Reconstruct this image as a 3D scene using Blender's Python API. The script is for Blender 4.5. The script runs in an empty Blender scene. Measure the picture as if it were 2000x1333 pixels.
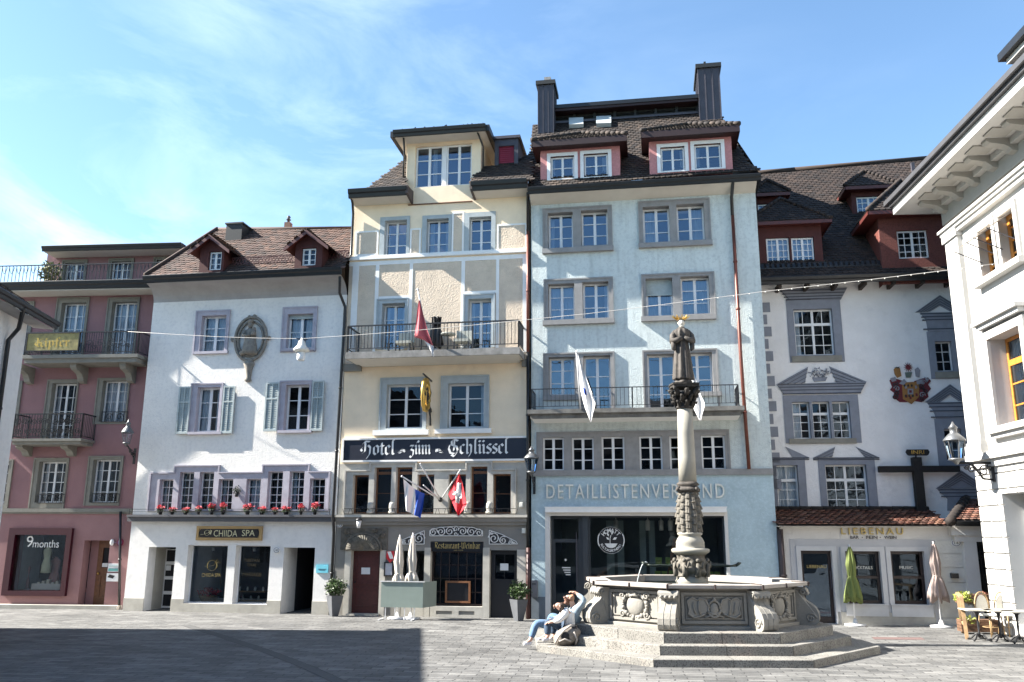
import bpy, math, random
from mathutils import Vector, Matrix, noise
random.seed(7)
R_=math.radians; PI=math.pi
sc=bpy.context.scene; COL=sc.collection
# ---------------- camera ----------------
FOC=1671.; PIT=R_(12.78); ROLL=math.atan2(31,7366); CH=2.5
_F=Vector((0,math.cos(PIT),math.sin(PIT))); _u0=Vector((0,-math.sin(PIT),math.cos(PIT))); _r0=Vector((1,0,0))
CR=_r0*math.cos(ROLL)+_u0*math.sin(ROLL); CU=_u0*math.cos(ROLL)-_r0*math.sin(ROLL)
cam=bpy.data.cameras.new('camera'); cam.lens=FOC/2000*36; cam.sensor_width=36; cam.clip_end=3000; cam.clip_start=.1
co=bpy.data.objects.new('camera',cam); COL.objects.link(co)
M=Matrix.Identity(4)
for i in range(3): M[i][0]=CR[i]; M[i][1]=CU[i]; M[i][2]=-_F[i]
M[2][3]=CH; co.matrix_world=M; sc.camera=co
# ---------------- sky and sun ----------------
SUN_EL=R_(38); TRAV=R_(-1)
sdir=Vector((-math.cos(SUN_EL)*math.cos(TRAV),-math.cos(SUN_EL)*math.sin(TRAV),math.sin(SUN_EL)))
sl=bpy.data.lights.new('sun','SUN'); sl.energy=5.0; sl.angle=R_(.5); sl.color=(1,.95,.87)
so=bpy.data.objects.new('sun',sl); COL.objects.link(so); so.rotation_euler=sdir.to_track_quat('Z','Y').to_euler(); so.location=(-30,0,40)
w=bpy.data.worlds.new('World'); sc.world=w; w.use_nodes=True
nt=w.node_tree; N=nt.nodes; L=nt.links
bg=N['Background']; bg.inputs[1].default_value=.066
sky=N.new('ShaderNodeTexSky'); sky.sky_type='NISHITA'; sky.sun_disc=False; sky.sun_elevation=SUN_EL; sky.sun_rotation=math.atan2(sdir.x,sdir.y)
sky.air_density=1.0; sky.dust_density=.5; sky.ozone_density=1.2; sky.altitude=400
tc=N.new('ShaderNodeTexCoord'); mp=N.new('ShaderNodeMapping'); mp.inputs['Rotation'].default_value=(0,R_(24),0); mp.inputs['Scale'].default_value=(1.5,1.5,3.6)
L.new(tc.outputs['Generated'],mp.inputs[0])
n1=N.new('ShaderNodeTexNoise'); n1.inputs['Scale'].default_value=2.3; n1.inputs['Detail'].default_value=9; n1.inputs['Roughness'].default_value=.62; n1.inputs['Distortion'].default_value=.5
n2=N.new('ShaderNodeTexNoise'); n2.inputs['Scale'].default_value=1.1; n2.inputs['Detail'].default_value=3
L.new(mp.outputs[0],n1.inputs['Vector']); L.new(mp.outputs[0],n2.inputs['Vector'])
r1=N.new('ShaderNodeMapRange'); r1.inputs[1].default_value=.44; r1.inputs[2].default_value=.95; r1.inputs[3].default_value=0; r1.inputs[4].default_value=.85
r2=N.new('ShaderNodeMapRange'); r2.inputs[1].default_value=.40; r2.inputs[2].default_value=.62
L.new(n1.outputs[0],r1.inputs[0]); L.new(n2.outputs[0],r2.inputs[0])
# thin cloud is densest in the west (left) half of the sky
sx=N.new('ShaderNodeSeparateXYZ'); L.new(tc.outputs['Generated'],sx.inputs[0])
r3=N.new('ShaderNodeMapRange'); r3.inputs[1].default_value=.12; r3.inputs[2].default_value=-.22; r3.inputs[3].default_value=.12; r3.inputs[4].default_value=1; L.new(sx.outputs[0],r3.inputs[0])
m1=N.new('ShaderNodeMath'); m1.operation='MULTIPLY'; L.new(r1.outputs[0],m1.inputs[0]); L.new(r2.outputs[0],m1.inputs[1])
m2=N.new('ShaderNodeMath'); m2.operation='MULTIPLY'; m2.use_clamp=True; L.new(m1.outputs[0],m2.inputs[0]); L.new(r3.outputs[0],m2.inputs[1])
mx=N.new('ShaderNodeMix'); mx.data_type='RGBA'; 
r4=N.new('ShaderNodeMapRange'); r4.inputs[1].default_value=-.1; r4.inputs[2].default_value=.35; L.new(sx.outputs[1],r4.inputs[0])
m3=N.new('ShaderNodeMath'); m3.operation='MULTIPLY'; L.new(m2.outputs[0],m3.inputs[0]); L.new(r4.outputs[0],m3.inputs[1]); L.new(m3.outputs[0],mx.inputs[0]); sg=N.new('ShaderNodeMix'); sg.data_type='RGBA'; sg.blend_type='MULTIPLY'; sg.inputs[0].default_value=1; L.new(sky.outputs[0],sg.inputs[6]); sg.inputs[7].default_value=(.90,1.04,1.07,1); L.new(sg.outputs[2],mx.inputs[6]); mx.inputs[7].default_value=(7.0,8.0,8.4,1)
L.new(mx.outputs[2],bg.inputs[0])
sc.view_settings.view_transform='Standard'; sc.view_settings.look='None'; sc.view_settings.exposure=2.2; sc.view_settings.gamma=1
sc.cycles.max_bounces=6; sc.cycles.transparent_max_bounces=12

# ---------------- pixel to place helpers (authoring only: every hit lies on a real plane) ----------------
def pray(x,y): return _F*FOC+CR*(x-1000)+CU*(666.5-y)
CP=Vector((0,0,CH))
def ground(x,y,z=0.):
    d=pray(x,y); return CP+d*((z-CH)/d.z)
def at(x,y,Y):
    d=pray(x,y); return CP+d*(Y/d.y)
class Fr:
    def __init__(s,O,a):
        a=R_(a); s.O=Vector(O); s.a=a; s.u=Vector((math.cos(a),-math.sin(a),0)); s.n=Vector((math.sin(a),math.cos(a),0))
    def loc(s,P):
        P=P-s.O; return Vector((P.dot(s.u),P.dot(s.n),P.z))
    def hit(s,x,y,p0,nr):
        o=s.loc(CP); d=pray(x,y); d=Vector((d.dot(s.u),d.dot(s.n),d.z)); p0=Vector(p0); nr=Vector(nr)
        return o+d*((p0-o).dot(nr)/d.dot(nr))
    def P(s,x,y,d=0.): return s.hit(x,y,(0,d,0),(0,1,0))
    def u_(s,x,y,d=0.): return s.P(x,y,d).x
    def z_(s,x,y,d=0.): return s.P(x,y,d).z
    def px(s,x0,y0,x1,y1,d=0.):
        xm=(x0+x1)/2; ym=(y0+y1)/2
        return (s.u_(x0,ym,d),s.z_(xm,y1,d),s.u_(x1,ym,d),s.z_(xm,y0,d))
    def w(s,u,d,z): return s.O+s.u*u+s.n*d+Vector((0,0,z))
# ---------------- objects ----------------
def setp(o,label=None,cat=None,group=None,kind=None):
    if label:o['label']=label
    if cat:o['category']=cat
    if group:o['group']=group
    if kind:o['kind']=kind
    return o
def thing(name,label,cat,F=None,at_=(0,0,0),group=None,rz=0.):
    o=bpy.data.objects.new(name,None); COL.objects.link(o); o.empty_display_size=.2
    if F: o.location=F.w(*at_); o.rotation_euler=(0,0,-F.a+rz)
    else: o.location=at_; o.rotation_euler=(0,0,rz)
    o['off']=tuple(at_) if F else (0,0,0)
    return setp(o,label,cat,group)
def copy_tree(o,parent=None):
    c=o.copy(); COL.objects.link(c)
    if parent is not None: c.parent=parent
    for ch in list(o.children): copy_tree(ch,c)
    return c
class MB:
    def __init__(s): s.v=[]; s.f=[]; s.m=[]; s.t=[]; s.sm=[]
    def poly(s,pts,mi=0,t=.5,sm=False):
        b=len(s.v); s.v+= [tuple(p) for p in pts]; s.f.append(tuple(range(b,b+len(pts)))); s.m.append(mi); s.t.append(t); s.sm.append(sm)
    def faces(s,vs,fs,mi=0,sm=False,t=.5):
        b=len(s.v); s.v+=[tuple(p) for p in vs]
        for f in fs: s.f.append(tuple(b+i for i in f)); s.m.append(mi); s.t.append(t); s.sm.append(sm)
    def box(s,x0,x1,y0,y1,z0,z1,mi=0,t=.5):
        s.faces([(x,y,z) for z in(z0,z1) for y in(y0,y1) for x in(x0,x1)],[(0,2,3,1),(4,5,7,6),(0,1,5,4),(2,6,7,3),(0,4,6,2),(1,3,7,5)],mi,t=t)
    def bar(s,p,q,w,h=None,mi=0):
        p=Vector(p);q=Vector(q);d=q-p
        if d.length<1e-6:return
        d.normalize(); a=Vector((0,0,1)) if abs(d.z)<.9 else Vector((0,1,0)); x=d.cross(a).normalized(); y=x.cross(d); h=h or w
        vs=[c+x*(i*w/2)+y*(j*h/2) for c in(p,q) for i,j in((-1,-1),(1,-1),(1,1),(-1,1))]
        s.faces(vs,[(0,1,5,4),(1,2,6,5),(2,3,7,6),(3,0,4,7),(3,2,1,0),(4,5,6,7)],mi)
    def tube(s,pts,r,n=8,mi=0,cap=True,sm=True):
        pts=[Vector(p) for p in pts]; rs=r if isinstance(r,(list,tuple)) else [r]*len(pts); vs=[]; k=len(pts); px=None
        for i,p in enumerate(pts):
            d=(pts[min(i+1,k-1)]-pts[max(i-1,0)])
            d=d.normalized() if d.length>1e-9 else Vector((0,0,1))
            if px is None:
                a=Vector((0,0,1)) if abs(d.z)<.9 else Vector((1,0,0)); x=d.cross(a).normalized()
            else:
                x=(px-d*px.dot(d)); x=x.normalized() if x.length>1e-6 else px
            px=x; y=d.cross(x)
            for j in range(n):
                a=2*PI*j/n; vs.append(p+(x*math.cos(a)+y*math.sin(a))*rs[i])
        fs=[(i*n+j,i*n+(j+1)%n,(i+1)*n+(j+1)%n,(i+1)*n+j) for i in range(k-1) for j in range(n)]
        if cap: fs+=[tuple(range(n))[::-1],tuple((k-1)*n+j for j in range(n))]
        s.faces(vs,fs,mi,sm)
    def lathe(s,prof,c=(0,0,0),n=24,mi=0,sm=True,fr=None,sx=1,sy=1):
        vs=[];k=len(prof)
        for i,(r,z) in enumerate(prof):
            for j in range(n):
                a=2*PI*j/n; q=r*(fr(a,z) if fr else 1); vs.append((c[0]+q*math.cos(a)*sx,c[1]+q*math.sin(a)*sy,c[2]+z))
        fs=[(i*n+j,i*n+(j+1)%n,(i+1)*n+(j+1)%n,(i+1)*n+j) for i in range(k-1) for j in range(n)]
        fs+=[tuple(range(n))[::-1],tuple((k-1)*n+j for j in range(n))]
        s.faces(vs,fs,mi,sm)
    def prism(s,pts,y0,y1,mi=0,back=True,sm=False):   # pts in (x,z), y0 = front
        n=len(pts); ar=sum(pts[i][0]*pts[(i+1)%n][1]-pts[(i+1)%n][0]*pts[i][1] for i in range(n))
        if ar<0: pts=pts[::-1]
        vs=[(x,y0,z) for x,z in pts]+[(x,y1,z) for x,z in pts]
        fs=[tuple(range(n))]+[(i,i+n,(i+1)%n+n,(i+1)%n) for i in range(n)]
        if back: fs.append(tuple(range(2*n-1,n-1,-1)))
        s.faces(vs,fs,mi,sm)
    def plate(s,rects,holes,d0,d1,mi=0,mside=None):
        if mside is None: mside=mi
        xs=sorted(set(round(v,4) for r in rects+holes for v in(r[0],r[2]))); zs=sorted(set(round(v,4) for r in rects+holes for v in(r[1],r[3])))
        def occ(i,j):
            if i<0 or j<0 or i>=len(xs)-1 or j>=len(zs)-1: return False
            x=(xs[i]+xs[i+1])/2; z=(zs[j]+zs[j+1])/2
            return any(a<x<c and b<z<d for a,b,c,d in rects) and not any(a<x<c and b<z<d for a,b,c,d in holes)
        for i in range(len(xs)-1):
            for j in range(len(zs)-1):
                if not occ(i,j): continue
                a,c,b,d=xs[i],xs[i+1],zs[j],zs[j+1]
                s.poly([(a,d0,b),(c,d0,b),(c,d0,d),(a,d0,d)],mi)
                if not occ(i-1,j): s.poly([(a,d1,b),(a,d0,b),(a,d0,d),(a,d1,d)],mside)
                if not occ(i+1,j): s.poly([(c,d0,b),(c,d1,b),(c,d1,d),(c,d0,d)],mside)
                if not occ(i,j-1): s.poly([(a,d1,b),(c,d1,b),(c,d0,b),(a,d0,b)],mside)
                if not occ(i,j+1): s.poly([(a,d0,d),(c,d0,d),(c,d1,d),(a,d1,d)],mside)
    def ball(s,c,r,n=8,m=6,mi=0,sz=1.,sx=1.,sy=1.,jit=0.):
        vs=[]
        for i in range(m+1):
            th=PI*i/m
            for j in range(n):
                a=2*PI*j/n; q=r*(1+random.uniform(-jit,jit)) if 0<i<m else r
                vs.append((c[0]+q*math.sin(th)*math.cos(a)*sx,c[1]+q*math.sin(th)*math.sin(a)*sy,c[2]-q*math.cos(th)*sz))
        s.faces(vs,[(i*n+j,i*n+(j+1)%n,(i+1)*n+(j+1)%n,(i+1)*n+j) for i in range(m) for j in range(n)],mi,True)
    def tiles(s,P,mi=0,tw=.19,th=.15,lift=.03,mu=1,base=True,tip=.35):
        """P: planar polygon in 3D, first edge = eave (left to right seen from outside)"""
        P=[Vector(p) for p in P]; ux=(P[1]-P[0]).normalized(); nr=ux.cross(P[2]-P[0]).normalized(); sy=nr.cross(ux)
        if sy.z<0: sy=-sy; nr=-nr
        if nr.z<0: nr=-nr
        q=[((p-P[0]).dot(ux),(p-P[0]).dot(sy)) for p in P]
        if base: s.poly([p-nr*.01 for p in P],mu)
        def inside(x,y):
            c=False;n=len(q)
            for i in range(n):
                x1,y1=q[i];x2,y2=q[(i+1)%n]
                if (y1>y)!=(y2>y) and x<(x2-x1)*(y-y1)/(y2-y1)+x1: c=not c
            return c
        x0=min(a for a,b in q);x1=max(a for a,b in q);y1=max(b for a,b in q)
        for j in range(int(y1/th)+1):
            y=j*th; k=int((x1-x0)/tw)+2
            for i in range(k):
                x=x0+(i-(.5 if j%2 else 0))*tw
                if not inside(x+tw/2,y+th*.5): continue
                g=.006; l0=lift*random.uniform(.8,1.25); sh=random.uniform(-.006,.006)
                o=lambda a,b,l:P[0]+ux*(x+a)+sy*(y+b+sh)+nr*l
                t=random.random()
                a,b,c_,d,e,f=o(g,th*1.12,.012),o(tw-g,th*1.12,.012),o(tw-g,th*tip*.8,l0*.85),o(tw*.72,0,l0),o(tw*.28,0,l0),o(g,th*tip*.8,l0*.85)
                s.poly([f,e,d,c_,b,a],mi,t)
                for p_,r_ in((f,e),(e,d),(d,c_)): s.poly([p_-nr*.022,r_-nr*.022,r_,p_],mi,t)
    def build(s,name,mats,parent=None,label=None,F=None,tcol=False,**kw):
        me=bpy.data.meshes.new(name); off=Vector(parent['off']) if parent is not None and 'off' in parent else Vector((0,0,0))
        vs=[tuple(Vector(v)-off) for v in s.v] if off.length>0 else s.v
        me.from_pydata(vs,[],s.f); mats=mats if isinstance(mats,(list,tuple)) else [mats]
        for m in mats: me.materials.append(m)
        me.polygons.foreach_set('material_index',s.m); me.polygons.foreach_set('use_smooth',s.sm)
        if tcol:
            at=me.attributes.new('tc','FLOAT','FACE'); at.data.foreach_set('value',s.t)
        me.update(); o=bpy.data.objects.new(name,me); COL.objects.link(o)
        if parent is not None: o.parent=parent; o['off']=tuple(off)
        elif F: o.location=F.O; o.rotation_euler=(0,0,-F.a)
        return setp(o,label,**kw)
def build_split(mb,name,mats,parent,**kw):
    key={};par=list(range(len(mb.v)))
    def fd(i):
        while par[i]!=i: par[i]=par[par[i]]; i=par[i]
        return i
    for i,v in enumerate(mb.v):
        k=tuple(round(c,3) for c in v); par[fd(i)]=fd(key.setdefault(k,i))
    for f in mb.f:
        for i in f[1:]: par[fd(i)]=fd(f[0])
    gr={}
    for n,f in enumerate(mb.f): gr.setdefault(fd(f[0]),[]).append(n)
    for fs in gr.values():
        q=MB(); mp={}
        for n in fs:
            g=[]
            for i in mb.f[n]:
                if i not in mp: mp[i]=len(q.v); q.v.append(mb.v[i])
                g.append(mp[i])
            q.f.append(tuple(g)); q.m.append(mb.m[n]); q.t.append(mb.t[n]); q.sm.append(mb.sm[n])
        q.build(name,mats,parent,**kw)
# ---------------- materials ----------------
def mat(name,col,rough=.8,metal=0,var=.12,vs=3.,bump=0.,bs=30.,col2=None,stain=None,ior=None,fine=None,streak=0.,tilecol=None,spec=None):
    m=bpy.data.materials.new(name); m.use_nodes=True; n=m.node_tree.nodes; l=m.node_tree.links; b=n['Principled BSDF']
    b.inputs['Roughness'].default_value=rough; b.inputs['Metallic'].default_value=metal
    if ior: b.inputs['IOR'].default_value=ior
    if spec is not None: b.inputs['Specular IOR Level'].default_value=spec
    tcn=n.new('ShaderNodeTexCoord'); c2=col2 or tuple(c*(1-var*2) for c in col)
    nz=n.new('ShaderNodeTexNoise'); nz.inputs['Scale'].default_value=vs; nz.inputs['Detail'].default_value=6; nz.inputs['Roughness'].default_value=.65; l.new(tcn.outputs['Object'],nz.inputs['Vector'])
    mr=n.new('ShaderNodeMapRange'); mr.inputs[1].default_value=.32; mr.inputs[2].default_value=.72; l.new(nz.outputs[0],mr.inputs[0])
    mixn=n.new('ShaderNodeMix'); mixn.data_type='RGBA'; l.new(mr.outputs[0],mixn.inputs[0]); mixn.inputs[6].default_value=(*col,1); mixn.inputs[7].default_value=(*c2,1)
    out=mixn.outputs[2]
    def mixin(fac,colr,src):
        k=n.new('ShaderNodeMix'); k.data_type='RGBA'; l.new(fac,k.inputs[0]); l.new(src,k.inputs[6]); k.inputs[7].default_value=(*colr,1); return k.outputs[2]
    if stain:   # (colour, amount, scale)
        z=n.new('ShaderNodeTexNoise'); z.inputs['Scale'].default_value=stain[2]; z.inputs['Detail'].default_value=8; z.inputs['Roughness'].default_value=.7; l.new(tcn.outputs['Object'],z.inputs['Vector'])
        r=n.new('ShaderNodeMapRange'); r.inputs[1].default_value=.56; r.inputs[2].default_value=.78; r.inputs[4].default_value=stain[1]; l.new(z.outputs[0],r.inputs[0]); out=mixin(r.outputs[0],stain[0],out)
    if streak:
        mpn=n.new('ShaderNodeMapping'); mpn.inputs['Scale'].default_value=(5,5,.5); l.new(tcn.outputs['Object'],mpn.inputs[0])
        z=n.new('ShaderNodeTexNoise'); z.inputs['Scale'].default_value=1.3; z.inputs['Detail'].default_value=6; l.new(mpn.outputs[0],z.inputs['Vector'])
        r=n.new('ShaderNodeMapRange'); r.inputs[1].default_value=.5; r.inputs[2].default_value=.8; r.inputs[4].default_value=streak; l.new(z.outputs[0],r.inputs[0]); out=mixin(r.outputs[0],tuple(c*.45 for c in col),out)
    if fine:    # speckle (colour, amount, scale)
        z=n.new('ShaderNodeTexNoise'); z.inputs['Scale'].default_value=fine[2]; z.inputs['Detail'].default_value=2; l.new(tcn.outputs['Object'],z.inputs['Vector'])
        r=n.new('ShaderNodeMapRange'); r.inputs[1].default_value=.5; r.inputs[2].default_value=.62; r.inputs[4].default_value=fine[1]; l.new(z.outputs[0],r.inputs[0]); out=mixin(r.outputs[0],fine[0],out)
    if tilecol:
        a=n.new('ShaderNodeAttribute'); a.attribute_name='tc'; cr=n.new('ShaderNodeValToRGB'); l.new(a.outputs['Fac'],cr.inputs[0])
        e=cr.color_ramp.elements; e[0].color=(*tilecol[0],1); e[1].color=(*tilecol[-1],1)
        for i,c in enumerate(tilecol[1:-1]): x=e.new((i+1)/(len(tilecol)-1)); x.color=(*c,1)
        k=n.new('ShaderNodeMix'); k.data_type='RGBA'; k.blend_type='MULTIPLY'; k.inputs[0].default_value=1; l.new(out,k.inputs[6]); l.new(cr.outputs[0],k.inputs[7]); out=k.outputs[2]
    l.new(out,b.inputs['Base Color'])
    if bump:
        z=n.new('ShaderNodeTexNoise'); z.inputs['Scale'].default_value=bs; z.inputs['Detail'].default_value=4; z.inputs['Roughness'].default_value=.55; l.new(tcn.outputs['Object'],z.inputs['Vector'])
        bp=n.new('ShaderNodeBump'); bp.inputs['Strength'].default_value=1; bp.inputs['Distance'].default_value=bump; l.new(z.outputs[0],bp.inputs['Height']); l.new(bp.outputs[0],b.inputs['Normal'])
    return m
def glassmat(name,ior=2.1,tint=(.9,.95,.97),wob=.005):
    m=bpy.data.materials.new(name); m.use_nodes=True; n=m.node_tree.nodes; l=m.node_tree.links; n.remove(n['Principled BSDF'])
    o=n['Material Output']; t=n.new('ShaderNodeBsdfTransparent'); t.inputs[0].default_value=(*tint,1); g=n.new('ShaderNodeBsdfGlossy'); g.inputs[0].default_value=(.6,.78,1,1); g.inputs['Roughness'].default_value=.012
    fr=n.new('ShaderNodeFresnel'); fr.inputs[0].default_value=ior; mx=n.new('ShaderNodeMixShader'); l.new(fr.outputs[0],mx.inputs[0]); l.new(t.outputs[0],mx.inputs[1]); l.new(g.outputs[0],mx.inputs[2]); l.new(mx.outputs[0],o.inputs[0])
    tcn=n.new('ShaderNodeTexCoord'); z=n.new('ShaderNodeTexNoise'); z.inputs['Scale'].default_value=2.2; z.inputs['Detail'].default_value=1; l.new(tcn.outputs['Object'],z.inputs['Vector'])
    bp=n.new('ShaderNodeBump'); bp.inputs['Distance'].default_value=wob; bp.inputs['Strength'].default_value=1; l.new(z.outputs[0],bp.inputs['Height']); l.new(bp.outputs[0],g.inputs['Normal'])
    return m
GLASS=glassmat('window_glass',2.4); GLASSD=glassmat('dark_window_glass',1.5); SHOPG=glassmat('shop_glass',1.45,(.72,.76,.78),wob=.0005)
m_white=mat('white_window_paint',(.72,.72,.72),.45,var=.06)
m_dark=mat('interior_dark',(.018,.018,.022),.9); m_room=mat('room_wall',(.06,.058,.055),.9)
m_metal=mat('dark_gutter_metal',(.010,.011,.013),.4,var=.2,vs=6); m_iron=mat('black_iron',(.012,.012,.014),.45)
m_copper=mat('copper_pipe',(.15,.045,.03),.45,.3,var=.2,vs=5)
m_curt=mat('curtain_cloth',(.62,.63,.66),.9,var=.1)
m_spa=mat('white_rough_plaster',(.76,.735,.69),.9,var=.05,vs=1.2,bump=.014,bs=24,stain=((.42,.42,.44),.45,2.2),streak=.10,fine=((.36,.36,.38),.14,9))
m_spag=mat('white_smooth_plaster',(.74,.725,.70),.9,var=.06,vs=1.2,bump=.006,bs=20,stain=((.45,.44,.43),.3,1.6),fine=((.34,.34,.35),.1,6))
m_pink=mat('old_pink_plaster',(.275,.15,.155),.92,var=.09,vs=1.0,bump=.006,bs=25,stain=((.27,.15,.16),.5,1.5),streak=.1)
m_pinkg=mat('pink_plaster_lower',(.30,.165,.165),.92,var=.09,vs=1.2,bump=.006,bs=25,stain=((.28,.17,.17),.55,2.0))
m_cream=mat('cream_plaster',(.84,.69,.50),.9,var=.07,vs=1.4,bump=.004,bs=25,stain=((.55,.42,.32),.5,1.6))
m_creamr=mat('cream_roughcast',(.64,.53,.41),.95,var=.10,vs=2,bump=.026,bs=24,stain=((.42,.34,.26),.4,2))
m_strip=mat('pale_plaster_strip',(.78,.77,.74),.85,var=.06,vs=3)
m_gray=mat('pale_blue_roughcast',(.56,.615,.60),.95,var=.06,vs=1.3,bump=.019,bs=26,stain=((.28,.33,.35),.5,2.6),streak=.45,fine=((.24,.28,.30),.2,9))
m_blue=mat('light_blue_shop_plaster',(.40,.51,.55),.9,var=.1,vs=2.2,bump=.006,bs=22,stain=((.24,.32,.38),.55,3.5),fine=((.5,.6,.65),.3,11))
m_sgrey=mat('grey_window_stone',(.26,.255,.25),.85,var=.12,vs=4,bump=.002,bs=40)
m_slil=mat('lilac_grey_stone',(.40,.38,.43),.85,var=.12,vs=4,bump=.002,bs=40)
m_sgrn=mat('olive_grey_stone',(.22,.21,.18),.85,var=.12,vs=4,bump=.002,bs=40)
m_sblu=mat('blue_grey_stone',(.38,.42,.43),.85,var=.1,vs=4)
m_hgrey=mat('hotel_ground_floor_stone',(.235,.225,.205),.88,var=.1,vs=1.5,bump=.003,bs=35,stain=((.17,.16,.15),.5,2))
m_hlite=mat('light_pier_stone',(.47,.45,.40),.88,var=.14,vs=3,bump=.003,bs=35,stain=((.3,.28,.25),.5,4))
m_plinth=mat('plinth_stone',(.42,.40,.35),.88,var=.15,vs=1.6,bump=.003,bs=30,stain=((.3,.29,.26),.5,3))
m_soff=mat('painted_soffit',(.55,.52,.46),.85,var=.05)
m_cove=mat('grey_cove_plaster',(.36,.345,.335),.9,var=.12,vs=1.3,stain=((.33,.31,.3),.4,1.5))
m_lieb=mat('liebenau_plaster',(.70,.69,.69),.92,var=.07,vs=1.2,bump=.02,bs=9,stain=((.38,.38,.41),.55,1.1))
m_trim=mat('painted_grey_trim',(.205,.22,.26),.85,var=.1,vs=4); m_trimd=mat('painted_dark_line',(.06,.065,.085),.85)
m_bar=mat('bar_wall_plaster',(.62,.60,.57),.9,var=.07,vs=1.5,bump=.006,bs=18)
m_barg=mat('bar_grey_band',(.44,.44,.45),.9,var=.06,vs=2)
m_pal=mat('palazzo_stone',(.44,.43,.41),.8,var=.05,vs=1.5,bump=.002,bs=25,stain=((.36,.34,.31),.5,2.2))
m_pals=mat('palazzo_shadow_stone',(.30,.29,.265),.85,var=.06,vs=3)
m_oak=mat('orange_varnished_wood',(.50,.20,.035),.35,var=.2,vs=10)
m_brown=mat('brown_door_wood',(.16,.06,.022),.5,var=.25,vs=9,bump=.002,bs=30); m_redwood=mat('dark_red_wood',(.095,.022,.018),.45,var=.2,vs=12)
m_frbr=mat('brown_window_wood',(.20,.085,.035),.5,var=.2,vs=10)
m_tile_r=mat('red_brown_tiles',(1,1,1),.85,var=.25,vs=4,tilecol=[(.062,.036,.027),(.092,.047,.034),(.038,.025,.021),(.13,.068,.046)],stain=((.28,.26,.2),.35,5))
m_tile_d=mat('dark_brown_tiles',(1,1,1),.85,var=.25,vs=4,tilecol=[(.022,.015,.012),(.042,.028,.021),(.016,.012,.011),(.07,.048,.035)],stain=((.3,.27,.2),.3,5))
m_tile_l=mat('very_dark_tiles',(1,1,1),.85,var=.25,vs=4,tilecol=[(.020,.012,.010),(.038,.023,.017),(.013,.009,.008),(.06,.038,.028)],stain=((.2,.17,.13),.25,5))
m_tile_o=mat('orange_clay_tiles',(1,1,1),.85,var=.2,vs=8,tilecol=[(.16,.065,.044),(.23,.098,.065),(.11,.05,.038),(.20,.11,.08),(.28,.14,.09)],stain=((.12,.09,.08),.5,9))
m_under=mat('roof_underlay',(.04,.028,.022),.95)
m_wred=mat('dark_red_dormer_boards',(.075,.018,.015),.8,var=.15,vs=7); m_wora=mat('dark_red_dormer_shingle',(.14,.030,.018),.85,var=.3,vs=30,bump=.01,bs=30)
m_wpnk=mat('pink_dormer_shingle',(.50,.22,.22),.85,var=.15,vs=20); m_fred=mat('dark_red_fascia',(.022,.007,.008),.6)
m_zinc=mat('weathered_zinc',(.07,.066,.08),.55,.3,var=.15,vs=3); m_louv=mat('louvre_green_black',(.010,.012,.013),.6)
m_shut=mat('grey_green_shutter',(.40,.46,.46),.75,var=.14,vs=6)
m_gold=mat('gold_paint',(.62,.40,.10),.35,.7,var=.1); m_goldf=mat('dull_gold_letter',(.50,.38,.14),.5,.2)
m_ivory=mat('ivory_letter',(.72,.71,.64),.6); m_wlet=mat('white_letter',(.78,.78,.76),.6); m_black=mat('black_sign_paint',(.01,.01,.013),.35)
m_navy=mat('navy_sign_paint',(.010,.013,.026),.4); m_burg=mat('burgundy_frame_paint',(.045,.003,.010),.35)
m_gran=mat('pale_fountain_limestone',(.245,.232,.205),.85,var=.12,vs=3,bump=.006,bs=22,stain=((.13,.12,.10),.7,3.5),fine=((.2,.19,.17),.35,28))
m_step=mat('speckled_granite',(.25,.24,.215),.85,var=.22,vs=1.6,bump=.012,bs=45,fine=((.07,.065,.06),.8,34),stain=((.5,.36,.28),.4,1.2))
m_rim=mat('worn_rim_stone',(.33,.30,.27),.7,var=.15,vs=3,stain=((.28,.2,.19),.5,2.5))
m_carv=mat('weathered_carved_stone',(.15,.135,.11),.85,var=.3,vs=9,bump=.006,bs=22,stain=((.05,.045,.04),.8,8))
m_cap=mat('blackened_carved_stone',(.03,.025,.02),.8,var=.3,vs=12,bump=.01,bs=20)
m_stat=mat('dark_weathered_statue',(.075,.063,.052),.75,var=.35,vs=8,bump=.006,bs=18,stain=((.24,.21,.18),.4,5))
m_shaft=mat('smooth_column_stone',(.28,.265,.225),.8,var=.08,vs=3,stain=((.33,.31,.26),.4,4))
m_water=glassmat('water',1.6,(.8,.9,.88),wob=.02)
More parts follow.
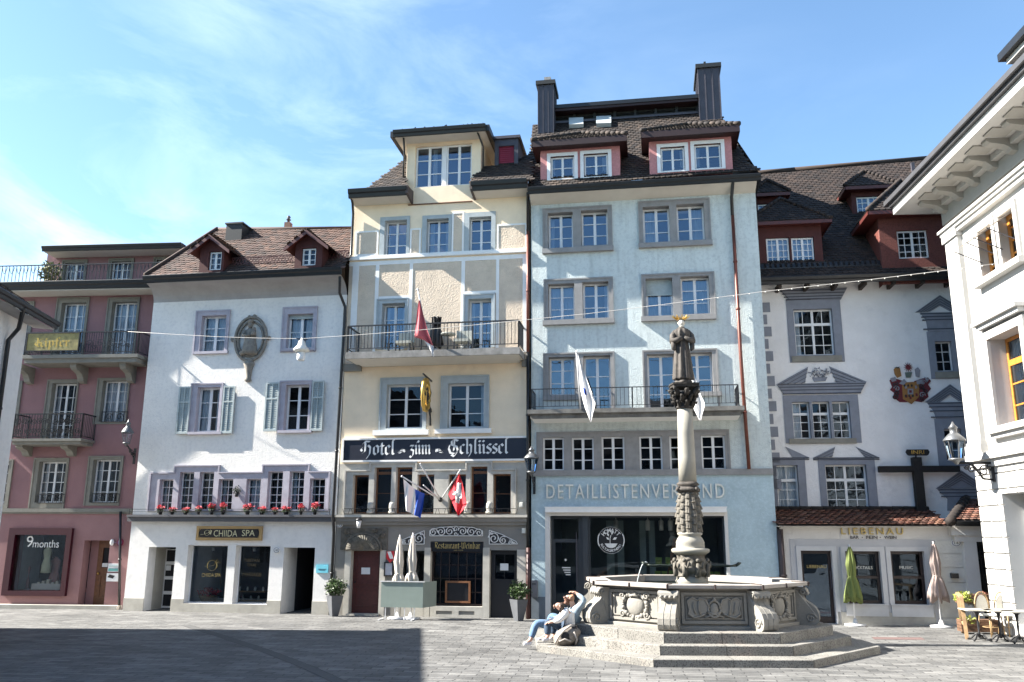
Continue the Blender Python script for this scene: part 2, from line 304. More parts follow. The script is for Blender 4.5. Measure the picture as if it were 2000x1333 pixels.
# ---------------- generic builders ----------------
def rect_in(r,l,t=None,rr=None,b=None):
    t=l if t is None else t; rr=l if rr is None else rr; b=l if b is None else b
    return (r[0]+l,r[1]+b,r[2]-rr,r[3]-t)
def grow(r,e=.012): return (r[0]-e,r[1]-e,r[2]+e,r[3]+e)
def curtain_mb(u0,u1,z0,z1,d,amp=.02,per=.11):
    mb=MB(); n=max(3,int((u1-u0)/per*4)); pts=[(u0+(u1-u0)*i/n,d+amp*math.sin(i*PI/2+.4)*random.uniform(.6,1.2)) for i in range(n+1)]
    for (a,e),(b,f) in zip(pts,pts[1:]): mb.poly([(a,e,z0),(b,f,z0),(b,f,z1),(a,e,z1)],0,sm=True)
    return mb
def win(par,r,d=0.,rec=.17,leafs=2,cols=1,rows=3,fm=None,fw=.055,mw=.028,glass=None,name='window',sill=None,smat=None,curt=None,trans=None,blind=None,label=None):
    """casement window in opening r=(u0,z0,u1,z1); returns hole"""
    fm=fm or m_white; u0,z0,u1,z1=r; g=glass or GLASS; D=d+rec
    if curt is None and g is GLASS and not blind and random.random()<.55:
        k_=random.choice((0,1,2)); c1=random.uniform(.12,.3); curt=[[(0.05,c1)],[(1-c1,.95)],[(.04,c1),(1-c1*.8,.96)]][k_]
    bars=[(u0,z0,u0+fw,z1),(u1-fw,z0,u1,z1),(u0,z0,u1,z0+fw),(u0,z1-fw,u1,z1)]; W=(u1-u0)/leafs
    for i in range(1,leafs): bars.append((u0+W*i-fw*.75,z0,u0+W*i+fw*.75,z1))
    zt=z1
    if trans: zt=z0+(z1-z0)*trans; bars.append((u0,zt-fw*.9,u1,zt+fw*.9))
    mb=MB(); mb.plate(bars,[],D,D+.05); mu=[]
    for i in range(leafs):
        for k in range(1,cols): x=u0+W*i+W*k/cols; mu.append((x-mw/2,z0+fw,x+mw/2,z1-fw))
    for k in range(1,rows): z=z0+(zt-z0)*k/rows; mu.append((u0+fw,z-mw/2,u1-fw,z+mw/2))
    if mu: mb.plate(mu,bars,D+.012,D+.04)
    o=mb.build(name,fm,par,label)
    p=MB(); p.poly([(u0,D+.03,z0),(u1,D+.03,z0),(u1,D+.03,z1),(u0,D+.03,z1)]); p.build('pane',g,o)
    if curt:
        for a,b in curt: curtain_mb(u0+(u1-u0)*a,u0+(u1-u0)*b,z0+.04,z1-.04,D+.14).build('curtain',m_curt,o)
    if sill:   # (overhang, height, proud)
        s=MB(); s.box(u0-sill[0],u1+sill[0],d-sill[2],d+rec,z0-sill[1],z0-.001); s.build('sill',smat or m_sgrey,o)
    if blind:
        s=MB(); zb=z1-(z1-z0)*blind; k=int((z1-zb)/.05)
        for i in range(k): z=z1-(z1-zb)*(i+1)/k; s.box(u0+.01,u1-.01,D-.05,D-.03+.008*(i%2),z,z+.05*(z1-zb)/k/.05*.93)
        s.build('blind',m_shut if fm is m_white else m_white,o)
    return grow(r)
def surround(par,rects,holes,m,d=0.,proud=.05,inn=.17,name='window_surround',mould=True):
    mb=MB(); mb.plate(rects,holes,d-proud,d+inn-.005)
    if mould and len(rects)==1:
        a,b,c,e=rects[0]; t=.05
        mb.plate([rects[0]],[(a+t,b-1,c-t,e-t)],d-proud-.025,d-proud+.001)
    return mb.build(name,m,par)
def wall(par,rects,holes,m,depth=7.,th=.35,name='wall',d0=0.,back=True):
    mb=MB(); mb.plate(rects,holes,d0,d0+th)
    u0=min(r[0] for r in rects)+.004;u1=max(r[2] for r in rects)-.004;z1=max(r[3] for r in rects);z0=min(r[1] for r in rects)
    if back:
        for u in(u0,u1): mb.poly([(u,d0+th,z0),(u,depth,z0),(u,depth,z1),(u,d0+th,z1)])
        mb.poly([(u0,depth,z0),(u1,depth,z0),(u1,depth,z1),(u0,depth,z1)])
    return mb.build(name,m,par)
def room(par,u0,u1,z0,z1,d=1.2,m=None):
    mb=MB(); mb.poly([(u0,d,z0),(u1,d,z0),(u1,d,z1),(u0,d,z1)]); return mb.build('dark_interior',m or m_dark,par)
def text_mesh(s,font_w=1.,bold=.0,shear=0.,spacing=1.):
    c=bpy.data.curves.new('t','FONT'); c.body=s; c.offset=bold; c.shear=shear; c.space_character=spacing; c.extrude=.0; c.resolution_u=3
    o=bpy.data.objects.new('t',c); COL.objects.link(o); bpy.context.view_layer.update()
    me=bpy.data.meshes.new_from_object(o.evaluated_get(bpy.context.evaluated_depsgraph_get()))
    vs=[v.co.copy() for v in me.vertices]; fs=[tuple(p.vertices) for p in me.polygons]
    bpy.data.objects.remove(o); bpy.data.curves.remove(c); bpy.data.meshes.remove(me); return vs,fs
def text_mb(s,u0,u1,z0,z1,d,mb=None,mi=0,fit=True,th=.0,**kw):
    vs,fs=text_mesh(s,**kw); mb=mb or MB()
    x0=min(v.x for v in vs);x1=max(v.x for v in vs);y0=min(v.y for v in vs);y1=max(v.y for v in vs)
    sx=(u1-u0)/(x1-x0); sz=(z1-z0)/(y1-y0) if fit else sx
    V=[(u0+(v.x-x0)*sx,d,z0+(v.y-y0)*sz) for v in vs]; mb.faces(V,fs,mi)
    if th:   # side walls from boundary edges
        from collections import Counter
        c=Counter(tuple(sorted((f[i],f[(i+1)%len(f)]))) for f in fs for i in range(len(f)))
        for (a,b),k in c.items():
            if k==1: mb.poly([V[a],V[b],(V[b][0],d+th,V[b][2]),(V[a][0],d+th,V[a][2])],mi)
    return mb
# broad-nib blackletter strokes
def _mn(x): return [(x-.11,.98),(x,.87),(x,.13),(x+.11,.02)]
BL={'i':(.42,[_mn(.2),[(.15,1.35),(.27,1.25)]]),'u':(.82,[_mn(.2),_mn(.6)]),'m':(1.22,[_mn(.2),_mn(.6),_mn(1.0),[(.2,.8),(.5,.98)],[(.6,.8),(.9,.98)]]),'n':(.82,[_mn(.2),_mn(.6),[(.2,.8),(.5,.98)]]),
'o':(.72,[[(.38,1.02),(.14,.84),(.14,.18),(.34,0)],[(.38,1.02),(.58,.84),(.58,.2),(.34,0)]]),'e':(.62,[[(.36,1.02),(.14,.84),(.14,.18),(.34,0),(.52,.14)],[(.36,1.02),(.54,.8),(.2,.5)]]),
't':(.5,[[(.22,1.3),(.22,.14),(.38,0)],[(.02,.95),(.44,.95)]]),'l':(.46,[[(.3,1.75),(.2,1.5),(.2,.14),(.34,0)],[(.3,1.75),(.42,1.6)]]),'h':(.82,[[(.1,1.62),(.2,1.5),(.2,.1),(.3,0)],[(.2,.82),(.45,1.02),(.62,.84),(.6,.1),(.4,-.28)]]),
's':(.6,[[(.52,.92),(.32,1.02),(.14,.82),(.14,.68),(.5,.42),(.5,.2),(.32,0),(.08,.12)]]),'c':(.6,[[(.52,.9),(.34,1.02),(.14,.84),(.14,.18),(.34,0),(.52,.14)]]),'z':(.62,[[(.08,.95),(.5,.95),(.18,.55),(.5,.4),(.45,-.1),(.25,-.35),(.05,-.2)]]),
'a':(.72,[[(.12,.86),(.32,1.02),(.5,.85),(.5,.14),(.64,0)],[(.5,.55),(.14,.4),(.14,.14),(.3,0),(.5,.16)]]),'r':(.55,[_mn(.2),[(.2,.82),(.36,1.0),(.52,.86)]]),'p':(.78,[[(.08,1.0),(.2,.88),(.2,-.5)],[(.2,.84),(.42,1.02),(.6,.84),(.6,.2),(.4,0),(.2,.1)]]),
'f':(.5,[[(.56,1.4),(.4,1.6),(.22,1.4),(.22,-.1)],[(.02,.95),(.44,.95)]]),'b':(.76,[[(.1,1.62),(.2,1.5),(.2,.12),(.38,0),(.58,.2),(.58,.84),(.42,1.0),(.2,.86)]]),
'H':(1.05,[[(.02,1.2),(.25,1.5),(.32,1.1),(.28,.35),(.02,.15)],[(.32,.8),(.58,1.05),(.82,.8),(.78,.1),(.5,-.4)],[(.25,1.5),(.75,1.45)],[(.02,.8),(-.15,.6),(.0,.4)]]),
'S':(1.1,[[(.95,1.4),(.6,1.6),(.3,1.4),(.35,1.0),(.85,.75),(.95,.35),(.6,0),(.2,.1)],[(.15,1.0),(.02,.6),(.2,.1)],[(.6,1.6),(.55,.35)],[(.9,.2),(.6,-.3),(.3,-.1)]]),
'K':(.95,[[(.05,1.5),(.2,1.4),(.2,.12),(.38,0)],[(.2,.75),(.5,1.25),(.8,1.4)],[(.3,.8),(.64,.6),(.62,.15),(.85,0)],[(.02,.8),(-.1,.5),(.1,.2)]]),
'R':(1.0,[[(.1,1.45),(.25,1.3),(.25,.2),(.05,0)],[(.15,1.45),(.55,1.5),(.78,1.25),(.7,.9),(.3,.75)],[(.42,.75),(.72,.15),(.92,0)]]),'W':(1.25,[[(.05,1.45),(.18,1.25),(.18,.2),(.38,0),(.58,.2)],[(.5,1.4),(.6,1.2),(.6,.2),(.8,0),(1.02,.2)],[(.92,1.55),(1.04,1.2),(1.04,.2)]]),
'-':(.5,[[(.05,.5),(.4,.5)]]),' ':(.55,[]),'ü':(.82,[_mn(.2),_mn(.6),[(.12,1.4),(.26,1.28)],[(.5,1.4),(.64,1.28)]]),'û':(.82,[_mn(.2),_mn(.6),[(.3,1.25),(.42,1.5),(.54,1.3)]]),
'~':(1.4,[[(.05,.25),(.4,.5),(.75,.55)],[(.2,.2),(.6,.25),(.8,.4)],[(.85,.75),(.95,.35)],[(1.05,.7),(1.15,.3)],[(.4,.6),(.75,.8)]])}
def black_mb(s,u0,u1,zb,xh,d,nib=.2,ang=42,mb=None,mi=0):
    mb=mb or MB(); W=sum(BL[c][0] for c in s); k=(u1-u0)/W; x=0; nx,nz=nib/2*math.cos(R_(ang)),nib/2*math.sin(R_(ang)); e=0
    for c in s:
        adv,st=BL[c]
        for pl in st:
            for (a,b),(p,q) in zip(pl,pl[1:]):
                P=[(a-nx,b-nz),(a+nx,b+nz),(p+nx,q+nz),(p-nx,q-nz)]; e+=1; dd=d-(e%3)*.0006
                mb.poly([(u0+(x+i)*k,dd,zb+j*xh) for i,j in P],mi)
        x+=adv
    return mb
def gutter(par,a,b,ext=.12,h=.13,name='gutter',mat_=None,lift=0):
    """half-round gutter + fascia from local point a to b (along u)"""
    mb=MB(); a=Vector(a);b=Vector(b); dv=(b-a).normalized(); o=Vector((dv.y,-dv.x,0))
    pr=[(0,.02),(0,-h*1.35),(ext*.35,-h*1.3),(ext*.55,-h*.75),(ext*.9,-h*.55),(ext*1.1,0),(ext*1.0,.02),(ext*.5,-.02)]
    for k in range(len(pr)):
        p,q=pr[k],pr[(k+1)%len(pr)]
        f=lambda c,s: c+o*s[0]+Vector((0,0,s[1]))
        mb.poly([f(a,p),f(a,q),f(b,q),f(b,p)])
    for c in(a,b): mb.poly([c+o*s[0]+Vector((0,0,s[1])) for s in pr])
    return mb.build(name,mat_ or m_metal,par)
def pipe(par,pts,r=.05,m=None,name='downpipe',rings=True):
    mb=MB(); mb.tube(pts,r,8)
    if rings:
        for i in range(len(pts)-1):
            p,q=Vector(pts[i]),Vector(pts[i+1]); n=int((q-p).length/2.2)
            for k in range(1,n+1):
                c=p.lerp(q,k/(n+1)); e=(q-p).normalized()*.03; mb.tube([c-e,c+e],r*1.3,8)
    return mb.build(name,m or m_metal,par)
def railing(mb,pts,z0,z1,gap=.12,w=.018,top=.045,posts=(),low=.08,scroll=None,mi=0):
    """pts polyline of (u,d); bars"""
    for (a,b),(c,d) in zip(pts,pts[1:]):
        mb.bar((a,b,z1),(c,d,z1),top,top*.8,mi); mb.bar((a,b,z0+low),(c,d,z0+low),top*.6,top*.5,mi); L_=math.hypot(c-a,d-b); n=max(1,int(L_/gap))
        for i in range(n+1):
            t=i/n; x,y=a+(c-a)*t,b+(d-b)*t
            if i in(0,n): mb.bar((x,y,z0),(x,y,z1),top*.9,mi=mi)
            else: mb.bar((x,y,z0+low),(x,y,z1),w,mi=mi)
def spiral(cx,cz,r,turns=1.5,a0=0.,n=18,sgn=1,r0=.15):
    return [(cx+r*(r0+(1-r0)*(1-i/n))*math.cos(a0+sgn*turns*2*PI*i/n),cz+r*(r0+(1-r0)*(1-i/n))*math.sin(a0+sgn*turns*2*PI*i/n)) for i in range(n+1)]
def ribbon(mb,pts,d,w,th=.012,mi=0):
    for i,((a,b),(c,e)) in enumerate(zip(pts,pts[1:])): mb.bar((a,d,b),(c,d,e),th,w,mi) if abs(e-b)<0 else mb.bar((a,d,b),(c,d,e),w,th,mi)
def slope_pt(F,x,y,de,ze,pit):
    t=math.tan(R_(pit)); return F.hit(x,y,(0,de,ze),(0,-t,1))
def roof(F,par,pxs,de,ze,pit,tm,tw=.19,th=.15,lift=.03,name='roof'):
    P=[slope_pt(F,x,y,de,ze,pit) for x,y in pxs]; mb=MB(); mb.tiles(P,0,tw,th,lift); return mb.build(name,[tm,m_under],par,tcol=True),P
def dormer(F,par,px,ref,kind='hip',ov=.3,rise=.7,tm=None,wm=None,cm=None,pit=42,wins=(),fasc=None,eave=.12,len_=3.,wst=None,hipf=.8,tw=.19,th=.15,df=None,sov=None,rows=3,cols=1,leafs=2,wsm=None,fm=None,curt=None):
    """px front rectangle; ref=(de,ze,pit) of the main roof"""
    xm=(px[0]+px[2])/2; P=slope_pt(F,xm,px[3],*ref); d=P.y if df is None else df
    u0,z0,u1,z1=F.px(*px,d); ex=.5 if d>.6 else .06; sov=ov if sov is None else sov
    dm=bpy.data.objects.new('dormer',None); COL.objects.link(dm); dm.parent=par; dm['off']=par['off']
    holes=[];surr=[]
    for wpx in wins:
        r=F.px(*wpx,d); holes.append(win(dm,r,d,.08,leafs,cols,rows,fw=.05,mw=.025,name='dormer_window',curt=curt,fm=fm))
        if wst: surr.append((r[0]-wst,r[1]-wst*.4,r[2]+wst,r[3]+wst))
    mb=MB(); mb.plate([(u0,z0-ex,u1,z1)],holes,d,d+.15)
    for u in(u0,u1): mb.poly([(u,d+.0,z0-ex),(u,d+len_,z0-ex),(u,d+len_,z1),(u,d,z1)],1)
    mb.poly([(u0,d+.9,z0-ex),(u1,d+.9,z0-ex),(u1,d+.9,z1),(u0,d+.9,z1)],2)
    if kind=='gable':
        zm=z1+(u1-u0)/2*math.tan(R_(pit)); mb.poly([(u0,d,z1),(u1,d,z1),((u0+u1)/2,d,zm)])
    mb.build('dormer_wall',[wm,cm or wm,m_dark],dm)
    for s in surr:
        q=MB(); q.plate([s],[h for h in holes if h[0]>s[0] and h[2]<s[2]],d-.03,d+.07); q.build('window_surround',wsm or m_white,dm)
    a,b=u0-sov,u1+sov; f=d-ov; um=(u0+u1)/2; rb=MB(); B=d+len_
    if kind=='gable':
        dz=sov*math.tan(R_(pit)); zr=z1+(um-u0)*math.tan(R_(pit))+.05; ze=z1-dz+.05
        rb.tiles([(a,B,ze),(a,f,ze),(um,f,zr),(um,B,zr)],0,tw,th); rb.tiles([(b,f,ze),(b,B,ze),(um,B,zr),(um,f,zr)],0,tw,th)
        rb.build('dormer_roof',[tm,m_under],dm,tcol=True); q=MB()
        for e,g in((a,1),(b,-1)):
            for y in(f-.01,):
                q.prism([(e,ze-.14),(e,ze-.02),(um,zr-.02),(um,zr-.16)],y,y+.05,0)
            q.poly([(e,f,ze-.03),(e,B,ze-.03),(um,B,zr-.03),(um,f,zr-.03)],0)
        q.build('barge_board',fasc or wm,dm)
    else:
        ze=z1+eave; zr=ze+rise; y2=f+(um-a)*hipf
        if kind=='hip':
            rb.tiles([(a,f,ze),(b,f,ze),(um+.01,y2,zr),(um-.01,y2,zr)],0,tw,th)
            rb.tiles([(a,B,ze),(a,f,ze),(um,y2,zr),(um,B,zr)],0,tw,th); rb.tiles([(b,f,ze),(b,B,ze),(um,B,zr),(um,y2,zr)],0,tw,th)
            for e in(a,b):
                n=9
                for i in range(n):
                    p=Vector((e,f,ze+.04)).lerp(Vector((um,y2,zr+.05)),i/n); p2=Vector((e,f,ze+.04)).lerp(Vector((um,y2,zr+.05)),(i+1.12)/n); rb.t_=0; k0=len(rb.f); rb.tube([p,p2],[.085,.065],6,0)
                    t=random.random()
                    for k in range(k0,len(rb.f)): rb.t[k]=t
        else:
            rb.tiles([(a,f,ze),(b,f,ze),(b,B,ze+rise),(a,B,ze+rise)],0,tw,th)
        rb.build('dormer_roof',[tm,m_under],dm,tcol=True)
        q=MB(); q.box(a+.02,b-.02,f+.03,B,ze-eave-.005,ze-.03) ; q.box(a,b,f-.0,f+.03,ze-eave-.03,ze-.01)
        for e in(a,b): q.box(min(e,e),e+.03 if e==a else e+.001,f,B,ze-eave-.03,ze-.01) if e==a else q.box(e-.03,e,f+.03,B,ze-eave-.03,ze-.01)
        q.build('eave_board',fasc or wm,dm)
    return dm,d,(u0,z0,u1,z1)
# ---------------- ground ----------------
def paving():
    m=bpy.data.materials.new('stone_paving'); m.use_nodes=True; n=m.node_tree.nodes; l=m.node_tree.links; b=n['Principled BSDF']
    t=n.new('ShaderNodeTexCoord'); mp=n.new('ShaderNodeMapping'); mp.inputs['Rotation'].default_value=(0,0,R_(8)); l.new(t.outputs['Object'],mp.inputs[0])
    wz=n.new('ShaderNodeTexNoise'); wz.inputs['Scale'].default_value=.8; l.new(mp.outputs[0],wz.inputs['Vector'])
    ad=n.new('ShaderNodeVectorMath'); ad.operation='MULTIPLY_ADD'; l.new(wz.outputs['Color'],ad.inputs[0]); ad.inputs[1].default_value=(.3,.2,0); l.new(mp.outputs[0],ad.inputs[2])
    br=n.new('ShaderNodeTexBrick'); br.inputs['Scale'].default_value=1; br.inputs['Mortar Size'].default_value=.011; br.inputs['Mortar Smooth'].default_value=.3; br.inputs['Brick Width'].default_value=.52; br.inputs['Row Height'].default_value=.21; br.offset=.43
    br.inputs['Color1'].default_value=(.075,.075,.074,1); br.inputs['Color2'].default_value=(.15,.148,.142,1); br.inputs['Mortar'].default_value=(.035,.035,.035,1); br.inputs['Bias'].default_value=.1; l.new(ad.outputs[0],br.inputs['Vector'])
    z=n.new('ShaderNodeTexNoise'); z.inputs['Scale'].default_value=1.2; z.inputs['Detail'].default_value=9; z.inputs['Roughness'].default_value=.7; l.new(t.outputs['Object'],z.inputs['Vector'])
    r=n.new('ShaderNodeMapRange'); r.inputs[1].default_value=.3; r.inputs[2].default_value=.7; r.inputs[3].default_value=.62; r.inputs[4].default_value=1.35; l.new(z.outputs[0],r.inputs[0])
    k=n.new('ShaderNodeMix'); k.data_type='RGBA'; k.blend_type='MULTIPLY'; k.inputs[0].default_value=1; l.new(br.outputs[0],k.inputs[6]); l.new(r.outputs[0],k.inputs[7])
    z2=n.new('ShaderNodeTexNoise'); z2.inputs['Scale'].default_value=.28; z2.inputs['Detail'].default_value=7; z2.inputs['Roughness'].default_value=.6; l.new(t.outputs['Object'],z2.inputs['Vector'])
    rr=n.new('ShaderNodeMapRange'); rr.inputs[1].default_value=.35; rr.inputs[2].default_value=.65; rr.inputs[3].default_value=.8; rr.inputs[4].default_value=1.15; l.new(z2.outputs[0],rr.inputs[0])
    k2=n.new('ShaderNodeMix'); k2.data_type='RGBA'; k2.blend_type='MULTIPLY'; k2.inputs[0].default_value=1; l.new(k.outputs[2],k2.inputs[6]); l.new(rr.outputs[0],k2.inputs[7])
    z3=n.new('ShaderNodeTexVoronoi'); z3.inputs['Scale'].default_value=1.7; l.new(t.outputs['Object'],z3.inputs['Vector']); r3_=n.new('ShaderNodeMapRange'); r3_.inputs[1].default_value=.03; r3_.inputs[2].default_value=.06; r3_.inputs[3].default_value=.55; r3_.inputs[4].default_value=1; l.new(z3.outputs['Distance'],r3_.inputs[0])
    k3=n.new('ShaderNodeMix'); k3.data_type='RGBA'; k3.blend_type='MULTIPLY'; k3.inputs[0].default_value=1; l.new(k2.outputs[2],k3.inputs[6]); l.new(r3_.outputs[0],k3.inputs[7]); l.new(k3.outputs[2],b.inputs['Base Color'])
    f=n.new('ShaderNodeTexNoise'); f.inputs['Scale'].default_value=14; f.inputs['Detail'].default_value=6; l.new(t.outputs['Object'],f.inputs['Vector'])
    a=n.new('ShaderNodeMath'); a.operation='MULTIPLY_ADD'; l.new(br.outputs['Fac'],a.inputs[0]); a.inputs[1].default_value=-.6; l.new(f.outputs[0],a.inputs[2])
    bp=n.new('ShaderNodeBump'); bp.inputs['Distance'].default_value=.012; l.new(a.outputs[0],bp.inputs['Height']); l.new(bp.outputs[0],b.inputs['Normal']); b.inputs['Roughness'].default_value=.72
    return m
m_pave=paving()
g=MB(); g.poly([(-300,-300,0),(300,-300,0),(300,400,0),(-300,400,0)]); g.build('square_paving',m_pave,kind='structure')
# drainage channel curving over the square
g=MB(); cp=[ground(x,y,.004) for x,y in((362,1221),(430,1242),(520,1272),(600,1303),(672,1336),(800,1400))]
for p,q in zip(cp,cp[1:]):
    dv=(q-p).normalized(); o=Vector((-dv.y,dv.x,0))
    for a,b,m_,e in((-.13,-.115,0,0),(-.115,.115,1,-.002),(.115,.13,0,0)): g.poly([p+o*a+Vector((0,0,e)),q+o*a+Vector((0,0,e)),q+o*b+Vector((0,0,e)),p+o*b+Vector((0,0,e))],m_)
g.build('drain_channel',[mat('channel_edge',(.035,.035,.035),.8),mat('channel_stone',(.085,.085,.083),.8,vs=6)],kind='structure')
# ---------------- frames of the facades ----------------
FP=Fr(ground(235,1190),4.8); FR=Fr(ground(640,1201),9.27); FL=Fr(ground(1640,1220),7.5); FA=Fr(ground(1943,1235),93.9)
c_=at(20,880,24.2); FW=Fr((c_.x,c_.y,0),-96)
def house(F,label,u,cat='house',name='town_house'): return thing(name,label,cat,F,(u,0,0))
def guard(F,par,px,d=-.06,n=7,scrolls=True,name='window_guard'):
    r=F.px(*px,d); mb=MB(); mb.bar((r[0],d,r[3]),(r[2],d,r[3]),.03); mb.bar((r[0],d,r[1]),(r[2],d,r[1]),.02)
    for i in range(n+1): x=r[0]+(r[2]-r[0])*i/n; mb.bar((x,d,r[1]),(x,d,r[3]),.014)
    if scrolls:
        for k in(.3,.7): ribbon(mb,spiral(r[0]+(r[2]-r[0])*k,(r[1]+r[3])/2,(r[3]-r[1])*.4,1.3,n=12),d-.01,.014,.014)
    return mb.build(name,m_iron,par)
def corbel(mb,u,w,z,dep,h,mi=0):
    pr=[(0,0),(-dep,0),(-dep,-h*.18),(-dep*.9,-h*.34),(-dep*.72,-h*.4),(-dep*.5,-h*.5),(-dep*.36,-h*.72),(-dep*.3,-h*.9),(-dep*.12,-h),(0,-h)]
    vs=[(u-w/2,a,z+b) for a,b in pr]+[(u+w/2,a,z+b) for a,b in pr]; k=len(pr)
    mb.faces(vs,[tuple(range(k)),tuple(range(2*k-1,k-1,-1))]+[(i,i+k,(i+1)%k+k,(i+1)%k) for i in range(k)],mi)
_G=GLASS; GLASS=GLASSD
# =============== PINK HOUSE ===============
F=FP; H=house(F,'dusky pink plastered house with two iron balconies, leftmost in the row',-3); holes=[];hl=[]
up=[((106,582,170,694),(116,592,164,692)),((206,582,269,694),(215,590,264,692)),((87,742,149,858),(97,749,145,857)),((187,739,251,829),(198,744,249,824)),((62,895,131,993),(73,902,126,982)),((169,891,238,988),(179,898,232,982)),((2,590,62,694),(12,598,54,692)),((-22,745,40,832),(-10,752,33,824)),((-45,898,22,993),(-35,905,14,982))]
for i,(s,o) in enumerate(up):
    r=F.px(*o); h=win(H,r,0,.2,2,2,4,fw=.05,mw=.022,curt=[(0,.95)] if i in(0,1,3) else [(.0,.2),(.8,1)]); surround(H,[F.px(*s)],[r],m_sgrn,0,.03,.2); holes.append(h)
zl=F.z_(120,997); zt=F.z_(180,577); u0=-12.; u1=.55
wall(H,[(u0,zl,u1,zt)],holes,m_pink,8)
holes=[]
so_=F.px(27,1045,128,1154); holes.append(so_); dr=F.px(158,1056,209,1184); holes.append(dr)
wall(H,[(u0,0,u1,zl)],holes,m_pinkg,8,.4); room(H,u0+.1,u1-.1,zl+.2,zt,1.3)
mb=MB(); mb.box(u0,u1-.45,-.09,.02,zl-.07,zl+.06); mb.box(u0,u1-.45,-.05,.02,zl-.12,zl-.072); mb.build('string_course',m_sgrn,H)
# shop window box
mb=MB(); mb.plate([F.px(15,1032,138,1164)],[so_],-.14,.06); mb.build('shop_window_frame',m_burg,H)
mb=MB(); mb.poly([(so_[0],.02,so_[1]),(so_[2],.02,so_[1]),(so_[2],.02,so_[3]),(so_[0],.02,so_[3])]); sg=mb.build('shop_window_pane',SHOPG,H)
mb=MB(); a,b,c,e=so_; mb.poly([(a,.4,b),(c,.4,b),(c,1.5,b),(a,1.5,b)],1); mb.poly([(a,.4,b),(a,.4,e),(a,1.5,e),(a,1.5,b)],1); mb.poly([(c,.4,b),(c,.4,e),(c,1.5,e),(c,1.5,b)],0); mb.poly([(a,1.5,b),(c,1.5,b),(c,1.5,e),(a,1.5,e)],0); mb.poly([(a,.4,e),(c,.4,e),(c,1.5,e),(a,1.5,e)],0)
mb.build('display_niche',[m_dark,mat('display_white_board',(.55,.57,.6),.8)],H)
def zz(F,x,y,d): return F.z_(x,y,d)
nm=thing('shop_lettering','white lettering on the glass of the burgundy framed shop window','sign',F,(-2.5,.01,2.6))
text_mb('9',F.u_(51,1062),F.u_(64,1062),F.z_(57,1069),F.z_(57,1047),.01).build('lettering',m_wlet,nm)
text_mb('months',F.u_(64,1062),F.u_(115,1062),F.z_(90,1070),F.z_(90,1055),.01).build('lettering',m_wlet,nm)
# mannequins and dress
m_mann=mat('pink_dress_cloth',(.42,.24,.24),.8); m_lace=mat('pale_green_lace',(.62,.66,.5),.85)
def bust(x,y0,y1,d,mm,label,arms=False):
    u=F.u_(x,(y0+y1)/2,d); z0=F.z_(x,y1,d); z1=F.z_(x,y0,d); h=z1-z0; t=thing('mannequin',label,'mannequin',F,(u,d,z0))
    mb=MB(); mb.lathe([(.05,0),(.2*h,.02*h),(.19*h,.3*h),(.13*h,.55*h),(.17*h,.78*h),(.17*h,.88*h),(.06*h,.97*h),(.05*h,h)],(u,d,z0),14,sy=.6); mb.build('dress',mm,t); return t
bust(50,1102,1152,.9,m_mann,'headless mannequin in a dusty pink dress, left in the shop window'); bust(107,1088,1150,1.1,m_mann,'mannequin in pink dress standing at the right of the shop window'); bust(92,1068,1120,.8,m_lace,'hanging pale green lace dress in the middle of the shop window')
t=thing('display_table','low white display table with small goods in the shop window','table',F,(F.u_(95,1150,.7),.7,so_[1])); mb=MB(); u=F.u_(95,1150,.7); mb.box(u-.55,u+.5,.55,.95,so_[1],so_[1]+.2); mb.build('table_box',m_white,t); mb=MB()
for k in range(5): mb.box(u-.4+k*.17,u-.3+k*.17,.62,.75,so_[1]+.2,so_[1]+.24+.05*(k%3)); 
build_split(mb,'small_boxes',m_ivory,t)
# street door
a,b,c,e=dr; D=bpy.data.objects.new('door',None); COL.objects.link(D); D.parent=H; D['off']=H['off']
mb=MB(); l0=a+.30; mb.plate([(l0,b,c,e)],[(l0+.18,b+1.25,l0+.42,e-.25),(c-.42,b+1.25,c-.18,e-.25)],.42,.5); mb.plate([(l0+.15,b+.2,c-.15,b+1.0)],[(l0+.2,b+.25,c-.2,b+.95)],.40,.43); mb.build('door_leaf',m_brown,D)
mb=MB(); mb.poly([(l0,.47,b),(c,.47,b),(c,.47,e),(l0,.47,e)]); mb.build('door_pane',m_dark,D)
mb=MB(); mb.box(a,l0,.44,.5,b,e); mb.box(a,c,.51,.6,e-.02,e); mb.build('door_frame',m_pinkg,D)
mb=MB(); mb.ball((l0+.1,.38,b+1.05),.035); mb.build('handle',m_gold,D)
mb=MB(); mb.box(l0+.2,l0+.4,.405,.41,b+1.27,b+1.4); mb.build('paper_notice',m_white,D)
mb=MB(); mb.box(u0,.05,-.35,-.01,0,.13); mb.build('door_step',m_plinth,H)
# balconies
def slab(par,F,u0,u1,z,dep,th,m,name='balcony_slab'):
    mb=MB(); mb.box(u0,u1,-dep,0.0,z-th*.45,z); mb.box(u0+.06,u1-.06,-dep+.07,0,z-th,z-th*.45-.002); return mb
B1=bpy.data.objects.new('balcony',None); COL.objects.link(B1); B1.parent=H; B1['off']=H['off']
d=-.95; z=F.z_(160,693,d); ua=F.u_(48,690,d); ub=F.u_(268,690,d)
mb=slab(H,F,ua-.05,ub+.05,z,1.0,.28,m_sgrn); [corbel(mb,F.u_(x,720,-.4),.22,z-.28,.8,.6) for x in(50,155,250)]; mb.build('balcony_slab',m_sgrn,B1)
zt1=F.z_(180,649,d); mb=MB(); railing(mb,[(ua,0),(ua,d),(ub,d),(ub,0)],z,zt1,.085,.014)
for k in range(int((ub-ua)/.42)):
    u=ua+.25+k*.42; ribbon(mb,spiral(u,(z+zt1)/2,.16,1.4,k),d,.018,.016); ribbon(mb,spiral(u+.2,(z+zt1)/2-.12,.1,1.2,k+2,sgn=-1),d,.016,.014)
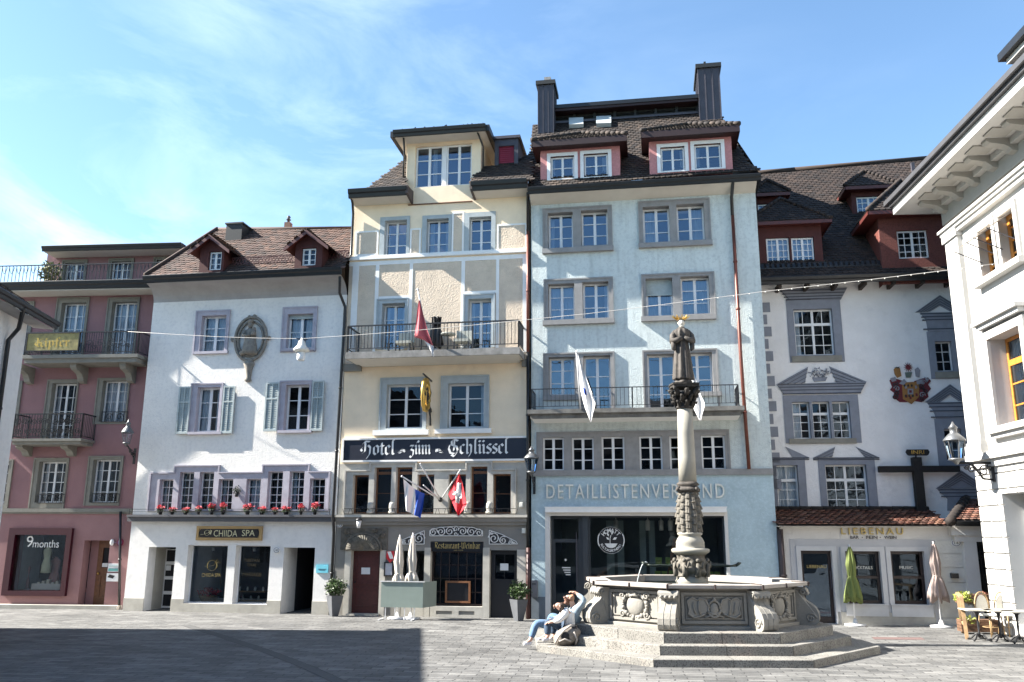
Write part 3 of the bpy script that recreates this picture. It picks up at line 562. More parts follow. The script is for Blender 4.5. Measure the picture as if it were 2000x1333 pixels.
mb.build('railing',m_iron,B1)
kp=F.px(54,652,154,685,d-.06); S=thing('shop_sign','old gold board with blackletter writing hanging on the upper iron balcony','sign',F,(kp[0],d-.05,kp[1]))
mb=MB(); mb.box(kp[0],kp[2],d-.08,d-.04,kp[1],kp[3]); mb.build('board',mat('aged_gold_board',(.36,.30,.11),.6,.1,var=.3,vs=5),S); mb=MB(); mb.plate([(kp[0]-.03,kp[1]-.03,kp[2]+.03,kp[3]+.03)],[kp],d-.1,d-.04); mb.build('frame',m_iron,S)
black_mb('Kipfer',kp[0]+.33,kp[2]-.33,kp[1]+.14,.21,d-.085,.22).build('lettering',m_gold,S)
B2=bpy.data.objects.new('balcony',None); COL.objects.link(B2); B2.parent=H; B2['off']=H['off']
d=-.8; z=F.z_(100,857,d); ua=F.u_(27,835,d); ub=F.u_(160,835,d); mb=slab(H,F,ua-.05,ub+.05,z,.85,.2,m_sgrn); [corbel(mb,F.u_(x,870,-.3),.26,z-.2,.6,.35) for x in(48,135)]; mb.build('balcony_slab',m_sgrn,B2)
zt1=F.z_(100,809,d); mb=MB(); railing(mb,[(ua,0),(ua,d),(ub,d),(ub,0)],z,zt1,.1,.014)
for k in range(int((ub-ua)/.2)):
    u=ua+.12+k*.2
    for q in(.3,.7): ribbon(mb,spiral(u+random.uniform(-.03,.03),z+(zt1-z)*q,.12,1.5,random.uniform(0,6),n=14,sgn=random.choice((1,-1))),d-.02,.024,.02)
mb.build('railing',m_iron,B2)
for p in((198,805,249,824),(73,966,126,983),(179,965,232,982)): guard(F,H,p)
# eaves, attic storey
de=-.8; ze=F.z_(160,551,de); ur=F.u_(300,545,de); gutter(H,(u0,de,ze),(ur,de,ze),.14,.2)
mb=MB(); mb.box(u0,ur,de+.01,.4,ze-.3,ze-.12); build_split(mb,'soffit',m_soff,H)
mb=MB(); mb.poly([(u0,de,ze-.02),(u1,de,ze-.02),(u1,6,ze+.1),(u0,6,ze+.1)]); mb.build('terrace_deck',m_zinc,H)
da=1.0; za=F.z_(232,484,da); att=[]; ul=F.u_(90,520,da)
for o in((125,514,163,560),(216,511,254,558),(304,508,335,556)): r=F.px(*o,da); att.append(win(H,r,da,.12,2,2,3,fw=.06,mw=.025)); surround(H,[(r[0]-.12,r[1],r[2]+.12,r[3]+.12)],[r],m_sgrn,da,.02,.1)
wall(H,[(ul,ze,u1,za)],att,m_pink,7,.2,'attic_wall',da)
ra=F.P(83,490,0.25); rb_=F.P(384,478,.25); mb=MB(); zr=(ra.z+rb_.z)/2; mb.box(ra.x,u1+.3,.25,7,zr-.02,zr+.12); mb.build('attic_roof',m_metal,H); gutter(H,(ra.x,.25,zr+.1),(u1+.3,.25,zr+.1),.1,.14)
mb=MB(); mb.box(ra.x+.05,u1+.2,.28,1.2,zr-.1,zr-.025); build_split(mb,'soffit',m_soff,H)
d=-.55; mb=MB(); z=ze+.05; zt1=F.z_(150,517,d); railing(mb,[(u0,d),(F.u_(312,512,d),d)],z,zt1,.14,.016,.04)
for x in range(0,46): 
    u=u0+.1+x*.28; ribbon(mb,[(u-.1,zt1-.05),(u-.05,zt1-.25),(u,zt1-.3),(u+.05,zt1-.25),(u+.1,zt1-.05)],d,.014,.012)
mb.build('terrace_railing',m_iron,H)
def leafy(mb,c,rx,rz,n,s,mi=0,ry=None,up_=0.):
    ry=ry or rx
    for _ in range(n):
        while 1:
            p=Vector((random.uniform(-1,1),random.uniform(-1,1),random.uniform(-1,1)))
            if .25<p.length<1: break
        p=Vector((c[0]+p.x*rx,c[1]+p.y*ry,c[2]+p.z*rz)); a=Vector((random.gauss(0,1),random.gauss(0,1),random.gauss(up_,.8))).normalized(); b=a.cross(Vector((random.gauss(0,1),random.gauss(0,1),random.gauss(0,1)))).normalized(); q=s*random.uniform(.6,1.3)
        mb.poly([p-b*q*.25,p+a*q*.5-b*q*.22,p+a*q,p+a*q*.5+b*q*.22],mi)
m_leaf=mat('boxwood_leaf',(.055,.10,.025),.5,var=.3,vs=20); m_leafy=mat('yellow_green_leaf',(.30,.34,.06),.5,var=.3,vs=20); m_bamb=mat('dry_bamboo_leaf',(.22,.22,.08),.6,var=.3,vs=12)
t=thing('bamboo_plant','pale bamboo plant on the roof terrace of the pink house','plant',F,(F.u_(98,545,.3),.3,ze)); mb=MB(); u=F.u_(98,540,.3); leafy(mb,(u,.3,ze+.65),.42,.5,260,.2,up_=.5); mb.build('foliage',m_bamb,t); mb=MB()
for k in range(7): mb.tube([(u+.04*k-.1,.3,ze),(u+.1*k-.3,.3,ze+.9)],.008,4)
mb.build('stem',m_bamb,t); mb=MB(); mb.box(u-.4,u+.5,.1,.5,ze,ze+.18); mb.build('planter',m_metal,t)
pipe(H,[(F.u_(239,1000),-.12,F.z_(239,1000)),(F.u_(236,1192),-.12,.02)],.045)
for (p,lb,nm_) in(((212,1101,233,1117),'white and teal plaque beside the brown door, upper of the two','office_plaque'),((209,1120,232,1136),'white plaque with a black emblem beside the brown door, lower of the two','office_plaque')):
    r=F.px(*p); t=thing(nm_,lb,'sign',F,(r[0],-.03,r[1])); mb=MB(); mb.box(r[0],r[2],-.035,-.0,r[1],r[3]); mb.build('board',m_white,t); mb=MB(); w_=r[2]-r[0]; h_=r[3]-r[1]
    if 'teal' in lb:
        mb.box(r[0]+.02,r[2]-.02,-.038,-.0355,r[1]+.02,r[1]+h_*.4); mb.bar((r[0]+.04,-.037,r[1]+h_*.65),(r[2]-.06,-.037,r[1]+h_*.75),.02,.006)
        mb.build('print',mat('teal_print',(.12,.38,.36),.6),t)
    else: mb.prism([(r[0]+.03,r[1]+h_*.5),(r[0]+.1,r[1]+h_*.85),(r[0]+w_*.7,r[1]+h_*.7),(r[0]+w_*.55,r[1]+h_*.35)],-.038,-.0352); mb.build('print',m_black,t)
u=F.u_(236,1060); z=F.z_(236,1060); t=thing('round_sign','small round dark red sign on the corner of the pink house','sign',F,(u,-.05,z)); mb=MB(); vs=[(u+.12*math.cos(a*PI/12),z+.14*math.sin(a*PI/12)) for a in range(24)]; mb.prism(vs,-.06,-.03); mb.build('disc',mat('red_sign_disc',(.22,.03,.07),.5),t); mb=MB(); mb.prism([(u+.075*math.cos(a*PI/12),z+.09*math.sin(a*PI/12)) for a in range(24)],-.064,-.059); mb.bar((u-.3,-.04,z),(u+.0,-.04,z),.02); mb.build('centre',mat('pale_sign_centre',(.3,.2,.35),.5),t)
t=thing('wall_light','small white oval lamp left of the round red sign','lamp',F,(u-.25,-.1,z)); mb=MB(); mb.ball((u-.27,-.08,z),.07,10,8,sz=1.6); mb.build('shade',m_white,t)

# =============== WHITE HOUSE WITH FLOWER SILL ===============
F=FR; H=house(F,'white rough-plastered house with stepped lilac window row and red flowers',-3.5); U0=F.u_(270,892)-.0; U1=.13
hu=[];S2=[]
def std(s,o,m,mould=True,proud=.05,**k):
    r=F.px(*o); h=win(H,r,0,**k)
    if s: surround(H,[F.px(*s)],[r],m,0,proud,k.get('rec',.17),mould=mould)
    return h
hu.append(std((381,607,448,691),(393,617,441,687),m_slil,rows=3,rec=.16,fw=.065,sill=(.16,.09,.1),smat=m_slil,curt=[(0,1)]))
hu.append(std((551,600,619,688),(561,614,611,681),m_slil,rows=2,rec=.16,fw=.065,sill=(.16,.09,.1),smat=m_slil,curt=[(.05,.4),(.6,.95)],blind=.12))
hu.append(std((371,749,434,848),(384,757,428,844),m_slil,rows=3,rec=.16,fw=.065,sill=(.2,.09,.12),smat=m_slil,curt=[(0,.45),(.7,1)]))
hu.append(std((545,744,608,844),(557,752,603,841),m_slil,rows=3,rec=.16,fw=.065,sill=(.18,.09,.12),smat=m_slil))
for p,par in(((347.5,756,371,848),0),((434.5,755,457,847),0),((518,748,544,843),0),((608.5,745,632,842),0)):
    r=F.px(*p,-.06); mb=MB(); t=.05; zm=(r[1]+r[3])/2+.25; um=(r[0]+r[2])/2
    mb.plate([(r[0],r[1],r[0]+t,r[3]),(r[2]-t,r[1],r[2],r[3]),(r[0],r[1],r[2],r[1]+t*1.6),(r[0],r[3]-t,r[2],r[3]),(r[0],zm,r[2],zm+t),(um-.012,r[1],um+.012,r[3])],[],-.11,-.065)
    z=r[1]+t*1.6
    while z<r[3]-t:
        mb.poly([(r[0]+t,-.10,z),(r[2]-t,-.10,z),(r[2]-t,-.07,z+.05),(r[0]+t,-.07,z+.05)]); z+=.062
    mb.poly([(r[0]+t,-.068,r[1]),(r[2]-t,-.068,r[1]),(r[2]-t,-.068,r[3]),(r[0]+t,-.068,r[3])]); mb.build('shutter',m_shut,H)
row=[(311,936,338,998),(350,922,378,998),(389,922,417,998),(426.5,936,455,997),(481,936,509,997),(523,922,552,997),(565,922,594,996),(605,936,635,996)]
rr=[F.px(*o) for o in row]; zb=sum(r[1] for r in rr)/8; zh=sum(rr[i][3] for i in(1,2,5,6))/4; zl_=sum(rr[i][3] for i in(0,3,4,7))/4; rr=[(r[0],zb,r[2],zh if i in(1,2,5,6) else zl_) for i,r in enumerate(rr)]
uu=lambda x,y=950:F.u_(x,y)
R8=[(uu(293),zb-.02,uu(645),zl_+.24),(uu(339),zb-.02,uu(428),zh+.24),(uu(511),zb-.02,uu(604),zh+.24)]
surround(H,R8,rr,m_slil,0,.05,.16,mould=False)
# raised outer moulding following the steps
def stepmould(R8,m,t=.045):
    mb=MB(); ins=[]
    for k,r in enumerate(R8): ins.append((r[0]+t,r[1]-1,r[2]-t,r[3]-t))
    mb.plate(R8,ins,-.085,-.049); return mb.build('label_moulding',m,H)
stepmould(R8,m_slil)
for i,r in enumerate(rr): hu.append(win(H,r,0,.14,1,2,5 if i in(1,2,5,6) else 4,fw=.035,mw=.022,curt=[(.1,.9)] if i==4 else None))
zg=F.z_(455,1017); zt=F.z_(490,584); wall(H,[(U0,zg,U1,zt)],hu,m_spa,9)
room(H,U0+.1,U1-.05,zg+.1,zt,1.2)
mb=MB(); za=F.z_(455,1007,-.25); zb_=zg; mb.box(U0-.02,U1-.03,-.30,0,za-.05,za+.02); mb.box(U0-.02,U1-.03,-.24,0,zb_-.04,za-.052); mb.build('ledge',mat('dark_ledge_stone',(.09,.09,.10),.7),H)
mb=MB(); railing(mb,[(uu(262,1000),-.27),(uu(650,1000),-.27)],za+.02,za+.2,.9,.012,.018,low=.1); mb.build('ledge_rail',m_iron,H)
# ground floor
o1=F.px(285,1069,338,1199); o2=F.px(363,1065.5,525,1180); o3=F.px(551,1070,612,1201); o1=(o1[0],-.01,o1[2],o1[3]); o3=(o3[0],-.01,o3[2],o3[3]); pil=(F.u_(441,1125),F.u_(457,1125))
h2=[(o2[0],o2[1],pil[0],o2[3]),(pil[1],o2[1],o2[2],o2[3])]
wall(H,[(U0,0,U1,zg)],[o1,o3]+h2,m_spag,8,.45)
zp=F.z_(450,1172); mb=MB(); mb.plate([(U0,0,U1,zp)],[o1,o3,(o2[0],o2[1],o2[2],zp+1)],-.03,.0); build_split(mb,'plinth',m_plinth,H)
for r in h2:
    mb=MB(); mb.plate([r],[rect_in(r,.03)],.30,.36); f_=mb.build('shop_window',m_white,H); mb=MB(); mb.poly([(r[0],.33,r[1]),(r[2],.33,r[1]),(r[2],.33,r[3]),(r[0],.33,r[3])]); mb.build('pane',SHOPG,f_)
a,b,c,e=o2; mb=MB(); mb.poly([(a,.45,b),(c,.45,b),(c,2.4,b),(a,2.4,b)],1); mb.poly([(a,.45,b),(a,.45,e),(a,2.4,e),(a,2.4,b)],1); mb.poly([(c,.45,b),(c,.45,e),(c,2.4,e),(c,2.4,b)],0); mb.poly([(a,2.4,b),(c,2.4,b),(c,2.4,e),(a,2.4,e)],0); mb.poly([(a,.45,e),(c,.45,e),(c,2.4,e),(a,2.4,e)],0); mb.build('shop_interior',[m_room,m_curt],H)
# spa window lettering & logo
t=thing('window_logo','gold ring and leaf logo on the left spa shop window','sign',F,(F.u_(412,1105),.3,F.z_(412,1105))); u=F.u_(414,1105,.3); z=F.z_(414,1105,.3); mb=MB()
ribbon(mb,[(u+.17*math.cos(k*PI/12),z+.17*math.sin(k*PI/12)) for k in range(25)],.31,.03,.006)
for k in range(3): ribbon(mb,[(u+.1+.05*k,z+.08),(u+.18+.06*k,z+.2-.05*k)],.31,.05,.006)
ribbon(mb,[(u-.28,z-.03),(u-.1,z-.02),(u+.05,z),(u+.15,z+.1)],.31,.02,.006); text_mb('CHIIDA SPA',F.u_(394,1122,.3),F.u_(431,1122,.3),F.z_(412,1127,.3),F.z_(412,1120,.3),.31,mb); mb.build('lettering',m_goldf,t)
t=thing('window_logo','pale gold writing on the right spa shop window','sign',F,(F.u_(490,1105),.3,F.z_(490,1105))); mb=MB()
for k,s in enumerate(('TIBETAN','THAI')): text_mb(s,F.u_(476+k*6,1100,.3),F.u_(506-k*6,1100,.3),F.z_(490,1098+k*9,.3),F.z_(490,1092+k*9,.3),.31,mb)
text_mb('MASSAGE',F.u_(474,1122,.3),F.u_(510,1122,.3),F.z_(490,1126,.3),F.z_(490,1119,.3),.31,mb); mb.build('lettering',mat('faint_gold_letter',(.14,.11,.06),.6),t)
m_redf=mat('red_geranium_petals',(.62,.035,.06),.6,var=.25,vs=30); m_wick=mat('wicker',(.30,.19,.09),.8,var=.3,vs=30)
u=F.u_(408,1165,.9); z=o2[1]; t=thing('flower_basket','wicker basket of red flowers behind the left spa window','basket',F,(u,.9,z)); mb=MB(); mb.lathe([(.25,0),(.33,.18),(.35,.2)],(u,.9,z),16); mb.build('basket',m_wick,t); mb=MB(); leafy(mb,(u,.9,z+.3),.36,.14,250,.1); mb.build('blossoms',m_redf,t)
t=thing('ceiling_spot','white round spotlight at the top of the left spa window','lamp',F,(F.u_(417,1077,.7),.7,o2[3]-.1)); mb=MB(); mb.lathe([(.05,0),(.07,.12)],(F.u_(417,1077,.7),.7,o2[3]-.2),12); mb.build('shade',m_white,t)
t=thing('ceiling_spot','white round spotlight at the top of the right spa window','lamp',F,(F.u_(497,1077,.7),.7,o2[3]-.1)); mb=MB(); mb.lathe([(.05,0),(.07,.12)],(F.u_(497,1077,.7),.7,o2[3]-.2),12); mb.build('shade',m_white,t)
# side shelf of bottles in right window
t=thing('display_shelf','low wooden shelf with jars behind the right spa window','shelf',F,(F.u_(490,1165,1.2),1.2,o2[1])); u=F.u_(490,1165,1.2); mb=MB(); mb.box(u-.5,u+.5,1.1,1.4,o2[1],o2[1]+.05); mb.box(u-.5,u+.5,1.1,1.4,o2[1]+.3,o2[1]+.34); mb.build('shelf_board',m_wick,t); mb=MB()
for k in range(7): mb.lathe([(.03,0),(.035,.1),(.015,.14)],(u-.42+k*.14,1.2,o2[1]+(.05 if k%2 else .34)),8)
build_split(mb,'jars',m_ivory,t)
# entrance recess
a,b,c,e=o1; mb=MB(); mb.poly([(a,.45,0),(a,1.35,0),(a,1.35,e),(a,.45,e)],0); mb.poly([(c,.45,0),(c,1.35,0),(c,1.35,e),(c,.45,e)],0); mb.poly([(a,1.35,0),(c,1.35,0),(c,1.35,e),(a,1.35,e)],1); mb.poly([(a,.45,e),(c,.45,e),(c,1.35,e),(a,1.35,e)],0); mb.build('entrance_recess',[m_plinth,m_room],H)
l=(F.u_(317,1130,1.1),.02,c-.01,F.z_(325,1073,1.1)); hh=(l[3])/4; hs=[(l[0]+.09,k*hh+.08,l[2]-.06,(k+1)*hh-.03) for k in range(4)]; mb=MB(); mb.plate([l],hs,1.08,1.14); D=mb.build('entrance_door',m_white,H); mb=MB(); mb.poly([(l[0],1.11,0),(l[2],1.11,0),(l[2],1.11,l[3]),(l[0],1.11,l[3])]); mb.build('pane',m_dark,D)
mb=MB(); mb.box(l[0]+.12,l[0]+.3,1.07,1.078,hh*2.55,hh*2.9); mb.build('paper_notice',m_white,D)
a,b,c,e=o3; mb=MB(); mb.poly([(a,.45,0),(a,1.1,0),(a,1.1,e),(a,.45,e)],0); mb.poly([(a,1.1,0),(a,5,0),(a,5,e),(a,1.1,e)],1); mb.poly([(c,.45,0),(c,5,0),(c,5,e),(c,.45,e)],1); mb.poly([(a,5,0),(c,5,0),(c,5,e),(a,5,e)],1); mb.poly([(a,.45,e),(c,.45,e),(c,5,e),(a,5,e)],1); mb.poly([(a+.32,3,0),(c,3,0),(c,3,e),(a+.32,3,e)],2); mb.build('passage',[m_spag,m_dark,mat('passage_door_paint',(.10,.10,.09),.7)],H)
# sign
r=F.px(384,1028,512,1056,-.06); t=thing('shop_sign','gilt framed black sign reading CHIIDA SPA above the shop windows','sign',F,(r[0],-.05,r[1])); mb=MB(); mb.plate([r],[rect_in(r,.09)],-.09,0); mb.build('gilt_frame',mat('gilt_frame_paint',(.42,.28,.12),.45,.3),t)
mb=MB(); q=rect_in(r,.085); c_=.13; mb.prism([(q[0],q[1]+c_),(q[0]+c_*.6,q[1]),(q[2]-c_*.6,q[1]),(q[2],q[1]+c_),(q[2],q[3]-c_),(q[2]-c_*.6,q[3]),(q[0]+c_*.6,q[3]),(q[0],q[3]-c_)],-.085,-.06); mb.plate([q],[],-.06,-.02,1); mb.build('board',[m_black,mat('gilt_board',(.42,.28,.12),.5,.3)],t)
mb=text_mb('CHIIDA',F.u_(420,1042),F.u_(466,1042),F.z_(450,1048.5,-.09),F.z_(450,1036,-.09),-.09); mb.build('lettering',mat('pale_gold_letter',(.62,.58,.36),.5),t); mb=MB(); text_mb('SPA',F.u_(475,1042),F.u_(500,1042),F.z_(490,1047.5,-.09),F.z_(490,1035.5,-.09),-.09,mb)
u=F.u_(407,1042);z=F.z_(407,1041); ribbon(mb,[(u+.09*math.cos(k*PI/8),z+.085*math.sin(k*PI/8)) for k in range(17)],-.09,.025,.006); ribbon(mb,[(u-.22,z-.06),(u-.1,z-.05),(u+.05,z),(u+.12,z+.1)],-.092,.03,.006); ribbon(mb,[(u+.12,z-.05),(u+.15,z+.08)],-.092,.04,.006)
mb.build('lettering',mat('pale_gold_letter',(.62,.58,.36),.5),t)
def plateno(F,x,y,s,label,rx=.11,rz=.095,d=-.04):
    u=F.u_(x,y,d); z=F.z_(x,y,d); t=thing('house_number_plate',label,'sign',F,(u,d,z)); mb=MB()
    el=lambda k:[(u+k*rx*math.cos(a*PI/14),z+k*rz*math.sin(a*PI/14)) for a in range(28)]
    mb.prism(el(1),d-.02,0,0); mb.prism(el(.86),d-.025,d-.019,1); mb.prism(el(.72),d-.029,d-.024,0); mb.build('plate',[m_wlet,mat('enamel_blue',(.02,.03,.09),.3)],t)
    text_mb(s,u-rx*.42,u+rx*.42,z-rz*.36,z+rz*.36,d-.031).build('number',m_navy,t)
plateno(F,540.5,1075,'18','oval enamel house number 18 on the white wall beside the spa windows')
plateno(F,663,1025,'12','oval enamel house number at the top left of the grey stone ground floor')
r=F.px(617.5,1103,641,1119.5,-.03); t=thing('blue_plaque','light blue plaque on the white pier beside the dark passage','sign',F,(r[0],0,r[1])); mb=MB(); mb.box(r[0],r[2],-.04,0,r[1],r[3]); mb.build('board',mat('sky_blue_board',(.16,.55,.68),.5),t); mb=MB(); mb.box(r[0]+.07,r[2]-.07,-.043,-.041,(r[1]+r[3])/2-.02,(r[1]+r[3])/2-.005);mb.box(r[0]+.1,r[2]-.1,-.043,-.041,(r[1]+r[3])/2-.05,(r[1]+r[3])/2-.04); mb.build('print',m_navy,t)
# cove, gutter, roof
de=-.85; ze=F.z_(475,533,de); ul=F.u_(283,541,de); ur=F.u_(668,526,de)
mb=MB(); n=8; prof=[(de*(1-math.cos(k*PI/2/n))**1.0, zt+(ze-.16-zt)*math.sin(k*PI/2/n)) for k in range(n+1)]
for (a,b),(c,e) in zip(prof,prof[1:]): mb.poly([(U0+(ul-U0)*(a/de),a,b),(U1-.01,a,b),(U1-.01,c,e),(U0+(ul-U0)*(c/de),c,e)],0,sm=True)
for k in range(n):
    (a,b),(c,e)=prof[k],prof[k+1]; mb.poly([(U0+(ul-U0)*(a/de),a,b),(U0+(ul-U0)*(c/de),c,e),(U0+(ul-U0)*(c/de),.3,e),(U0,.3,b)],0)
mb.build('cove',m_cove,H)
gutter(H,(ul,de,ze),(ur,de,ze),.14,.17)
ref=(de,ze+.03,42); _,RP=roof(F,H,[(283,540),(672,525),(700,430),(688,447),(424,449)][:2]+[(700,447),(424,449)],*ref,m_tile_r,.2,.17,.035)
mb=MB(); a,b=RP[0],RP[3]; mb.poly([a,b,(b.x,9,ze),(a.x,9,ze)]); mb.poly([b,RP[2],(RP[2].x,9,ze),(b.x,9,ze)]); mb.build('roof_back',m_under,H)
mb=MB(); mb.tube([a+Vector((0,0,.05)),b+Vector((0,0,.05))],.08,6); mb.tube([b,RP[2]],.09,6); mb.build('ridge_tiles',m_tile_r,H)
dormer(F,H,(390,484,437,534),ref,'gable',.28,tm=m_tile_r,wm=m_wred,pit=38,wins=[(408,492,431.5,527)],fasc=m_redwood,len_=2.2,sov=.32,rows=3)
dormer(F,H,(576,477,629,528),ref,'gable',.28,tm=m_tile_r,wm=m_wred,pit=38,wins=[(589.5,485,616,518)],fasc=m_redwood,len_=2.2,sov=.3,rows=3)
P=slope_pt(F,462,471,*ref); a=F.u_(441,455,P.y);b=F.u_(472,455,P.y); z=F.z_(456,438,P.y); mb=MB(); mb.box(a,b,P.y,P.y+.9,P.z-.6,z); mb.box(a-.04,b+.04,P.y-.04,P.y+.94,z,z+.06); mb.build('vent_box',m_louv,H)
P=slope_pt(F,561,449,*ref); P.y+=.5; a=F.u_(555,440,P.y);b=F.u_(566,440,P.y); z=F.z_(560,434,P.y); mb=MB(); mb.box(a,b,P.y,P.y+.25,P.z-.6,z); mb.lathe([(.05,0),(.05,.1),(.1,.12),(.05,.2),(.08,.24),(.01,.32)],((a+b)/2,P.y+.12,z),10,1); mb.build('chimney',[m_brown,m_zinc],H)
# snow guard lattice
for xa,xb,y in((452,574,515),(635,682,503)):
    a=slope_pt(F,xa,y+6,*ref); b=slope_pt(F,xb,y+3,*ref); mb=MB(); z=a.z+.05; n=int((b.x-a.x)/.12)
    for k in range(n): u=a.x+k*.12; mb.bar((u,a.y,z),(u+.12,a.y,z+.25),.02); mb.bar((u,a.y,z+.25),(u+.12,a.y,z),.02)
    mb.bar((a.x,a.y,z+.26),(a.x+n*.12,a.y,z+.26),.025); mb.build('snow_guard',m_redwood,H)
pipe(H,[(F.u_(664,541,-.8),-.8,F.z_(664,541,-.8)),(F.u_(668,572,-.12)-.02,-.3,F.z_(668,572,-.3)),(F.u_(674,600,-.14),-.14,F.z_(674,600,-.14)),(F.u_(672,640,-.14),-.14,F.z_(672,640,-.14)),(F.u_(650,1015,-.36),-.36,F.z_(650,1010,-.36)),(F.u_(649,1100,-.16),-.16,F.z_(649,1040,-.16)),(F.u_(647,1150,-.16),-.16,.0)],.05)
# flower pots
src=None
for i,x in enumerate((313.7,337,362.6,388,413.7,436,483.5,511.4,537,559,588,615)):
    u=F.u_(x,997,-.17)
    if src is None:
        src=thing('geranium_pot','pot of red geraniums on the sill','plant',F,(u,-.17,za+.02),'red geranium pots on the window ledge'); mb=MB(); mb.lathe([(.05,0),(.075,.11),(.08,.12),(.07,.12)],(u,-.17,za+.02),10); mb.build('pot',m_metal,src)
        mb=MB(); leafy(mb,(u,-.17,za+.19),.13,.07,110,.07); mb.build('foliage',m_leaf,src); mb=MB(); leafy(mb,(u,-.18,za+.27),.14,.075,150,.06); mb.build('blossoms',m_redf,src); t=src
    else: t=copy_tree(src); t.location=F.w(u,-.17,za+.02); t.rotation_euler=(0,0,-F.a+i*1.3); t.scale=(1+.28*math.sin(i*3.7),1+.2*math.cos(i*2.1),1+.25*math.sin(i*5.3))
    t['label']='%s red geranium pot from the left on the white house window ledge'%('first second third fourth fifth sixth seventh eighth ninth tenth eleventh twelfth'.split()[i])
# madonna relief
u=F.u_(491,664); z=F.z_(491,663); t=thing('wall_relief','oval stone niche frame with a robed mother and child figure on the white house','sculpture',F,(u,0,z)); rx=F.u_(521,664)-u; rz=F.z_(491,621)-z; mb=MB()
for k,(s_,w_) in enumerate(((1.0,.055),(.80,.04))):
    mb.tube([(u+s_*rx*math.cos(a*PI/20),-.06,z+s_*rz*math.sin(a*PI/20)) for a in range(41)],w_,8)
for a,b in((0,1.02),(PI/2,1.02),(PI,1.02),(-PI/2,1.0)):
    for q in(-1,1): mb.tube([(u+rx*b*math.cos(a)+.09*q+c*.7,-.08,z+rz*b*math.sin(a)+e*.7) for c,e in spiral(0,0,.1,1.2,0,12,q)],.028,6)
corb=[(.16,0),(.2,-.1),(.12,-.3),(.1,-.6),(.13,-.68),(.05,-.72)]
mb.lathe([(r_,z_) for r_,z_ in corb[::-1]],(u,-.03,z-rz-.02),12,sy=.8); m_nic=mat('pale_relief_stone',(.26,.235,.20),.85,var=.25,vs=9,stain=((.08,.07,.06),.6,8)); mb.build('niche_frame',m_nic,t); mb=MB()
mb.lathe([(.30,-.55),(.28,-.4),(.22,-.1),(.2,.15),(.17,.3),(.07,.4)],(u,-.1,z),16,sy=.5,fr=lambda a,zz:1+.12*math.sin(7*a)); mb.ball((u,-.16,z+.47),.09,10,8,sz=1.2); mb.lathe([(.09,.55),(.11,.64),(.03,.68)],(u,-.15,z),8); mb.ball((u+.17,-.2,z+.32),.07,8,6); mb.tube([(u+.17,-.2,z+.28),(u+.15,-.2,z+.08)],[.07,.09],8); mb.tube([(u-.18,-.12,z+.28),(u-.22,-.22,z+.1),(u+.05,-.25,z+.08)],[.07,.06,.04],8); mb.tube([(u-.3,-.08,z-.55),(u-.15,-.12,z-.45),(u,-.12,z-.5),(u+.3,-.08,z-.5)],.09,8)
mb.build('figure',m_nic,t)

u=F.u_(462.5,959,-.12); z=F.z_(462.5,959,-.12); t=thing('hanging_plant','small dark hanging plant between the stepped windows of the white house','plant',F,(u,-.12,z)); mb=MB(); leafy(mb,(u,-.12,z),.11,.14,140,.07); mb.build('foliage',mat('dark_ivy_leaf',(.02,.03,.015),.6),t); mb=MB(); mb.tube([(u,-.12,z+.1),(u,-.02,z+.22)],.012,5); mb.lathe([(.05,-.2),(.07,-.1)],(u,-.12,z),8); mb.build('pot',m_iron,t)
GLASS=_G
# =============== CREAM HOTEL ===============
F=FR; H=house(F,'cream hotel with carved stone ground floor, long balcony and big roof dormer',3.3); HC=H; U0=.165; U1=6.46; hu=[]
def std2(H,hu,s,o,m,mould=True,proud=.05,d=0,**k):
    r=F.px(*o,d); h=win(H,r,d,**k)
    if s: surround(H,[F.px(*s,d)],[r],m,d,proud,k.get('rec',.17),mould=mould)
    hu.append(h); return r
for s,o in(((742,424,800,502),(751,431,794,500)),((824.5,421,882,499),(833,428,876,498)),((907,415,968,496),(916.6,424,959.5,494))):
    std2(H,hu,s,o,m_sblu,False,.03,rows=3,fw=.05,rec=.2)
for s,o in(((735,584,797,682),(745.5,593,790,682)),((904,574,967,680),(914,584,959.5,680))):
    std2(H,hu,s,o,m_sblu,True,.04,rows=3,fw=.06,rec=.25,curt=[(0,.2),(.78,1)])
for s,o in(((742,738,834,841),(755,751,826,837)),((861,734,956,839),(875,749,946,836))):
    std2(H,hu,s,o,m_sblu,True,.05,rows=3,fw=.06,rec=.18,curt=[(.86,.98)],glass=GLASSD)
for p,d in(((728,840,836,850),-.14),((849,837.5,959,846.5),-.14)):
    r=F.px(*p,d); mb=MB(); mb.box(r[0],r[2],-.16,0,r[1],r[3]); mb.build('window_sill',m_strip,H)
zs=F.z_(858,498); zb_=F.z_(855,708); zw=F.z_(860,393); zsg=F.z_(850,905); zl=F.z_(842,1012)
# notched upper wall: central bay rises above the eaves to the dormer sill
cb0=F.u_(798,380); cb1=F.u_(923,370); zc=F.z_(860,365)
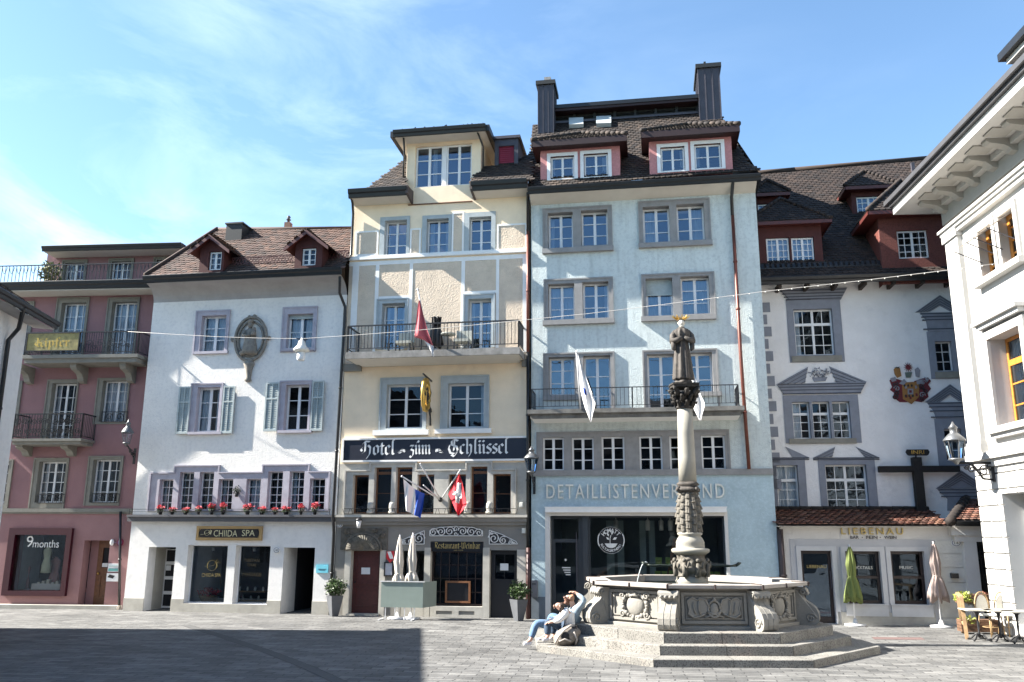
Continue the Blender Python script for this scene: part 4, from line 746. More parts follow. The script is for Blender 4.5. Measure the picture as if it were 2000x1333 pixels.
# lower stepped row
row=[(689,927,720,1004),(731,913,764,1004),(773,913,805,1004),(815,927,848,1004),(876,927,910,1003),(919,912,952,1003),(963,927,998,1003)]
rr=[F.px(*o) for o in row]; zb=sum(r[1] for r in rr)/7; zh=F.z_(770,913); zll=F.z_(850,927); rr=[(r[0],zb,r[2],zh if i in(1,2,5) else zll) for i,r in enumerate(rr)]
V=lambda x,y=955:F.u_(x,y)
R8=[(V(673),zb-.02,V(1009),zll+.16),(V(721),zb-.02,V(814),zh+.16),(V(909),zb-.02,V(962),zh+.16)]
surround(H,R8,rr,m_hlite,0,.04,.22,mould=False)
mb=MB(); t=.045; mb.plate(R8,[(r[0]+t,r[1]-1,r[2]-t,r[3]-t) for r in R8],-.09,-.039); mb.build('label_moulding',m_hlite,H)
hr=[win(H,r,0,.18,1,1,2,glass=GLASSD,fm=m_frbr,fw=.05,mw=.018,trans=.88 if i in(1,2,5) else None) for i,r in enumerate(rr)]
for i in(1,2,5): pass
mb=MB()
for x in(726,768,914,957): u=V(x); mb.lathe([(.12,0),(.13,.06),(.08,.1),(.11,.16),(.1,.3),(.07,.36)],(u,-.06,zb),10)
build_split(mb,'pier_base_carving',m_hlite,H)
hu_up=[h for h in hu if h[1]>zb_]; hu_lo=[h for h in hu if h[1]<zb_]
wall(H,[(U0,zb_,U1,zw),(cb0,zb_,cb1,zc)],hu_up,m_cream,9); wall(H,[(U0,zsg,U1,zb_)],hu_lo,m_cream,9,name='lower_wall'); wall(H,[(U0,zl,U1,zsg)],hr,m_hlite,9,name='lower_wall')
room(H,U0+.05,U1-.05,zl+.1,zw,1.3)
# pale strips, roughcast panels
T=.025; st=[]
def sp(x0,y0,x1,y1): return F.px(x0,y0,x1,y1)
vs_=[(688,700),(733,740),(799.5,806),(901,908),(969,975),(1021,1030)]
for a,b in vs_: st.append((F.u_(a,560),zb_+.25,F.u_(b,560),F.z_(855,507)))
st.append((U0,F.z_(855,513),U1,F.z_(855,505)))
st.append((F.u_(740,580),F.z_(766,584),F.u_(800,580),F.z_(766,579))); st.append((F.u_(908,570),F.z_(936,574),F.u_(969,570),F.z_(936,569)))
dd=[F.px(735,584,797,682),F.px(904,574,967,680)]; dd=[(r[0],zb_,r[2],r[3]) for r in dd]
mb=MB(); mb.plate(st,dd,-T,0); mb.build('plaster_strips',m_strip,H)
mb=MB(); mb.plate([(U0+.01,zb_+.05,U1-.01,F.z_(855,507))],dd+st,-.012,0); build_split(mb,'roughcast_panels',m_creamr,H)
# top floor panels
tw=[F.px(742,424,800,502),F.px(824.5,421,882,499),F.px(907,415,968,496)]
pan=[(697,455,736,497),(804,450,819,495),(886,418,903,492),(974,441,1026,487)]; out=[];inn=[]
for p in pan: r=F.px(*p); inn.append(r); out.append((r[0]-.06,r[1]-.06,r[2]+.06,r[3]+.06))
mb=MB(); mb.plate(out,inn,-T,0); build_split(mb,'panel_frames',m_strip,H); mb=MB(); mb.plate(inn,[],-.012,0); build_split(mb,'roughcast_panels',m_creamr,H)
mb=MB(); z=F.z_(855,501); mb.box(U0,U1,-.10,0,z-.02,z+.07); mb.box(U0,U1,-.05,0,z+.072,z+.13); mb.build('string_course',m_strip,H)
# balcony
d=-1.1; z=F.z_(845,684,d); ua=F.u_(679,665,d); ub=F.u_(1013,655,d); B=bpy.data.objects.new('balcony',None); COL.objects.link(B); B.parent=H; B['off']=H['off']
mb=MB(); mb.box(ua-.04,ub+.04,d-.05,0,z-.22,z); mb.build('balcony_slab',mat('stained_balcony_stone',(.30,.29,.27),.9,var=.3,vs=3,streak=.6),B)
mb=MB(); zq=z-.222; zz_=zb_+.02; q=[(ua,d),(ub,d)]; mb.poly([(ua,d,zq),(ub,d,zq),(ub-.12,-.02,zz_-.12),(ua+.2,-.02,zz_-.12)]); mb.poly([(ua,d,zq),(ua+.2,-.02,zz_-.12),(ua+.2,0,zq),(ua,0,zq)]); mb.poly([(ub,d,zq),(ub-.12,-.02,zz_-.12),(ub-.12,0,zq),(ub,0,zq)]); mb.build('balcony_cove',m_soff,B)
mb=MB(); mb.box(U0,ua+.15,-.12,0,zq-.2,zq+.05); mb.box(ub-.05,U1,-.12,0,zq-.2,zq+.05); mb.build('string_course',m_sgrn,H)
z1_=F.z_(845,632,d); mb=MB(); railing(mb,[(ua,0),(ua,d),(ub,d),(ub,0)],z+.0,z1_,.115,.016,.05,low=.12)
for x in(760,845,923): u=F.u_(x,655,d); mb.bar((u,d,z-.15),(u,d,z1_),.045)
mb.build('railing',m_iron,B); zbal=z
# hotel fascia sign
r=F.px(671.5,858,1028.5,898,-.07); t=thing('shop_sign','long dark hotel sign with white blackletter writing across the cream house','sign',F,(r[0],-.05,r[1])); mb=MB(); mb.box(r[0],r[2],-.07,0,r[1],r[3]); mb.build('board',m_navy,t); mb=MB(); mb.plate([(r[0]-.06,r[1]-.06,min(r[2]+.06,U1),r[3]+.06)],[r],-.10,0); mb.build('frame',m_strip,t)
h=r[3]-r[1]; xh=.295; zb2=r[1]+.18
black_mb('Hotel',F.u_(709,878),F.u_(773,878),zb2,xh,-.075,.24).build('lettering',m_wlet,t); black_mb('~',F.u_(778,878),F.u_(795,878),zb2,.22,-.075,.22).build('ornament',m_wlet,t)
black_mb('zûm',F.u_(801,878),F.u_(843,878),zb2,xh,-.075,.24).build('lettering',m_wlet,t); black_mb('~',F.u_(867,878),F.u_(849,878),zb2,.22,-.075,.22).build('ornament',m_wlet,t)
black_mb('Schlüssel',F.u_(877,877),F.u_(994,877),zb2,xh,-.075,.24).build('lettering',m_wlet,t)
# ledge
mb=MB(); a=F.z_(842,1007,-.2); mb.box(U0-.03,U1+.0,-.25,0,a-.06,a+.02); mb.build('ledge',m_hlite,H); mb=MB(); mb.box(U0,U1,-.17,0,zl-.12,a-.062); mb.box(U0,U1,-.1,0,zl-.22,zl-.122); mb.build('ledge_cornice',m_hgrey,H)
g=F.px(672,994,1008,1004,-.15); mb=MB(); mb.bar((g[0],-.15,g[3]),(g[2],-.15,g[3]),.018); mb.bar((g[0],-.15,g[1]),(g[2],-.15,g[1]),.018)
for k in range(40): u=g[0]+(g[2]-g[0])*k/39; mb.bar((u,-.15,g[1]),(u+.05*(k%2*2-1),-.15,g[3]),.012)
mb.build('ledge_rail',m_iron,H)
# ground floor
dr=F.px(684,1077,741,1203); dr=(dr[0],-.01,dr[2],dr[3]); w2=F.px(783,1077,828,1170); w3=F.px(840,1059,943,1185); d4=F.px(956,1076,1010,1204); d4=(d4[0],-.01,d4[2],d4[3])
wall(H,[(U0,0,U1,zl)],[grow(x) for x in(dr,w2,w3,d4)],m_hgrey,8,.4)
mb=MB(); t_=.03
for q in((741,1075,752,1204),(773,1074,783,1204),(828,1070,840,1204),(943,1070,956,1204),(1010,1074,1027,1205),(672,1075,684,1204)): r=F.px(*q); mb.plate([(r[0],0,r[2],r[3])],[],-t_,.35)
r=F.px(783,1170,828,1204); mb.plate([(r[0],0,r[2],r[3])],[],-t_,.3); r=F.px(840,1185,943,1204); v1=F.px(852,1193.5,883,1200.5); v2=F.px(896,1194,927,1201.5); mb.plate([(r[0],0,r[2],r[3])],[v1,v2],-t_,.3); mb.build('ground_floor_piers',m_hlite,H)
mb=MB(); 
for v in(v1,v2): mb.poly([(v[0],.2,v[1]),(v[2],.2,v[1]),(v[2],.2,v[3]),(v[0],.2,v[3])])
build_split(mb,'cellar_vent',m_black,H)
# carved door head: shell niche
r=F.px(666,1031.5,757.6,1074.5); mb=MB(); mb.plate([r],[],-.04,0,0); uc=F.u_(710,1073); rx=F.u_(745,1073)-uc; zc_=F.z_(710,1074.5); rz=F.z_(710,1043)-zc_
mb.tube([(uc+rx*math.cos(PI*k/20),-.07,zc_+rz*math.sin(PI*k/20)) for k in range(21)],.05,6); n=19
for k in range(n):
    a=PI*(k+.5)/n; mb.tube([(uc,-.05,zc_+.02),(uc+rx*.5*math.cos(a),-.06,zc_+rz*.5*math.sin(a)),(uc+rx*.93*math.cos(a),-.10,zc_+rz*.93*math.sin(a))],[.01,.035,.065],5)
for s_ in(-1,1):
    for k in range(9):
        u=uc+s_*random.uniform(.45,.85)*(r[2]-r[0])/2; z=random.uniform(zc_+rz*.75,r[3]-.06); mb.tube([(u+.8*a,-.06,z+.5*b) for a,b in spiral(0,0,.12,1.1,k,8,s_)],.03,5)
mb.build('carved_door_head',m_carv,H)
D=bpy.data.objects.new('door',None); COL.objects.link(D); D.parent=H; D['off']=H['off']; a,b,c,e=dr; mb=MB(); mb.plate([(a,b,c,e)],[],.22,.3)
for q in((.1,.12,.9,.42),(.1,.47,.9,.92)): mb.plate([(a+(c-a)*q[0],e*q[1],a+(c-a)*q[2],e*q[3])],[(a+(c-a)*q[0]+.04,e*q[1]+.04,a+(c-a)*q[2]-.04,e*q[3]-.04)],.19,.22)
mb.build('door_leaf',m_redwood,D); q=F.px(706,1109,723,1122,.2); mb=MB(); mb.box(q[0],q[2],.185,.19,q[1],q[3]); mb.build('paper_notice',m_white,D); mb=MB(); mb.ball((a+.1,.17,1.0),.03); mb.build('handle',m_iron,D)
mb=MB(); mb.box(a-.05,c+.05,-.12,.3,-.0,.05); mb.build('door_step',m_plinth,H)
r=w2; mb=MB(); mb.plate([r],[rect_in(r,.05)],.22,.28); mb.plate([((r[0]+r[2])/2-.012,r[1],(r[0]+r[2])/2+.012,r[3])],[],.23,.26); o=mb.build('window',m_louv,H); mb=MB(); mb.poly([(r[0],.26,r[1]),(r[2],.26,r[1]),(r[2],.26,r[3]),(r[0],.26,r[3])]); mb.build('pane',SHOPG,o)
fz=F.z_(890,1078); a,b,c,e=w3; t=thing('shop_sign','black fascia over the wine bar window with gold blackletter writing','sign',F,(a,.05,fz)); mb=MB(); mb.box(a+.01,c-.01,.02,.2,fz,e-.01); mb.build('board',m_black,t); black_mb('Restaurant-Weinbar',a+.12,c-.1,fz+.1,.125,.015,.2).build('lettering',m_goldf,t); text_mb('seit 1976',a+.75,a+1.05,fz+.03,fz+.06,.015).build('lettering',m_goldf,t)
mb=MB(); mb.plate([(a,b,c,fz)],[(a+.06,b+.06,c-.06,fz-.03)],.2,.3); k=6
for i in range(1,k): u=a+(c-a)*i/k; mb.plate([(u-.012,b+.06,u+.012,fz-.03)],[(a,b,c,b+.05)],.22,.25)
for i in range(1,4): z=b+(fz-b)*i/4; mb.plate([(a+.06,z-.012,c-.06,z+.012)],[],.215,.24)
o=mb.build('bar_window',mat('brown_black_frame',(.03,.015,.012),.5),H); mb=MB(); mb.poly([(a,.27,b),(c,.27,b),(c,.27,fz),(a,.27,fz)]); mb.build('pane',SHOPG,o)
q=F.px(870,1135,919,1178,.15); mb=MB(); mb.plate([q],[rect_in(q,.06)],.1,.19); mb.plate([rect_in(q,.05)],[],.13,.19,1); mb.build('menu_screen',[m_frbr,m_black],H)
D=bpy.data.objects.new('door',None); COL.objects.link(D); D.parent=H; D['off']=H['off']; a,b,c,e=d4; m_bdoor=mat('black_door_paint',(.012,.012,.015),.4)
mb=MB(); mb.plate([(a,b,c,e)],[(a+.14,1.15,c-.12,e-.12)],.2,.28); mb.plate([((a+c)/2-.01,1.15,(a+c)/2+.01,e-.12)],[],.22,.24); mb.build('door_leaf',m_bdoor,D); mb=MB(); mb.poly([(a,.25,b),(c,.25,b),(c,.25,e),(a,.25,e)]); mb.build('pane',SHOPG,D); q=F.px(977,1101,993,1114.5,.2); mb=MB(); mb.box(q[0],q[2],.185,.19,q[1],q[3]); mb.build('paper_notice',m_white,D)
room(H,U0+.05,U1-.05,0.02,zl-.1,1.5)
# scroll ornaments
m_orn=mat('ornament_dark_ground',(.045,.045,.05),.8)
def orn(P,scr,label):
    mb=MB(); mb.prism([(F.u_(*p),F.z_(*p)) for p in P],-.02,0,0); o=mb.build('scroll_ornament_ground',m_orn,H); mb=MB(); X=[(F.u_(*p),F.z_(*p)) for p in P]
    ribbon(mb,X+[X[0]],-.03,.022,.02)
    for x,y,r_,t_,a0,s_ in scr: ribbon(mb,spiral(F.u_(x,y),F.z_(x,y),r_,t_,a0,20,s_),-.035,.034,.02)
    mb.build('scroll_ornament',m_wlet,o)
orn([(840,1047),(943,1047),(943,1037),(925,1031),(891,1028),(858,1031),(840,1037)],[(847,1040,.14,1.6,0,1),(862,1039,.15,1.6,2,-1),(879,1038,.15,1.6,0,1),(904,1038,.15,1.6,3,-1),(921,1039,.15,1.6,1,1),(936,1041,.13,1.6,3,-1),(891,1034,.09,1.2,0,1),(891,1043,.07,1.2,0,-1)],'')
orn([(782,1063),(829,1063),(829,1037),(805,1047),(782,1057)],[(819,1052,.19,1.7,0,1),(803,1057,.12,1.6,2,-1),(790,1060,.07,1.5,1,1),(824,1043,.06,1.2,1,1)],'')
orn([(956,1063),(1011,1063),(1008,1058),(980,1044),(956,1036)],[(965,1052,.19,1.7,3,-1),(983,1056,.13,1.6,1,1),(997,1060,.08,1.5,2,-1),(1005,1061,.04,1.2,2,1),(961,1042,.06,1.2,1,1)],'')
# eaves
de=-.62; ze=F.z_(736,370,de); zr=F.z_(973,355,de); ze=(ze+zr)/2; ul=F.u_(682,372,de); u1=F.u_(796,364,de); u2=F.u_(921,357,de); ur=U1+.05
gutter(H,(ul,de,ze),(u1,de,ze),.14,.22); gutter(H,(u2,de,ze),(ur,de,ze),.14,.22)
mb=MB()
for a,b in((ul,u1),(u2,ur)): mb.poly([(a,de+.02,ze-.25),(b,de+.02,ze-.25),(b,.02,zw-.02),(a,.02,zw-.02)])
build_split(mb,'soffit',m_soff,H)
mb=MB(); 
for a in(u1,u2): mb.prism([(0,0)],0,0) if 0 else mb.faces([(a-.04,0,zw-.05),(a+.04,0,zw-.05),(a-.04,de-.1,ze-.25),(a+.04,de-.1,ze-.25),(a-.04,de-.1,ze+.02),(a+.04,de-.1,ze+.02),(a-.04,0,ze+.1),(a+.04,0,ze+.1)],[(0,2,3,1),(2,4,5,3),(0,6,4,2),(1,3,5,7),(4,6,7,5)])
build_split(mb,'eave_end_board',mat('brown_eave_board',(.075,.055,.05),.7),H)
mb=MB(); mb.box(cb0,cb1,-.05,0,F.z_(860,397)-.03,F.z_(860,397)); mb.build('bay_line',m_brown,H)
# main roof parts each side of the tower dormer
ref=(de,ze+.04,45)
roof(F,H,[(714,370),(794,364),(794,309),(790,312)],*ref,m_tile_d); roof(F,H,[(915,358),(1040,352),(1040,300),(984,322),(940,325)],*ref,m_tile_d,name='roof')
# dormer tower
dm=bpy.data.objects.new('dormer',None); COL.objects.link(dm); dm.parent=H; dm['off']=H['off']
a=F.u_(794,320); b=F.u_(939,320); zt=F.z_(868,268); d=.0; h_=[]
o=F.px(811,283,921,363); um=(F.u_(864,320)+F.u_(871,320))/2; g_=.06
for r in((o[0],o[1],um-g_,o[3]),(um+g_,o[1],o[2],o[3])): h_.append(win(dm,r,.0,.12,2,1,3,fw=.06,mw=.03,name='dormer_window',curt=[(.6,.75)] if r[0]<um-.5 else None))
mb=MB(); mb.plate([(um-g_+.005,o[1],um+g_-.005,o[3])],[],.10,.2); mb.build('mullion',m_white,dm)
oo=(o[0]-.01,o[1]-.01,o[2]+.01,o[3]+.01); mb=MB(); mb.plate([(a,zc,b,zt)],[oo],d,d+.3)
for u in(a,b): mb.poly([(u,.3,zc-1),(u,5,zc-1),(u,5,zt),(u,.3,zt)])
mb.poly([(a,1.2,zc),(b,1.2,zc),(b,1.2,zt),(a,1.2,zt)],1); mb.build('dormer_wall',[m_cream,m_dark],dm)
f=-.62; A=F.u_(769,257,f); Bq=F.u_(949,246,f); ze2=F.z_(858,254,f)+.05; zr2=ze2+1.15; um2=(A+Bq)/2
rb=MB(); rb.tiles([(A,f,ze2),(Bq,f,ze2),(um2+.2,1.5,zr2),(um2-.2,1.5,zr2)],0); rb.tiles([(Bq,f,ze2),(Bq,5,ze2),(um2+.2,5,zr2),(um2+.2,1.5,zr2)],0); rb.tiles([(A,5,ze2),(A,f,ze2),(um2-.2,1.5,zr2),(um2-.2,5,zr2)],0)
rb.build('dormer_roof',[m_tile_d,m_under],dm,tcol=True)
mb=MB(); mb.box(A+.02,Bq-.02,f+.03,5,ze2-.2,ze2-.12); build_split(mb,'soffit',m_soff,dm)
gutter(dm,(A,f,ze2),(Bq,f,ze2),.12,.17)
mb=MB(); mb.box(Bq-.03,Bq+.12,f,5,ze2-.2,ze2+.02); mb.box(A-.12,A+.03,f,5,ze2-.2,ze2+.02); mb.build('side_gutter',m_metal,dm)
pipe(dm,[(a+.02,f+.1,ze2-.2),(a-.08,-.05,ze2-.5),(a-.08,-.05,zc-.2)],.035); pipe(dm,[(b-.02,f+.1,ze2-.2),(b+.08,.0,ze2-.5),(b+.08,.05,zc-.1)],.035)
# small mansard dormer with red roller blind behind
P=slope_pt(F,995,322,*ref); d=P.y; r=F.px(966,272,1012,330,d); mb=MB(); op=F.px(974,285,1004,325,d); mb.plate([r],[op],d,d+.2); mb.poly([(r[2],d,r[1]-.5),(r[2],d+2.5,r[1]-.5),(r[2],d+2.5,r[3]),(r[2],d,r[3])]); mb.box(r[0]-.06,r[2]+.08,d-.08,d+2.5,r[3],r[3]+.1); o_=mb.build('blind_dormer',m_zinc,H); mb=MB(); z=op[1]
while z<op[3]: mb.poly([(op[0],d+.05,z),(op[2],d+.05,z),(op[2],d+.09,z+.07),(op[0],d+.09,z+.07)]); z+=.075
mb.poly([(op[0],d+.1,op[1]),(op[2],d+.1,op[1]),(op[2],d+.1,op[3]),(op[0],d+.1,op[3])]); mb.build('roller_blind',mat('red_roller_blind',(.36,.05,.09),.6),o_)
pipe(H,[(F.u_(684,381,de-.08),de-.08,ze-.1),(F.u_(694,408),-.3,F.z_(694,404)),(U0+.08,-.1,F.z_(694,420)),(U0+.08,-.1,F.z_(690,500)),(U0-.1,-.15,F.z_(682,515))],.045)
# copper/dark pipe between hotel and grey house
mb=MB(); x=1031
pipe(H,[(F.u_(1031,378,-.5),-.5,F.z_(1031,378,-.5)),(F.u_(1031,400,-.14),-.14,F.z_(1031,392)),(F.u_(1031,450,-.14),-.14,F.z_(1031,455))],.05); pipe(H,[(F.u_(1031,455,-.14),-.14,F.z_(1031,455)),(F.u_(1031,690,-.14),-.14,F.z_(1031,690))],.05,m_copper); pipe(H,[(F.u_(1031,690,-.14),-.14,F.z_(1031,690)),(F.u_(1031,1070,-.14),-.14,F.z_(1031,1070))],.05); pipe(H,[(F.u_(1032,1070,-.14),-.14,F.z_(1031,1070)),(F.u_(1032,1205,-.14),-.14,0)],.065,mat('dark_red_pipe',(.05,.014,.012),.5))
# key bracket sign
u=F.u_(842,790); t=thing('hanging_sign','gold wreath and black iron bracket sign between the hotel windows','sign',F,(u,0,F.z_(842,790))); mb=MB(); dz=F.z_(838,740); d0=-1.0; zc2=F.z_(834,772,-.7)
mb.tube([(u-.0,-.7+.38*math.cos(a*PI/12),zc2+.5*math.sin(a*PI/12)) for a in range(25)],[.06+.02*(k%2) for k in range(25)],7); mb.bar((u,-.7,zc2-.35),(u,-.7,zc2+.3),.06); mb.box(u-.02,u+.02,-.7,-.55,zc2-.35,zc2-.2); mb.ball((u,-.7,zc2+.32),.09)
mb.build('gold_wreath',m_gold,t); mb=MB(); mb.bar((u,0,F.z_(843,745)),(u,-1.1,F.z_(843,745)+.05),.04); zb3=F.z_(845,832)
mb.tube([(u,-.02,zb3),(u+.0,-.12,zb3+.5),(u,-.4,zb3+1.0),(u,-.25,zb3+1.3),(u,-.1,zb3+1.1),(u,-.2,zb3+.9)],.03,6); mb.tube([(u,-.02,zb3+.2),(u,-.5,zb3+.75),(u,-.85,zb3+1.0)],.025,6)
for k in range(4): mb.tube([(u+.02,-.15-.15*k+a,zb3+.45+.22*k+b) for a,b in spiral(0,0,.14,1.3,k,10)],.02,5)
mb.build('iron_bracket',m_iron,t)
# lantern above the door, menu case, hexagonal sign
u=F.u_(701,1021,-.3); z=F.z_(701,1022,-.3); t=thing('wall_lantern','small white glass lantern above the carved hotel door','lamp',F,(u,-.3,z)); mb=MB(); mb.lathe([(.05,-.16),(.09,.08)],(u,-.3,z),10); mb.build('glass',m_white,t); mb=MB(); mb.lathe([(.12,.08),(.1,.12),(.02,.18)],(u,-.3,z),10); mb.bar((u,-.3,z+.17),(u,0,z+.17),.02); mb.build('cap',m_iron,t)
r=F.px(750,1098,768,1126,-.06); t=thing('menu_case','black framed menu case beside the hotel door, behind the umbrellas','sign',F,(r[0],-.03,r[1])); mb=MB(); mb.plate([r],[rect_in(r,.035)],-.08,0); mb.build('frame',m_iron,t); mb=MB(); q=rect_in(r,.03); mb.box(q[0],q[2],-.05,-.01,q[1],q[3]); mb.build('menu_sheet',mat('menu_paper',(.5,.52,.58),.4),t)
u=F.u_(762,1087,-.1); z=F.z_(762,1087,-.1); t=thing('enamel_sign','red and white shield sign with a cross above the menu case','sign',F,(u,-.08,z)); mb=MB(); mb.prism([(u-.12,z+.15),(u+.12,z+.17),(u+.13,z-.08),(u,z-.2),(u-.13,z-.05)],-.1,-.06,0); mb.build('plate',mat('enamel_red',(.55,.03,.04),.4),t); mb=MB(); mb.prism([(u-.1,z+.14),(u+.02,z+.15),(u+.12,z-.07),(u,z-.08)],-.105,-.101); mb.build('white_band',m_wlet,t)
# umbrellas and folding board in front of the hotel
m_umb=mat('cream_umbrella_cloth',(.58,.53,.46),.9,var=.08,vs=5); m_pole=mat('white_pole',(.6,.6,.6),.4)
def umbrella(F,x,ytop,ywaist,yskirt,yb,d,m,name,label,wtop=.06,wmid=.12,wsk=.22,mp=None,base=True):
    u=F.u_(x,yb,d); o=thing(name,label,'umbrella',F,(u,d,0)); zt=F.z_(x,ytop,d); zw=F.z_(x,ywaist,d); zk=F.z_(x,yskirt,d)
    mb=MB(); fr=lambda a,z:1+.24*math.sin(7*a+z*1.6)+.10*math.sin(15*a-z*3)+.05*math.sin(31*a)
    mb.lathe([(.012,zt),(wtop*.7,zt-.12),(wtop,zt-.3),(wmid,zw+.35),(wmid*.78,zw+.04),(wmid*.72,zw),(wmid*1.1,zw-.12),(wsk*.95,zk+.16),(wsk,zk),(.03,zk+.1)],(u,d,0),56,fr=fr,sy=.8)
    for i,v in enumerate(mb.v):
        if v[2]<zw-.05: a=math.atan2(v[1]-d,v[0]-u); mb.v[i]=(v[0],v[1],v[2]+.09*math.sin(4*a+x)*(zw-v[2])/(zw-zk)+.04*math.sin(9*a))
    mb.build('folded_canopy',m,o)
    mb=MB(); mb.tube([(u,d,0),(u,d,zt+.03)],.022,8); mb.build('pole',mp or m_pole,o)
    mb=MB(); mb.tube([(u-wmid*.8,d-.02,zw),(u,d-wmid*.75,zw-.01),(u+wmid*.8,d-.02,zw)],.014,6); mb.build('tie_strap',m,o)
    if base: mb=MB(); mb.lathe([(.3,0),(.3,.05),(.08,.07),(.04,.2)],(u,d,0),16); mb.build('foot',m_pole,o)
    return o
umbrella(F,776,1047,1120,1141,1206,-.95,m_umb,'closed_umbrella','closed cream umbrella in front of the menu case, left of the pair',.07,.13,.17)
umbrella(F,802,1043,1116,1139,1206,-.95,m_umb,'closed_umbrella','closed cream umbrella in front of the dark hotel window, right of the pair',.07,.13,.18)
d=-1.25; r=F.px(744,1137,826,1187,d); t=thing('folding_screen','grey green windbreak screen standing before the two closed cream umbrellas','screen',F,(r[0],d,0)); m_scr=mat('grey_green_panel',(.22,.27,.24),.5,var=.06); mb=MB(); mb.box(r[0],r[2],d,d+.05,r[1],r[3]); mb.build('panel',m_scr,t); mb=MB(); mb.faces([(r[2],d,r[1]),(r[2],d+.04,r[1]),(r[2]+.22,d+.75,r[1]),(r[2]+.22,d+.79,r[1]),(r[2],d,r[3]),(r[2],d+.04,r[3]),(r[2]+.22,d+.75,r[3]),(r[2]+.22,d+.79,r[3])],[(0,2,6,4),(1,3,7,5),(4,5,7,6),(2,3,7,6)]); mb.build('side_panel',m_scr,t)
mb=MB()
for x in(.15,.45,.75,1.05): mb.bar((r[0]+x,d+.02,0),(r[0]+x,d+.02,r[1]),.025)
mb.bar((r[0]-.03,d-.01,r[3]+.01),(r[2]+.05,d-.01,r[3]+.01),.03); mb.box(r[0],r[0]+.05,d-.25,d+.3,0,.03); mb.box(r[2]-.3,r[2]-.25,d-.25,d+.3,0,.03); build_split(mb,'stand_frame',m_pole,t)
# potted shrubs
def potted(F,x,yb,d,label,h=.62,rr_=.33):
    u=F.u_(x,yb,d); t=thing('potted_shrub',label,'plant',F,(u,d,0),'potted box shrubs either side of the hotel'); mb=MB(); n=4; vs=[]
    mb.lathe([(.14,0),(.19,.2),(.25,.45),(.285,h),(.25,h),(.24,h-.05)],(u,d,0),4,sm=False,fr=None); mb.build('pot',mat('slate_grey_pot',(.10,.105,.115),.5),t); mb=MB(); leafy(mb,(u,d,h+.24),rr_*.92,.23,800,.09); leafy(mb,(u+.04,d,h+.26),rr_*1.12,.31,150,.08); leafy(mb,(u-.1,d,h+.32),rr_*.6,.22,150,.08); mb.build('foliage',m_leaf,t); return t
potted(F,652,1204,-.45,'round box shrub in a tapered grey pot beside the white house corner'); potted(F,1013,1209,-.75,'round box shrub in a tapered grey pot right of the black hotel door')
# balcony furniture
m_rat=mat('pale_balcony_chair',(.42,.43,.38),.8)
def barm(x0,x1,dz=.0,d=-.55,label=''):
    u0=F.u_(x0,665,d); u1=F.u_(x1,665,d); t=thing('balcony_chair',label,'chair',F,(u0,d,zbal)); z=zbal; mb=MB(); mb.box(u0,u1,d-.25,d+.25,z+.33,z+.42); mb.build('seat',m_rat,t); mb=MB(); mb.box(u0,u1,d+.2,d+.26,z+.42,z+.78); mb.build('backrest',m_rat,t)
    for a in(u0,u1-.04):
        for b in(d-.24,d+.2): mb=MB(); mb.box(a,a+.04,b,b+.04,z,z+.33); mb.build('leg',m_iron,t)
barm(776,806,label='pale low chair on the hotel balcony, left of the red flag'); barm(889,919,label='pale low chair on the hotel balcony near the right balcony door')
def btab(x,label,d=-.5):
    u=F.u_(x,662,d); t=thing('balcony_table',label,'table',F,(u,d,zbal)); mb=MB(); mb.lathe([(.24,.62),(.25,.65),(.24,.67)],(u,d,zbal),18); mb.build('table_top',m_rat,t); mb=MB(); mb.tube([(u,d,zbal+.02),(u,d,zbal+.63)],.02,6); mb.lathe([(.18,0),(.02,.04)],(u,d,zbal),10); mb.build('leg',m_iron,t)
btab(875,'round pale table on the hotel balcony beside the folded black umbrella'); btab(823,'small round table on the hotel balcony behind the red flag')
umbrella(F,851,632,640,676,682,-.45,m_iron,'closed_umbrella','folded black umbrella standing on the hotel balcony',.1,.14,.2,m_iron); 
bpy.data.objects[-1] if 0 else None
for o in list(COL.objects):
    if o.name.startswith('closed_umbrella') and 'balcony' in o.get('label',''): o.location.z+=zbal; 
for o in list(COL.objects):
    if o.parent is not None and o.parent.name.startswith('closed_umbrella') and 'balcony' in o.parent.get('label',''):
        for v in o.data.vertices: v.co.z-=zbal
        if o.name.startswith(('foot','pole')):
            for v in o.data.vertices:
                if v.co.z<-1: v.co.z+=zbal
# =============== PALE BLUE-GREY HOUSE ===============
H=house(F,'tall pale blue-grey roughcast house with copper pipe, balcony and pink roof dormers',10.2); U0=6.56; U1=13.99; hu=[]
def grp(sr,ops,sill=None,**k):
    rs=[F.px(*o) for o in ops]; zt=max(r[3] for r in rs); zb=min(r[1] for r in rs)
    for r,kk in zip(rs,k.pop('each',[{}]*len(rs))): hu.append(win(H,r,0,.24,2,1,3,fw=.06,mw=.028,**{**k,**kk}))
    surround(H,[F.px(*sr)],rs,m_sgrey,0,.04,.24)
    if sill: q=F.px(*sill,-.12); mb=MB(); mb.box(q[0],q[2],-.15,0.0,q[1],q[3]); mb.build('window_sill',m_sgrey,H)
grp((1060,405,1196,484),[(1070,416,1119,485),(1135,411,1187,480)],(1059,483,1198,492))
grp((1247,391,1388,476),[(1256,404,1308,474),(1322,399,1376,470)],(1247,472,1392,481),each=[dict(curt=[(0,.45)]),dict(curt=[(.55,1)])])
grp((1062,544,1198,626),[(1071,555,1122,625),(1138,551,1189,622)],(1060,624,1200,633),each=[dict(curt=[(0,1)]),{}])
grp((1253,534,1397,618),[(1262,544,1314,618),(1330,540,1386,614)],(1252,616,1399,625.5),each=[dict(blind=.42,curt=[(0,1)]),dict(curt=[(0,1)])])
